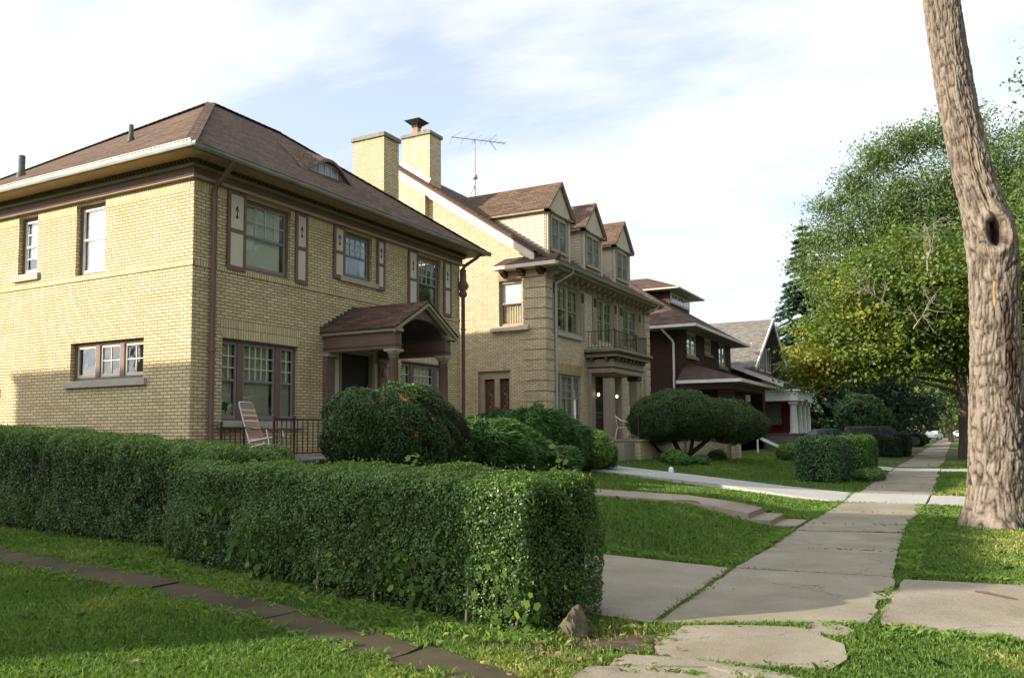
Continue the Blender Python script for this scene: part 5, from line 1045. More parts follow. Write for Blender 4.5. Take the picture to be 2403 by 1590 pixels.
# ---------------- cars ----------------
def car(name,x,y,z,ang,L,Wd,H,paint,label,suv=False,group=None):
    e=empty(name,(x,y,z),label,'car',group); ca,sa=math.cos(ang),math.sin(ang)
    def T(v): return (x+v[0]*ca-v[1]*sa,y+v[0]*sa+v[1]*ca,z+v[2])
    h=Wd/2
    if suv: prof=[(-L/2,.45),(-L/2,.95),(-L/2+.05,1.05),(-L/2+.15,H-.1),(-L/2+.35,H),(L*.12,H),(L*.27,1.12),(L/2-.15,1.0),(L/2,.85),(L/2,.42)]
    else: prof=[(-L/2,.40),(-L/2,.78),(-L/2+.1,.92),(-L*.36,.98),(-L*.22,H-.03),(-L*.05,H),(L*.08,H-.03),(L*.22,.95),(L/2-.25,.80),(L/2,.66),(L/2,.36)]
    b=MB(); n=len(prof); wt=lambda zz: h*(1 if zz<1.0 else 1-.22*(zz-1.0)/(H-1.0))
    # outline subdivided with wheel arches cut from the lower edge
    lower=[]
    for wc in (L*.31,-L*.30):
        lower+= [(wc+.36*math.cos(t),.30+.36*math.sin(t)) for t in [math.pi*k/8 for k in range(9)]]
    out=prof+[(lower[0][0],.30)]+lower[0:9]+lower[9:18]
    A=[T((p,-wt(q),q)) for p,q in out]; B=[T((p,wt(q),q)) for p,q in out]; m=len(out)
    b.add(A+B,[tuple(range(m))[::-1],tuple(range(m,2*m))]+[(i,(i+1)%m,m+(i+1)%m,m+i) for i in range(m)]); b.build('body',paint,e)
    GL=noisy('car_glass',(.02,.03,.03),(.03,.04,.04),rough=.05,spec=.9)
    zt=H-.10; zb=1.0 if not suv else 1.12
    for sg in (-1,1):
        for q0,q1,r0_,r1_ in (((-L*.33,-L*.02,-L*.22,-L*.02)),((.02*L-.0,L*.19,.02*L,L*.09))):
            g=MB(); pts=[(q0,zb),(q1,zb),(r1_,zt),(r0_,zt)]; g.add([T((p,sg*(wt(q)+.004),q)) for p,q in pts]+[T((p,sg*(wt(q)-.02),q)) for p,q in pts],[(0,1,2,3),(4,7,6,5),(0,4,5,1),(1,5,6,2),(2,6,7,3),(3,7,4,0)]); g.build('side_window',GL,e)
        for wc in (L*.31,-L*.30):
            g=MB(); c0_=T((wc,sg*(h-.20),.31)); c1_=T((wc,sg*(h+.005),.31)); g.tube([c0_,c1_],.31,18,smooth=False); w_=g.build('wheel',noisy('tyre',(.012,.012,.012),(.02,.02,.02),rough=.8),e)
            g=MB(); g.tube([T((wc,sg*(h),.31)),T((wc,sg*(h+.015),.31))],.19,16,smooth=False); g.build('rim',METAL if not suv else METAL,w_)
    g=MB(); g.add([T((L*.215,-h*.8,1.0)),T((L*.215,h*.8,1.0)),T((L*.09,h*.7,zt)),T((L*.09,-h*.7,zt)),T((L*.235,-h*.8,1.0)),T((L*.235,h*.8,1.0)),T((L*.11,h*.7,zt)),T((L*.11,-h*.7,zt))],[(0,3,2,1),(4,5,6,7),(0,1,5,4),(2,3,7,6),(0,4,7,3),(1,2,6,5)]); g.build('windscreen',GL,e)
    for sg in (-1,1):
        g=MB(); P=[T((-L/2-.01,sg*(h-.02),.66)),T((-L/2-.01,sg*(h-.35),.66)),T((-L/2+.1,sg*(h-.35),.66)),T((-L/2+.1,sg*(h+.004),.66))]; Q=[(p[0],p[1],p[2]+.14) for p in P]; g.hexa(P+Q); g.build('tail_light',noisy('red_lens',(.25,.02,.015),(.32,.03,.02),rough=.2),e)
        g=MB(); P=[T((L/2-.08,sg*(h-.05),.56)),T((L/2-.08,sg*(h-.4),.56)),T((L/2+.012,sg*(h-.4),.56)),T((L/2+.012,sg*(h-.05),.56))]; Q=[(p[0],p[1],p[2]+.12) for p in P]; g.hexa(P+Q); g.build('headlight',noisy('lamp_lens',(.5,.5,.5),(.6,.6,.6),rough=.1),e)
        g=MB(); P=T((L*.16,sg*(h+.08),1.0)); g.lathe(P[0],P[1],[(.03,P[2]-.05),(.09,P[2]-.03),(.09,P[2]+.07),(.03,P[2]+.09)],8); g.build('mirror',paint,e)
TEAL=noisy('teal_car_paint',(.012,.075,.07),(.016,.09,.085),scale=1,rough=.22,spec=.6); BLK=noisy('dark_car_paint',(.012,.013,.016),(.016,.018,.022),scale=1,rough=.25,spec=.6); SLV=noisy('pale_car_paint',(.55,.56,.58),(.6,.61,.63),scale=1,rough=.25,spec=.6); WCP=noisy('white_car_paint',(.75,.75,.75),(.8,.8,.8),scale=1,rough=.3)
car('parked_car',-7.3,58.0,.28,R(12),4.6,1.8,1.42,TEAL,'teal car parked behind the clipped hedge near the white columns')
car('parked_car',-5.0,59.8,.20,R(4),4.6,1.8,1.45,SLV,'silvery green car roof showing over the clipped hedge') if 0 else None
car('parked_suv',-4.75,64.0,.12,R(5),4.9,1.9,1.72,BLK,'black sport utility vehicle parked behind the dark low hedge',True)
for x,y_,an,lab in ((-3.2,150,80,'white car parked far down the street, left of the sidewalk end'),(1.0,192,4,'white car crossing the far end of the sidewalk')):
    car('parked_car',x,y_,0,R(an),4.6,1.8,1.45,WCP,lab,group='distant white cars')
# ---------------- foliage materials ----------------
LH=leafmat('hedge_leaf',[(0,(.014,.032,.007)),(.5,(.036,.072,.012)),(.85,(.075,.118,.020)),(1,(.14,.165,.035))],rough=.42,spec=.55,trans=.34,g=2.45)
LHT=leafmat('hedge_vine_leaf',[(0,(.016,.036,.006)),(.7,(.032,.062,.010)),(.93,(.06,.09,.015)),(1,(.11,.12,.02))],rough=.65,spec=.12,trans=.3)
LY=leafmat('yew_needles',[(0,(.012,.026,.007)),(.6,(.026,.05,.011)),(.93,(.05,.082,.018)),(.97,(.25,.10,.03)),(1,(.28,.12,.04))],rough=.5,trans=.15)
LJ=leafmat('juniper_spray',[(0,(.016,.04,.012)),(.5,(.035,.082,.018)),(.85,(.065,.125,.026)),(1,(.12,.18,.04))],rough=.5,trans=.2)
LM=leafmat('maple_leaf',[(0,(.024,.046,.010)),(.45,(.054,.086,.015)),(.75,(.10,.118,.018)),(.92,(.16,.145,.022)),(1,(.20,.14,.028))],rough=.5,trans=.4)
LL=leafmat('locust_leaf',[(0,(.026,.048,.015)),(.5,(.055,.086,.026)),(1,(.10,.135,.042))],rough=.5,trans=.35)
LS=leafmat('spruce_needles',[(0,(.010,.024,.014)),(.6,(.020,.044,.022)),(1,(.045,.075,.035))],rough=.6,trans=.1)
LD=leafmat('dark_leaf',[(0,(.008,.018,.009)),(.6,(.018,.038,.014)),(1,(.045,.04,.022))],rough=.5,trans=.2)
LB=leafmat('boxy_hedge_leaf',[(0,(.018,.04,.014)),(.6,(.036,.075,.024)),(1,(.07,.12,.036))],rough=.5,trans=.2)
LB2=leafmat('yellow_green_hedge_leaf',[(0,(.02,.05,.012)),(.6,(.05,.10,.018)),(1,(.15,.20,.03))],rough=.5,trans=.25)
CORE_DARK=noisy('foliage_core_dark',(.010,.012,.007),(.022,.022,.012),scale=14,rough=1,bump=.5,spec=.05)  # solid near-black fill stands in for shaded twigs inside the foliage
BARK=noisy('bark',(.05,.04,.03),(.10,.08,.06),scale=6,rough=.95,bump=.8,stretch=(1,1,.25))
# ---------------- hedges ----------------
def roundbox(n,L,Wd,H,r,rs,faces=('f','t','e','g','b')):
    """points and normals on a rounded box: s in 0..L, u in -W/2..W/2 (front negative), z 0..H"""
    areas={'f':L*H,'b':L*H*.45,'t':L*Wd,'e':Wd*H,'g':Wd*H}; tot=sum(areas[k] for k in faces); P=[];N=[]
    for k in faces:
        m=int(n*areas[k]/tot); a=rs.rand(m); b=rs.rand(m)
        if k in 'fb': p=np.stack([a*L,np.full(m,-Wd/2 if k=='f' else Wd/2),b*H],1)
        elif k=='t': p=np.stack([a*L,(b-.5)*Wd,np.full(m,H)],1)
        else: p=np.stack([np.full(m,L if k=='e' else 0),(a-.5)*Wd,b*H],1)
        lo=np.array([r,-Wd/2+r,0]); hi=np.array([L-r,Wd/2-r,H-r]); q=np.clip(p,lo,hi); d=norm(p-q); P.append(q+d*r); N.append(d)
    return np.concatenate(P),np.concatenate(N)
def hedge(name,label,p0,p1,Wd,H0,H1,n,size,m,seed,r=.22,bump=.05,group=None,zfun=None,core=True,curve=0,tp=(1,0)):
    rs=np.random.RandomState(seed); p0=np.array(p0,float); p1=np.array(p1,float); L=np.linalg.norm(p1-p0); d=(p1-p0)/L; w=np.array([-d[1],d[0]])
    e=empty(name,(p0[0],p0[1],0),label,'hedge',group)
    def place(P):
        s=P[:,0]; k=(H0+(H1-H0)*s/L)
        und=1-.10*np.clip(1-P[:,2]/.35,0,1)
        off=curve*np.sin(np.pi*s/L)
        x=p0[0]+d[0]*s+w[0]*(P[:,1]*und+off); y=p0[1]+d[1]*s+w[1]*(P[:,1]*und+off); return np.stack([x,y,P[:,2]*k+gz(x,y)],1)
    P,N=roundbox(n,L,Wd,1.0,r,rs); Pw=place(P); Nw=np.stack([d[0]*N[:,0]+w[0]*N[:,1],d[1]*N[:,0]+w[1]*N[:,1],N[:,2]],1)
    b1_=wob(Pw,3.0,seed); b2_=wob(Pw,9.0,seed+1); dep=rs.rand(len(P))**1.5*.12
    b3_=wob(Pw,5.0,seed+7); gap=((b2_>.50)&(Pw[:,2]<.8))|(b3_>.78)     # thin, gappy patches
    keep=~(gap&(rs.rand(len(P))<.78)); 
    low=(Pw[:,2]<.12)&(rs.rand(len(P))<.6); keep&=~low
    Pw=Pw+Nw*(bump*b1_+.040*b2_-dep)[:,None]
    Pw=Pw[keep]; Nw=Nw[keep]; top=Nw[:,2]
    tint=np.clip(rs.rand(len(Pw))**1.2*.55+.12*b1_[keep]+.30*np.clip(top,0,1)+(rs.rand(len(Pw))<.03)*.4,0,1)  # upward-facing leaves paler: light from above put into the tint
    up=Nw+np.array([0,0,.35]); sz=size*(.5+1.1*rs.rand(len(Pw))**1.5)
    LV=leaf_quads(Pw,up,sz,sz*.62,rs,.75,fold=size*.07)
    # shoots sticking out of the top
    k=int(n*.012); q=rs.randint(0,len(Pw),k); q=q[Pw[q][:,2]>H0*.8]; sh=Pw[q]+Nw[q]*rs.uniform(.02,.09,(len(q),1)); numpy_mesh('leaves',np.concatenate([LV,leaf_quads(sh,Nw[q],size*1.5,size*.6,rs,.5,dirs=np.tile([0,0,1.],(len(q),1)))]),4,m,np.concatenate([tint,np.clip(rs.rand(len(q))*.4+.5,0,1)]),e)
    if core:
        g_=[]; f_=[]; ns=int(L/.12)+2; 
        prof=[(-1,0),(-1,.3),(-1,.6),(-.97,.82),(-.8,.95),(-.4,1),(0,1),(.4,1),(.8,.95),(.97,.82),(1,.6),(1,0)]
        for i in range(ns+1):
            s_=L*i/ns; sc=1-.0*(i in(0,ns))
            for a_,z_ in prof: g_.append((np.clip(s_,.12,L-.12),a_*(Wd/2-.11),z_*(1-.09)))
        g_=place(np.array(g_)); nn_=wob(g_,6,seed+3)*.03; g_[:,2]+=nn_; 
        m_=len(prof)
        for i in range(ns):
            for j in range(m_-1): f_.append((i*m_+j,(i+1)*m_+j,(i+1)*m_+j+1,i*m_+j+1))
        f_.append(tuple(range(m_))); f_.append(tuple(range(ns*m_,(ns+1)*m_)))
        b=MB(); b.add([tuple(q_) for q_ in g_],f_); b.build('dark_core',CORE_DARK,e)  # solid dark core imitates the shade between the leaves
    return e
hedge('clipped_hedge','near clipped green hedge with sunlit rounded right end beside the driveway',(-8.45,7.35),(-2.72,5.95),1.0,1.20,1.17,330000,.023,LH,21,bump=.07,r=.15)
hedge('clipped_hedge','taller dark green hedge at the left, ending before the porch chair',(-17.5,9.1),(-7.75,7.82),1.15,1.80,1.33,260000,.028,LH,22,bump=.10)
HS=noisy('pale_stems',(.20,.17,.12),(.30,.26,.19),scale=9,rough=.9); NH=[o for o in bpy.data.objects if o.name.startswith('clipped_hedge')][0]
for i,(x,y_) in enumerate(((-3.45,5.62),(-3.2,5.58),(-3.0,5.6),(-2.85,5.75),(-3.8,5.75),(-4.6,5.95),(-5.4,6.1))):
    hb=MB(); hb.tube([(x,y_,-.02),(x+.03*math.sin(i),y_+.02,.18),(x+.08*math.sin(i*2),y_+.05,.42)],[.014,.011,.008],6); hb.build('stem',HS,NH)
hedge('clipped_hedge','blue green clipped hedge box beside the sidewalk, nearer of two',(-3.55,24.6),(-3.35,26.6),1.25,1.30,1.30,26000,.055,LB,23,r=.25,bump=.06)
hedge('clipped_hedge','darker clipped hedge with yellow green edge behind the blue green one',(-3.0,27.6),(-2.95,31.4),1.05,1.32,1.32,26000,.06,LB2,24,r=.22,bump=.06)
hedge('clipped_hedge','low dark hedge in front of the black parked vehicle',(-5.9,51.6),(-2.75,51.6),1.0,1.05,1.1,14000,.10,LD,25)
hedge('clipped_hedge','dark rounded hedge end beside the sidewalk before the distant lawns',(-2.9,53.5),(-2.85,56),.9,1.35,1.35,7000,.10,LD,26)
# vine leaves in the near hedge
def lobed(P,N,size,rs,spread=.5):
    """five-lobed leaves as 10-gons"""
    n=len(P); nr=norm(N+rs.normal(0,spread,(n,3))); d=np.tile([0,0,-1.],(n,1))+rs.normal(0,.5,(n,3)); t=norm(d-nr*np.sum(d*nr,1,keepdims=True)); b=np.cross(nr,t)
    k=10; out=[]
    for i in range(k):
        a=2*math.pi*i/k; r_=(.5 if i%2==0 else .39)*size; r_=r_*(1.15 if i==0 else 1); out.append(P+t*(math.cos(a)*r_)[:,None]+b*(math.sin(a)*r_)[:,None])
    return np.stack(out,1).reshape(-1,3)
rs=np.random.RandomState(5)
def vine(label,cx_,cy_,z_,sx_,sz_,n,s0):
    e=empty('vine',(cx_,cy_,0),label,'vine'); x=cx_+rs.normal(0,sx_,n); f=(x+8.45)/5.79; yline=7.35-f*1.42-.50; y_=yline+rs.normal(-.03,.035,n); z=np.clip(z_+rs.normal(0,sz_,n),.04,1.15)
    N=np.tile([-.24,-.95,.25],(n,1)); size=s0*(.6+.7*rs.rand(n))
    numpy_mesh('leaves',lobed(np.stack([x,y_,z],1),N,size,rs),10,LHT,rs.rand(n)**1.5,e)
    b=MB(); b.tube([(cx_,7.35-(cx_+8.45)/5.79*1.42-.50,.0),(cx_+.05,7.35-(cx_+8.45)/5.79*1.42-.54,z_*.6),(cx_-.05,7.35-(cx_+8.45)/5.79*1.42-.53,z_+sz_)],.006,5); b.build('vine_stem',BARK,e)
vine('bright green lobed vine climbing low in the near hedge middle',-4.05,5.6,.30,.34,.16,120,.062)
vine('green vine leaves at the sunlit end foot of the near hedge',-2.95,5.5,.22,.16,.12,45,.06)
vine('small vine patch high in the near hedge left part',-4.6,5.9,.78,.14,.10,16,.06)
vine('pale green vine sprays on the left end of the near hedge',-7.2,6.8,.72,.18,.08,16,.10)
vine('yellowing vine leaves low in the near hedge',-5.0,6.0,.30,.34,.14,40,.06)
vine('broad vine leaves low at the left foot of the near hedge',-6.6,6.5,.2,.7,.10,60,.085)
# maple sprig pushing out of the hedge tops
for x,y_,z,lab in ((-2.95,6.35,1.24,'pale leafy sprig rising from the near hedge top at its right end'),(-4.9,7.0,1.22,'pale leafy sprig rising from the middle of the near hedge top')):
    e=empty('sprig',(x,y_,z-.1),lab,'sprig'); b=MB(); b.tube([(x,y_,z-.15),(x+.02,y_,z),(x+.01,y_,z+.10)],.004,5); b.build('stem',LHT if 0 else BARK,e); n=9; P=np.array([x,y_,z+.04])+rs.normal(0,1,(n,3))*[.06,.05,.045]; numpy_mesh('leaves',lobed(P,np.tile([0,-.5,1.],(n,1)),np.full(n,.065),rs),10,LHT,np.full(n,.9),e)
# ---------------- shrubs ----------------
def blob_pts(n,blobs,rs,shell=.35):
    """points near the surface of a union of ellipsoids"""
    W_=np.array([b[3]*b[4]+b[4]*b[5]+b[3]*b[5] for b in blobs]); W_=W_/W_.sum(); P=[];N=[]
    for b,wt_ in zip(blobs,W_):
        m=int(n*wt_*1.6); d=norm(rs.normal(0,1,(m,3))); rr_=1-rs.rand(m)**1.7*shell; c=np.array(b[:3]); R_=np.array(b[3:6]); p=c+d*R_*rr_[:,None]
        inside=np.zeros(m,bool)
        for b2_ in blobs:
            if b2_ is b: continue
            q=(p-np.array(b2_[:3]))/np.array(b2_[3:6]); inside|=(np.sum(q*q,1)<(1-shell)**2)
        P.append(p[~inside]); N.append(norm(d/R_)[~inside])
    return np.concatenate(P),np.concatenate(N)
def core_blobs(name,blobs,m,e,k=.80,seed=0):
    b=MB()
    for i,bb in enumerate(blobs):
        bm=bmesh.new(); bmesh.ops.create_icosphere(bm,subdivisions=3,radius=1)
        vs=[]; 
        for v in bm.verts:
            c=v.co; f=k*(1+.07*math.sin(5*c.x+i)+.07*math.sin(6*c.y+2*i)+.05*math.sin(7*c.z)); vs.append((bb[0]+c.x*bb[3]*f,bb[1]+c.y*bb[4]*f,bb[2]+c.z*bb[5]*f))
        b.add(vs,[tuple(v.index for v in f.verts) for f in bm.faces],True); bm.free()
    return b.build(name,m,e)
def shrub(name,label,blobs,n,size,asp,m,seed,zmin=None,spread=.8,bump=.06,dirs=None,cat='shrub',core=.80,tintb=0,shell=.3,group=None,patch=None):
    rs=np.random.RandomState(seed); g=gz1(blobs[0][0],blobs[0][1]); e=empty(name,(blobs[0][0],blobs[0][1],g),label,cat,group)
    P,N=blob_pts(n,blobs,rs,shell); w1=wob(P,2.2,seed); w2_=wob(P,7,seed+2); P=P+N*(bump*w1+bump*.6*w2_)[:,None]
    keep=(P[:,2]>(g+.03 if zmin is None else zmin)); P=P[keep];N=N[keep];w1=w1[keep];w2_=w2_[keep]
    tint=np.clip(rs.rand(len(P))*.5+.16*w2_+.25*np.clip(N[:,2],0,1)+tintb,0,.95)  # top light put into the tint by the upward normal
    if patch is not None:
        for c_,r_ in patch: tint=np.where((np.linalg.norm(P-np.array(c_),axis=1)<r_*(.6+.5*rs.rand(len(P)))),.99,tint)
    D=None
    if dirs=='out': D=norm(N*[1,1,.25]+np.array([0,0,.18]))*2.2
    sz=size*(.6+.8*rs.rand(len(P)))
    Nn=N if D is None else norm(N*.3+np.array([0,0,1.]))
    numpy_mesh('foliage',leaf_quads(P,Nn,sz,sz*asp,rs,spread,dirs=D),4,m,tint,e)
    if core: core_blobs('dark_inner_core',blobs,CORE_DARK,e,core,seed)  # dark core painted as the shaded inside of the shrub
    return e
rs=np.random.RandomState(9)
shrub('yew_shrub','large dark clipped yew bush with orange tips in front of the brown portico',[(-9.35,12.75,1.20,1.05,1.12,1.0),(-9.55,12.1,1.55,.80,.80,.80),(-9.25,12.9,1.72,.85,.85,.74),(-9.1,13.55,1.40,.80,.80,.80),(-9.0,12.3,1.5,.8,.75,.85)],130000,.058,.34,LY,31,bump=.15,shell=.22,core=.84,patch=[((-8.65,12.0,2.18),.13),((-8.6,12.35,2.35),.12),((-8.3,12.4,1.75),.07),((-8.35,11.95,1.5),.06),((-8.3,12.9,2.0),.07),((-8.9,11.75,2.1),.08)])
shrub('juniper','feathery bright green juniper mound right behind the near hedge',[(-8.9,15.55,1.12,.95,1.1,.66),(-8.8,16.75,.93,.85,1.0,.55),(-8.65,17.75,.72,.75,.8,.42)],46000,.17,.15,LJ,32,bump=.19,dirs='out',shell=.3,core=.78,tintb=.08,spread=.45)
shrub('juniper','broader feathery juniper farther back with pale green right end',[(-9.6,18.8,1.40,.95,1.2,.66),(-9.4,20.2,1.15,.95,1.1,.66),(-9.1,21.3,.95,.75,.85,.58)],46000,.18,.15,LJ,33,bump=.20,dirs='out',shell=.3,core=.80,spread=.45)
shrub('yew_shrub','low dark domed bush behind the junipers under the second house windows',[(-10.7,19.4,1.45,.9,1.3,.70),(-10.6,21.0,1.4,.9,1.4,.72),(-10.5,22.6,1.2,.8,1.2,.6)],32000,.075,.32,LY,34,bump=.08,core=.82)
shrub('leafy_bush','small yellow green leafy bush growing through the juniper end',[(-8.55,20.8,1.05,.42,.55,.42)],3000,.07,.6,LB2,35,bump=.12,core=.5,tintb=.3)
# bonsai-like yew tree in front of house 2
def limb(b,pts,r0_,r1_): 
    n=len(pts); b.tube(pts,[r0_+(r1_-r0_)*i/(n-1) for i in range(n)],8)
g0=gz1(-8.9,29.2); T_=empty('yew_tree',(-8.9,29.2,g0),'umbrella shaped dark yew tree with bent trunks before the second house porch','tree')
yb=[(-9.5,28.8,1.95,1.15,1.15,.86),(-8.9,29.3,2.12,1.3,1.3,.96),(-8.2,30.1,2.0,1.2,1.2,.86),(-7.4,30.9,1.85,1.1,1.15,.84),(-6.9,31.5,1.75,.8,.9,.66)]
rs=np.random.RandomState(36); P,N=blob_pts(90000,yb,rs,.3); w1=wob(P,2.4,3); w2_=wob(P,7,4); P=P+N*(.13*w1+.09*w2_)[:,None]; kk=P[:,2]>1.12+.24*wob(P[:,:2],2,8); P=P[kk];N=N[kk]
numpy_mesh('crown',leaf_quads(P,N,.075*(.6+.8*rs.rand(len(P))),.026,rs,.8),4,LY,np.clip(rs.rand(len(P))*.6+.3*np.clip(N[:,2],0,1),0,.94),T_)  # crown top tinted paler as if lit from above
core_blobs('dark_inner_core',[(b_[0],b_[1],b_[2]+.1,b_[3],b_[4],b_[5]*.8) for b_ in yb],CORE_DARK,T_,.76)  # dark core imitates shade inside the crown
b=MB(); limb(b,[(-8.9,29.2,g0-.1),(-8.85,29.2,g0+.3),(-9.0,29.1,1.2),(-9.4,28.95,1.8)],.13,.06); limb(b,[(-8.85,29.2,g0-.05),(-8.5,29.4,g0+.25),(-8.0,29.9,1.2),(-7.6,30.5,1.9)],.11,.05); limb(b,[(-9.0,29.2,g0),(-9.5,28.9,g0+.35),(-9.9,28.6,1.5)],.08,.04); limb(b,[(-8.5,29.4,g0+.25),(-8.4,29.5,1.4),(-8.3,29.6,2.0)],.08,.04); b.build('trunk',noisy('black_bark',(.015,.013,.010),(.03,.025,.018),scale=8,rough=1),T_)
for i,(x,y_,s_) in enumerate(((-8.0,26.3,.26),(-8.4,27.2,.3),(-7.7,27.7,.22),(-8.1,31.6,.24))):
    shrub('border_plant',('light green leafy border plant nearest the brick step wall','light green leafy border plant beside the yew trunk','small border plant in front of the yew trunk','small border plant right of the yew trunk')[i],[(x,y_,gz1(x,y_)+s_*.6,s_*1.5,s_*1.5,s_)],1300,.09,.5,LB2,40+i,bump=.06,core=.5,cat='plant',group='border plants under the yew tree')
b=MB(); fl=[]
e=empty('potted_flowers',(-9.6,36.2,1.4),'pink flowers in a pot on the porch wall behind the yew tree','flowers'); b.lathe(-9.5,38.6,[(.12,1.95),(.2,2.0),(.22,2.25),(.2,2.26)],12); b.build('pot',CLAY,e)
P=np.array([-9.5,38.6,2.45])+rs.normal(0,1,(160,3))*[.16,.16,.10]; numpy_mesh('leaves',leaf_quads(P,np.tile([0,0,1.],(160,1)),.09,.05,rs,1),4,LB2,rs.rand(160)*.5,e)
P=np.array([-9.5,38.6,2.52])+rs.normal(0,1,(50,3))*[.18,.18,.10]; numpy_mesh('petals',leaf_quads(P,np.tile([1,-1,.3],(50,1)),.08,.08,rs,.6),4,noisy('pink_petal',(.6,.12,.3),(.7,.2,.4)),None,e)
shrub('round_shrub','small round light green shrub on the lawn before the white columns',[(-6.15,35.6,gz1(-6.15,35.6)+.32,.5,.5,.42)],5000,.09,.3,LB2,45,bump=.1,core=.6,tintb=.15)
shrub('ground_cover','low green plants spilling onto the sidewalk behind the hedge box',[(-2.35,27.2,.15,.45,1.2,.22),(-2.5,28.8,.15,.4,.9,.25)],3500,.08,.5,LB2,46,bump=.05,core=.4,cat='plant')
shrub('round_shrub','large bright green round bush behind the parked teal car',[(-6.6,70,2.7,1.9,1.9,1.7),(-5.6,71,2.2,1.5,1.6,1.3)],9000,.26,.5,LB,47,bump=.2,core=.8,tintb=.1)
shrub('round_shrub','low round bush beside the far end of the sidewalk',[(-3.3,86,.6,1.1,1.2,.65)],2200,.2,.5,LD,48,bump=.1,core=.8)
# ---------------- trees ----------------
def tree(name,label,base,trunk_pts,tr,blobs,ncl,cr,per,size,asp,m,seed,bark=BARK,flat=.55,group=None,shell=.75,drop=0,tintf=None,br=26,brr=.06,zlo=None):
    rs=np.random.RandomState(seed); e=empty(name,base,label,'tree',group)
    P,N=blob_pts(int(ncl*1.4),blobs,rs,shell); idx=rs.permutation(len(P))[:ncl]; P=P[idx];N=N[idx]
    if zlo is not None: k=P[:,2]>zlo; P=P[k];N=N[k]
    b=MB(); tp=[Vector(p) for p in trunk_pts]; n=len(tp); b.tube(tp,[tr*(1.25 if i==0 else 1)*(1-.6*i/(n-1)) for i in range(n)],12)
    for j in range(br):
        q=Vector(P[int(rs.randint(len(P)))].tolist()); t0=rs.uniform(.45,1); k=t0*(n-1); i0=min(int(k),n-2); a=tp[i0].lerp(tp[i0+1],k-i0); mid=a.lerp(q,.5)+Vector(rs.normal(0,.35,3).tolist())*(q-a).length*.12+Vector((0,0,.08*(q-a).length)); r_=brr*(1.3-.6*t0)
        b.tube([a,a.lerp(mid,.5)+Vector((0,0,.02)),mid,q],[r_*2,r_*1.5,r_,r_*.25],6)
    b.build('trunk',bark,e)
    ct=np.repeat(P,per,0); off=rs.normal(0,1,(len(ct),3))*np.array([cr,cr,cr*flat])
    if drop: off[:,2]-=np.abs(off[:,0]*off[:,1])*drop/cr
    Q=ct+off; Nn=np.repeat(N,per,0)*.5+np.array([0,0,.6]); clt=np.repeat(rs.rand(len(P)),per)
    base_t=.55*rs.rand(len(Q))+.30*clt
    if tintf is not None: base_t=base_t+tintf(Q)
    sz=size*(.6+.8*rs.rand(len(Q)))
    numpy_mesh('crown',leaf_quads(Q,Nn,sz,sz*asp,rs,.7),4,m,np.clip(base_t,0,1),e)
    return e
tree('maple_tree','street maple with yellowing leaves and dark trunk right of the sidewalk',(.42,49,0),[(.42,49,-.1),(.40,49,1.0),(.38,49,3.5),(.1,49,6.5),(-.4,49,10)],.34,
  [(-.8,49,9,4.6,4.2,3.6),(-3.5,48,8.3,3.3,3.5,3.3),(-5.5,47.6,5.9,2.4,2.6,2.0),(-3.2,47.3,5.9,2.6,2.6,2.0),(3.4,50,8.0,4.6,4.4,4.2),(1.0,49,6.3,3.2,3.0,2.1),(-6.9,47.5,5.1,1.6,1.9,1.35)],1150,.44,60,.19,.78,LM,51,shell=.7,
  tintf=lambda Q: .30*np.exp(-((Q[:,0]+6.2)**2)/5.0-((Q[:,2]-5.0)**2)/9)+.10*np.sin(Q[:,0]*1.3+Q[:,2]*.9)-.02,zlo=3.6)
LBL=[(-8.9,62,13.4,1.5,1.8,1.1),(-8.3,62,15.2,1.5,1.8,1.3),(-7.0,62,17.6,1.5,1.8,1.5),(-5.6,62,19.0,1.6,2,1.5),(-4.0,62,20.6,1.7,2,1.5),(-2.2,62.5,21.6,1.8,2,1.4),(-.4,63,21.9,2.0,2,1.3),(1.6,63,21.6,2.2,2,1.6),
  (-7.2,61.5,12.0,2.0,2.2,1.6),(-5.6,61,14.6,2.6,2.4,2.4),(-4.6,61,11.0,2.8,2.6,2.3),(-3.0,61.5,16.8,3.0,2.8,2.7),(-1.6,61,13.0,3.2,2.8,2.8),(.4,61.5,17.5,3.2,2.8,3.0),(2.6,62,13.5,3.4,3,3.2),(4.0,62,18,3.2,3,3.2),(6.5,63,15,3.6,3,4.5),(-2.2,62,9.0,2.6,2.4,1.8),(8.6,63,19,2.6,2.6,2.6),(-3.2,64,14.5,4.6,3,5.2),(2.6,64.5,16.5,5.2,3,5),(-5.6,63.5,12.4,3,2.6,3.6)]
tree('locust_tree','tall feathery green locust tree rising behind the yellowing maple',(1.5,67,0),[(1.5,67,-.1),(1.4,67,4),(.6,66,9),(-1,64,16)],.45,LBL,2900,.50,50,.23,.40,LL,52,flat=.62,shell=.95,br=60,brr=.07)
tree('locust_tree','green feathery tree at the right edge behind the big trunk',(9.5,58,0),[(9.5,58,-.1),(9.4,58,5),(9,58,12)],.4,[(9,58,13,5.5,5,5.5),(5.2,57,11,3.2,3,3.5),(6,57,15.5,2.6,3,2.4),(11,56,20,4.5,4,4.5),(7.6,57,18.5,2.4,2.4,2)],760,.6,50,.24,.4,LL,53,flat=.6,br=34,shell=.6)
tree('oak_tree','dark leaved tree with ragged branch tips at the top right corner',(7.5,31,0),[(7.5,31,-.1),(7.4,31,4),(7,30.5,11)],.35,[(6.4,31,11.2,4.0,3.5,5.0),(5.2,30.5,9.2,3.2,3,4.2),(4.0,30,12.4,1.9,1.6,1.4),(4.6,30,7.5,2.6,2.4,3.0)],430,.34,60,.15,.5,LL,54,shell=.6,br=34,brr=.05)
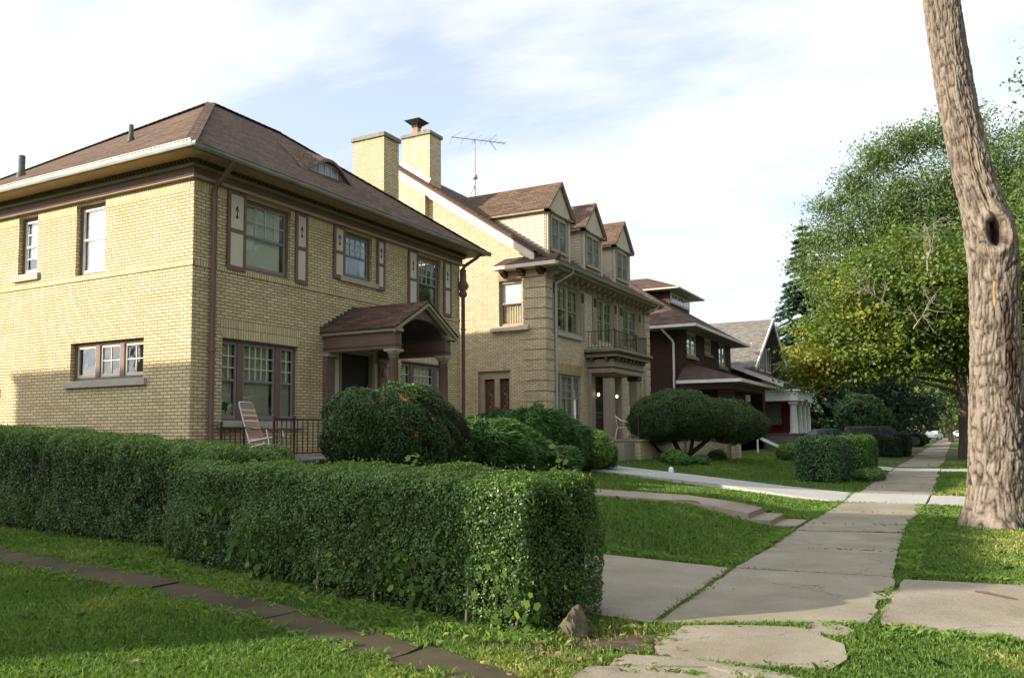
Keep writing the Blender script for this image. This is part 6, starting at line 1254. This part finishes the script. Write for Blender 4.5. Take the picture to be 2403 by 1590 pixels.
# bare grey branches in front of the maple
for i,(p0_,d0_,L_) in enumerate((((-.9,44.2,9.2),(.05,0,1),2.6),((-2.6,44.0,7.6),(-.8,-.1,.45),2.2),((-1.6,43.8,6.4),(.5,-.2,.5),1.8))):
    o_m=[o for o in bpy.data.objects if o.name.startswith('maple_tree')][0]; b=MB(); rs_=np.random.RandomState(500+i)
    def grow(p,d,L,r_,lv):
        p=Vector(p); d=Vector(d).normalized(); pts=[p]; n_=5
        for k_ in range(n_): d=(d+Vector(rs_.normal(0,.16,3).tolist())).normalized(); pts.append(pts[-1]+d*L/n_)
        b.tube(pts,[r_*(1-.8*k_/n_) for k_ in range(n_+1)],5)
        if lv>0:
            for k_ in (1,2,3,4):
                for _ in range(1 if lv==1 else 2): grow(pts[k_],(d+Vector(rs_.normal(0,.7,3).tolist())).normalized(),L*.5,r_*.55,lv-1)
    grow(p0_,d0_,L_,.035,2); b.tube([(.2,48.5,6.0),(p0_[0]*.5,46.5,(p0_[2]+6)/2),p0_],[.07,.05,.035],6); b.build('dead_branch',noisy('grey_dead_wood',(.20,.17,.15),(.30,.26,.23),scale=8),o_m)
# spruce
e=empty('spruce_tree',(-11.5,77,0),'dark blue green spruce with drooping tiers left of the locust','tree'); rs=np.random.RandomState(55); b=MB(); b.tube([(-11.5,77,0),(-11.5,77,10),(-11.5,77,20.6)],[.35,.2,.03],8); b.build('trunk',BARK,e)
Ps=[];Ds=[]
z=2.0; bb=MB()
while z<20.3:
    R_=5.6*(1-(z/20.8))**.9+.15; nb=int(7+R_*2.2)
    for k in range(nb):
        a=rs.uniform(0,6.283); L_=R_*rs.uniform(.75,1.08); d=np.array([math.cos(a),math.sin(a),0]); n_=int(40*L_+12); t=rs.rand(n_)**.7; 
        pz=z+.15*L_*t-.42*L_*t*t+rs.normal(0,.05,n_); pos=np.array([-11.5,77,0])+d*(t*L_)[:,None]+np.stack([rs.normal(0,.16,n_)*(1-t*.3),rs.normal(0,.16,n_)*(1-t*.3),pz],1); Ps.append(pos); Ds.append(np.tile(d+[0,0,-.25],(n_,1)))
    z+=rs.uniform(.42,.62)
Ps=np.concatenate(Ps);Ds=np.concatenate(Ds); numpy_mesh('crown',leaf_quads(Ps,np.tile([0,0,1.],(len(Ps),1)),(.42),.15,rs,.5,dirs=Ds),4,LS,rs.rand(len(Ps)),e)
tree('dark_tree','dark leafy tree with purple tinge behind the black vehicle',(-4.8,84,0),[(-4.8,84,-.1),(-4.8,84,3),(-4.6,84,6)],.3,[(-4.6,84,4.6,3.4,3.4,3.4),(-6.6,84,6.5,3.2,3,3.4),(-2.7,85,3.4,1.6,1.9,2.2)],260,.6,40,.30,.6,LD,56,br=30,shell=.8)
tree('dark_tree','tall dark tree with sky showing through left of the distant sidewalk',(-5.4,96,0),[(-5.4,96,-.1),(-5.3,96,5),(-5,96,11)],.35,[(-5.5,96,8.5,3.2,3.4,4.2),(-8.4,97,8,3.5,3.2,4)],190,.65,38,.32,.6,LD,57,br=30,shell=.9)
for i,(x,y_,h_,r_) in enumerate(((2.0,92,8.0,3.6),(-.6,122,7.2,3.2),(3,140,8,4.0),(-8,125,8.5,4.5),(-4.5,150,9,4.5),(-13,112,8,4.2),(1.8,178,8,5),(-7,190,9,6),(8,100,9,5),(7,185,9,6))):
    tree('street_tree',('light green street tree arching toward the distant sidewalk','light green tree overhanging the far sidewalk','distant street tree right of the sidewalk end','distant tree behind the far lawns','distant tree closing the view left of the sidewalk','tree behind the dark gabled house','farthest street tree at the sidewalk end','farthest tree behind the distant lawns','street tree hidden mostly behind the big trunk','farthest tree at the right')[i],(x,y_,0),[(x,y_,-.1),(x,y_,3),(x,y_,h_)],.28,[(x,y_,h_,r_,r_,r_*.85),(x-r_*.5,y_,h_-r_*.35,r_*.6,r_*.7,r_*.6)],150,.8,34,.38,.55,LL if i!=4 else LD,60+i,br=10)
for i,(x,y_,h_,r_) in enumerate(((-14,205,6,7),(-5,215,6,7),(3,222,6.5,7),(-10,170,5,4.5),(4.2,150,4.2,3.0),(-2.2,232,6,7),(.5,205,4.5,3.2))):
    tree('distant_tree',('leftmost distant tree closing the far end of the street','distant tree left of the vanishing sidewalk','distant tree right of the vanishing sidewalk','low distant tree behind the far left lawns','small distant tree by the far kerb','farthest tree seen straight down the sidewalk','small low tree at the very end of the sidewalk')[i],(x,y_,0),[(x,y_,-.1),(x,y_,2),(x,y_,h_)],.28,[(x,y_,h_,r_,r_,r_*.85),(x,y_,2.6,r_*.8,r_*.8,2.4)],150,1.0,30,.55,.6,LD if i%2 else LL,160+i,br=6)
for i,(x,y_) in enumerate(((.95,63.5),(.95,78))):
    if i==0: tree('maple_tree','second street maple with pale trunk behind the first',(x,y_,0),[(x,y_,-.1),(x,y_,3),(x,y_,7)],.28,[(x+1,y_,8,4,4,3.6),(x-1.5,y_,7,2.6,3,2.6)],200,.6,40,.26,.7,LM,75,bark=noisy('pale_bark',(.16,.12,.09),(.24,.19,.14),scale=6,rough=.95))
# trees across the street and behind the camera (out of the frame; they shade and reflect)
for i,(x,y_,h_,r_) in enumerate(((21,-8,10,6.5),(20,6,11,7),(22,19,10,6.5),(20,33,11,7),(22,48,10,7),(21,64,10,7),(6,-14,11,6.5),(10,-26,11,7))):
    tree('street_tree','leafy street tree outside the view, %s'%('beside the camera side pavement','opposite the near driveway','opposite the first house','opposite the second house','opposite the third house','opposite the columned house','behind the photographer','far behind the photographer')[i],(x,y_,0),[(x,y_,-.1),(x,y_,4),(x,y_,h_)],.4,[(x,y_,h_,r_,r_,r_*.95),(x-1,y_+2,h_-3,r_*.8,r_*.8,r_*.6)],260,1.1,26,.70,.65,LL,80+i,br=8)
# ---------------- the big trunk ----------------
e=empty('shade_tree',(.5,15.15,0),'huge leaning grey brown tree trunk with a dark hollow at the right edge','tree')
cen=[(-.1,.55,15.1,.60),(.05,.53,15.1,.52),(.35,.545,15.1,.45),(.9,.565,15.1,.405),(1.5,.575,15.1,.385),(2.85,.605,15.1,.352),(3.6,.625,15.1,.352),(4.1,.64,15.1,.368),(4.55,.625,15.1,.378),(4.95,.56,15.1,.345),(5.6,.41,15.1,.300),(6.4,.29,15.1,.288),(7.1,.20,15.1,.280),(7.9,.13,15.1,.268),(8.65,.07,15.1,.262),(10,-.05,15.1,.25),(12,-.3,15.2,.2)]
cz=np.array([c[0] for c in cen]); cX=np.array([c[1] for c in cen]); cR=np.array([c[3] for c in cen])
nz,na=760,260; Z=np.linspace(-.1,12,nz)**1.0; A=np.arange(na)*2*math.pi/na
cxz=np.interp(Z,cz,cX); crz=np.interp(Z,cz,cR)
k=np.ones(25)/25; cxz=np.convolve(np.pad(cxz,12,'edge'),k,'valid'); crz=np.convolve(np.pad(crz,12,'edge'),k,'valid')
ZZ,AA=np.meshgrid(Z,A,indexing='ij'); RRr=crz[:,None]*np.ones_like(AA)
# flared buttress roots
RRr*=1+.19*np.exp(-ZZ/.20)*(.5+.5*np.cos(AA*5+1.2+.8*np.sin(AA*2)))**1.5+.05*np.exp(-ZZ/.6)*np.cos(AA*3+.4)
RRr*=1+.03*np.sin(AA*2+ZZ*.9)+.02*np.sin(AA*3-ZZ*1.7)
# bark plates: vertically stretched ridged noise
wx=AA/(2*math.pi); wz=ZZ
warp=.45*(vnoise(wx*16,wz*3.0,3,perx=16)-.5)
r1_=1-np.abs(2*vnoise(wx*46+warp*3,wz*5.6+warp*3,5,perx=46)-1); r2_=1-np.abs(2*vnoise(wx*90,wz*9+warp*4,7,perx=90)-1); r3_=vnoise(wx*130,wz*34,9,perx=130)
RRr+=.022*(1-r1_**2.0)*1.0-.013*r2_**2+.009*r3_-.012
# hollow: facing the viewer
va=math.atan2(-15.1,-.6); hole_a=va+.22; hz_=4.58
da=(AA-hole_a+math.pi)%(2*math.pi)-math.pi; ux=da*crz[:,None]/.135; uz=(ZZ-hz_)/.235; uxx=ux-.28*uz; rr2=np.sqrt(uxx**2+uz**2+.35*uxx*uz)
RRr+=.060*np.exp(-((rr2-1.35)/.34)**2)
RRr-=.26*(1-ss(.55,1.08,rr2))
crease=np.exp(-((da*crz[:,None]+.0)/.035)**2)*ss(4.7,4.9,ZZ)*(1-ss(5.5,6.3,ZZ)); RRr-=.045*crease
Vx=cxz[:,None]+RRr*np.cos(AA); Vy=15.1+RRr*np.sin(AA); V=np.stack([Vx,Vy,ZZ],-1).reshape(-1,3)
I=(np.arange(nz-1)[:,None]*na+np.arange(na)[None]).ravel(); J=(np.arange(nz-1)[:,None]*na+((np.arange(na)+1)%na)[None]).ravel(); F=np.stack([I,J,J+na,I+na],1)
me=bpy.data.meshes.new('trunk'); me.from_pydata((V-np.array([.5,15.15,0])).tolist(),[],F.tolist()); me.polygons.foreach_set('use_smooth',[True]*len(F))
at=me.attributes.new('tint','FLOAT','POINT'); tv=np.clip(.55*(1-r1_**2)+.25*r3_+.2*(1-r2_),0,1); hollow_shade=(1-ss(.6,1.0,rr2)); at.data.foreach_set('value',tv.ravel().astype(np.float32))
# bare inner wood strip and dark stain mark the bark; shade in the hollow is painted
st_=np.exp(-(((AA-(va-.02)+math.pi)%(2*math.pi)-math.pi)*crz[:,None]/.012)**2)*ss(3.35,3.5,ZZ)*(1-ss(3.75,3.95,ZZ))+ .7*np.exp(-(((AA-(va+.05)+math.pi)%(2*math.pi)-math.pi)*crz[:,None]/.012)**2)*ss(5.0,5.2,ZZ)*(1-ss(6.0,6.4,ZZ))*(r1_>.5)
a2_=me.attributes.new('wood','FLOAT','POINT'); a2_.data.foreach_set('value',np.clip(st_,0,1).ravel().astype(np.float32))
sd_=((AA-(va+.62)+math.pi)%(2*math.pi)-math.pi); stain_shade=np.exp(-(sd_/.30)**2)*ss(1.4,2.6,ZZ)*(1-ss(3.4,3.85,ZZ))*(.4+.9*vnoise(wx*20,wz*3,21,perx=20)); stain_shade=np.maximum(stain_shade,hollow_shade*.9)  # hollow darkened in the colour to imitate shade inside it
a3_=me.attributes.new('stain','FLOAT','POINT'); a3_.data.foreach_set('value',np.clip(stain_shade,0,1).ravel().astype(np.float32))
def tb(nt,bs):
    a=nn(nt,'ShaderNodeAttribute',_attribute_name='tint'); w_=nn(nt,'ShaderNodeAttribute',_attribute_name='wood'); s_=nn(nt,'ShaderNodeAttribute',_attribute_name='stain')
    tc=nn(nt,'ShaderNodeTexCoord'); n=nn(nt,'ShaderNodeTexNoise',Scale=9,Detail=8,Roughness=.7); ln(nt,tc.outputs['Object'],n.inputs['Vector'])
    ad=nn(nt,'ShaderNodeMath',_operation='MULTIPLY_ADD'); ad.inputs[1].default_value=.8; ln(nt,n.outputs[0],ad.inputs[0]); sb=nn(nt,'ShaderNodeMath',_operation='SUBTRACT'); sb.inputs[1].default_value=.4; ln(nt,a.outputs['Fac'],sb.inputs[0]); ln(nt,sb.outputs[0],ad.inputs[2])
    cr=nn(nt,'ShaderNodeValToRGB'); E_=cr.color_ramp.elements; E_.new(.5); E_[0].position=.12; E_[0].color=(.038,.029,.023,1); E_[1].position=.45; E_[1].color=(.15,.122,.098,1); E_[2].position=.85; E_[2].color=(.26,.222,.18,1); ln(nt,ad.outputs[0],cr.inputs[0])
    m1=nn(nt,'ShaderNodeMix',_data_type='RGBA'); ln(nt,w_.outputs['Fac'],m1.inputs[0]); ln(nt,cr.outputs[0],m1.inputs[6]); m1.inputs[7].default_value=(.45,.27,.14,1)
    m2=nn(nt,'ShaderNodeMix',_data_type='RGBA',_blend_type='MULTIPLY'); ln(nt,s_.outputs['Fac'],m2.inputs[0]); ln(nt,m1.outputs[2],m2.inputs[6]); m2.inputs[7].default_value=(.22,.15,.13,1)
    ln(nt,m2.outputs[2],bs.inputs['Base Color']); bs.inputs['Roughness'].default_value=.95; bs.inputs['Specular IOR Level'].default_value=.1
    n2=nn(nt,'ShaderNodeTexNoise',Scale=45,Detail=4,Roughness=.7); ln(nt,tc.outputs['Object'],n2.inputs['Vector']); bp=nn(nt,'ShaderNodeBump',Strength=.5,Distance=.012); ln(nt,n2.outputs[0],bp.inputs['Height']); ln(nt,bp.outputs[0],bs.inputs['Normal'])
me.materials.append(mat('big_bark',tb)); me.update(); o=bpy.data.objects.new('trunk',me); C.objects.link(o); o.parent=e
b=MB(); rs=np.random.RandomState(77); cb=[(-2,14,14.5,3.5,3.5,2.4),(1.5,17,15,3.5,3.5,2.5),(0,15,16.5,4.5,4.5,3)]
for q in ((-2.5,13.5,14),(2,17.5,14.5),(-.5,16,16.5),(1,12.5,15)): b.tube([(-.28,15.15,11.6),((q[0]-.3)/2,(q[1]+15)/2,12.6),q],[.17,.11,.04],8)
b.build('limb',BARK,e)
P,N=blob_pts(400,cb,rs,.8); Q=np.repeat(P,30,0)+rs.normal(0,.5,(len(P)*30,3)); Q=Q[Q[:,2]>12.2]; numpy_mesh('crown',leaf_quads(Q,np.tile([0,0,1.],(len(Q),1)),.22,.13,rs,.8),4,LL,rs.rand(len(Q)),e)
# hidden dead branches in the foliage
# ---------------- grass ----------------
rs=np.random.RandomState(101)
from math import pi
def inpoly(x,y,poly):
    c=np.zeros(len(x),bool); n=len(poly); j=n-1
    for i in range(n):
        xi,yi=poly[i][:2]; xj,yj=poly[j][:2]
        k_=((yi>y)!=(yj>y))&(x<(xj-xi)*(y-yi)/((yj-yi)+1e-12)+xi); c^=k_; j=i
    return c
HARD=sw+[[(-2.12,18.68),(8,18.7),(8,21.3),(-2.2,21.4)],[(-2.16,18.68),(-2.24,21.42),(-3.6,21.8),(-6,22.5),(-9.6,23.9),(-9.6,22.2),(-8.7,20.6),(-5,19.3),(-3.3,18.85)],[(-3.6,33.5),(8,33.5),(8,36.2),(-3.6,36.2)],
 [(-2.15,6.27),(-2.22,9.12),(-3.0,9.30),(-4.3,9.55),(-12,10.3),(-12,8.9),(-6.1,7.6),(-3.6,6.55),(-2.72,6.34)],[(-.57,7.08),(.36,6.86),(8,6.5),(8,9.7),(3.2,9.5),(.52,9.36),(-.55,9.2)],
 [(-1.92,6.26),(-1.5,6.50),(-1.12,6.62),(-.72,6.22),(-.68,5.75),(-1.25,5.42),(-1.82,5.40),(-1.92,5.6)],[(-1.06,6.86),(-.84,6.86),(-.72,6.7),(-.76,6.52),(-1.0,6.5)],[(-2.0,5.32),(-1.6,5.41),(-.74,5.24),(-.72,-4),(-2.12,-4),(-2.12,4.95)],
 [(-2.24,13.45),(-2.24,14.5),(-5,14.7),(-10.6,14.9),(-10.6,13.8),(-5,13.55)],[(-14.5,6.58),(-10.7,5.89),(-7,5.41),(-5,4.93),(-3.35,4.46),(-2.35,4.2),(-2.32,4.5),(-3.35,4.9),(-5,5.4),(-7,5.9),(-10.7,6.4),(-14.5,7.12)],
 [(-13.1,11),(-10,11),(-10,18),(-13.1,21)],[(6.2,-50),(14,-50),(14,400),(6.2,400)]]
def scatter(n,x0,x1,y0,y1,dmin,dmax):
    """random ground points, denser close to the viewpoint area"""
    out=[]
    tot=0
    while tot<n:
        m=n*2; r_=dmin*(dmax/dmin)**rs.rand(m); a=rs.uniform(R(-14),R(66),m); x=-np.sin(a)*r_; y=np.cos(a)*r_
        k_=(x>x0)&(x<x1)&(y>y0)&(y<y1); x=x[k_];y=y[k_]; hard=np.zeros(len(x),bool)
        for p in HARD: hard|=inpoly(x,y,p)
        # thin shaggy overhang along slab edges is kept by jitter
        x=x[~hard]+rs.normal(0,.018,(~hard).sum()); y=y[~hard]+rs.normal(0,.018,(~hard).sum()); out.append(np.stack([x,y],1)); tot+=len(x)
    return np.concatenate(out)[:n]
G=scatter(900000,-20,6,2.0,60,3.2,42)
d=np.hypot(G[:,0],G[:,1]); patch=wob(G,1.3,3)+.6*wob(G,4.2,6); 
bare=np.exp(-(((G[:,0]+2.35)/.5)**2+((G[:,1]-5.55)/.38)**2))+np.exp(-(((G[:,0]+3.1)/.7)**2+((G[:,1]-5.15)/.16)**2))*.8+np.exp(-(((G[:,0]+1.98)/.22)**2+((G[:,1]-5.9)/.4)**2))
keep=(rs.rand(len(G))>bare*.93)&(rs.rand(len(G))<.55+.45*ss(-1,.8,patch))
G=G[keep];d=d[keep];patch=patch[keep];n=len(G)
dry=ss(.1,1.3,wob(G,1.1,14)+.5*wob(G,3.5,15)+.5*np.exp(-((G[:,0]+3)**2/3+(G[:,1]-4.7)**2/.6))+.4*(G[:,0]>-.2)*(G[:,1]>9.5))
hgt=(.018+.028*rs.rand(n)**1.5)*(1+.35*ss(-.5,1.2,patch))*(1+.02*d); hgt=np.where(rs.rand(n)<.03,hgt*1.7,hgt); wd_=.0012+.00040*d
ang=rs.uniform(0,2*pi,n); lean=rs.normal(0,.55,(n,2)); zb=gz(G[:,0],G[:,1])-.025
bx=np.cos(ang)*wd_; by=np.sin(ang)*wd_
p0=np.stack([G[:,0]-bx,G[:,1]-by,zb],1); p1=np.stack([G[:,0]+bx,G[:,1]+by,zb],1)
mid=np.stack([G[:,0]+lean[:,0]*hgt*.35,G[:,1]+lean[:,1]*hgt*.35,zb+.02+hgt*.62],1); tip=np.stack([G[:,0]+lean[:,0]*hgt*1.1,G[:,1]+lean[:,1]*hgt*1.1,zb+.02+hgt*np.maximum(.35,1-.25*np.hypot(lean[:,0],lean[:,1]))],1)
V=np.stack([p0,p1,mid+np.stack([bx,by,0*bx],1)*.8,tip,mid-np.stack([bx,by,0*bx],1)*.8],1).reshape(-1,3)
LG=leafmat('grass_blade',[(0,(.022,.042,.010)),(.38,(.044,.078,.017)),(.66,(.072,.104,.024)),(.84,(.125,.128,.042)),(1,(.19,.155,.075))],rough=.5,spec=.3,trans=.4,g=3.1)
go_=numpy_mesh('grass',V,5,LG,np.clip(.52*rs.rand(n)+.10*patch+.72*dry*rs.rand(n)+.06,0,1)); tag(go_,'green lawn grass with patches of dry yellow blades','grass',kind='stuff')
# weeds in the cracks and clumps at slab edges
def clumps(pts,name,label,h=.07,per=34,sp=.035):
    pts=np.array(pts); n=len(pts)*per; c=np.repeat(pts,per,0)+rs.normal(0,sp,(n,2)); a=rs.uniform(0,2*pi,n); L_=h*(.5+rs.rand(n)); z0_=gz(c[:,0],c[:,1])+.005
    w_=.0024; b0=np.stack([c[:,0]-np.cos(a)*w_,c[:,1]-np.sin(a)*w_,z0_],1); b1=np.stack([c[:,0]+np.cos(a)*w_,c[:,1]+np.sin(a)*w_,z0_],1); o_=rs.normal(0,.6,(n,2))*L_[:,None]; m_=np.stack([c[:,0]+o_[:,0]*.4,c[:,1]+o_[:,1]*.4,z0_+L_*.7],1); t_=np.stack([c[:,0]+o_[:,0],c[:,1]+o_[:,1],z0_+L_*.8],1)
    q=np.stack([b0,b1,m_,t_],1).reshape(-1,3); o=numpy_mesh(name,q,4,LG,np.clip(rs.rand(n)*.6+.1,0,1)); tag(o,label,'weeds',kind='stuff')
def along(p,q,n,j=.012): t=rs.rand(n); return [(p[0]+(q[0]-p[0])*a+rs.normal(0,j),p[1]+(q[1]-p[1])*a+rs.normal(0,j)) for a in t]
clumps(along((-2.1,6.24),(-.75,6.96),34,.02)+along((-1.0,6.7),(-.3,6.75),22,.06)+along((-2.13,6.3),(-2.2,9.1),16)+along((-.72,11.2),(-1.6,11.1),9)+along((-.74,13.35),(-1.5,13.2),8)+along((-.64,8.0),(-.60,8.5),8,.03)+along((-1.95,5.4),(-1.9,6.1),16,.05)+along((-2.0,5.0),(-.8,5.22),20,.03)+along((-2.2,14),(-.75,14.4),6),'crack_weeds','small weeds growing in the sidewalk cracks',h=.030,per=14,sp=.012)
clumps(along((-2.3,9.3),(-4.3,9.7),40,.05)+along((-2.26,9.4),(-2.26,13.2),60,.03)+along((-2.26,14.7),(-2.24,18.4),50,.03)+along((-.50,9.6),(-.62,18.4),90,.04)+along((-.4,9.5),(1.5,9.7),30,.05)+along((-.45,6.85),(1.6,6.7),30,.05),'edge_grass','longer grass tufts hanging over the slab edges',h=.055,per=34,sp=.03)
clumps(along((-11,5.93),(-7,5.39),30,.04)+along((-7,5.39),(-5,4.91),24,.04)+along((-5,4.91),(-2.6,4.25),22,.04)+along((-11,6.46),(-7,5.93),30,.04)+along((-7,5.93),(-3.0,4.82),40,.04),'walk_edge_grass','grass creeping over the edges of the dark old walk',h=.045,per=20,sp=.035)
clumps(along((-8.2,6.55),(-3.2,5.30),110,.08)+along((-12,7.3),(-8.2,6.6),60,.1)+along((-3.0,5.3),(-2.6,5.45),14,.05),'hedge_foot_weeds','weeds and long grass along the foot of the hedges',h=.050,per=34,sp=.06)
# soil and leaf litter
nl=260; lx=np.concatenate([rs.uniform(-8.2,-2.4,nl//2),rs.normal(.4,.7,nl//4),rs.uniform(-2.6,-1.6,nl//4)]); ly=np.concatenate([7.35-(lx[:nl//2]+8.45)/5.79*1.42-.62+rs.normal(0,.16,nl//2),14.2+rs.normal(0,.5,nl//4),rs.uniform(4.9,6.3,nl//4)]); lP=np.stack([lx,ly,gz(lx,ly)+.022+.02*rs.rand(len(lx))],1)
o=numpy_mesh('leaf_litter',lobed(lP,np.tile([0,0,1.],(len(lP),1)),.022+.035*rs.rand(len(lP)),rs,.35),10,DL); tag(o,'small dry brown leaves strewn along the hedge foot and trunk base','leaf litter',kind='stuff')
b=MB()
def dirt(cx_,cy_,rx,ry,seed,z=.012):
    r_=random.Random(seed); n=26; pts=[(cx_+math.cos(2*pi*i/n)*rx*(1+r_.uniform(-.25,.2)),cy_+math.sin(2*pi*i/n)*ry*(1+r_.uniform(-.25,.2))) for i in range(n)]
    b.slab(pts,-.05,z)
dirt(-2.3,5.75,.42,.36,1,.0); dirt(-3.2,5.25,.75,.15,2,-.004)
o=b.build('bare_soil',noisy('bare_soil',(.06,.042,.026),(.12,.085,.055),scale=9,rough=1,bump=.8,bscale=60)); tag(o,kind='structure')
GR={'clipped_hedge':'clipped hedges','street_tree':'street trees','distant_tree':'distant trees at the end of the street','locust_tree':'locust trees','maple_tree':'street maples','dark_tree':'dark trees behind the parked vehicle','juniper':'juniper mounds','yew_shrub':'clipped yew shrubs','round_shrub':'round shrubs','vine':'vines in the hedges','dry_leaf':'fallen leaves','sprig':'sprigs on the near hedge','porch_railing':'porch railings'}
for o in bpy.data.objects:
    if '_w' in o: del o['_w']
    if o.parent is None and 'group' not in o:
        k=o.name.split('.')[0]
        if k in GR: o['group']=GR[k]
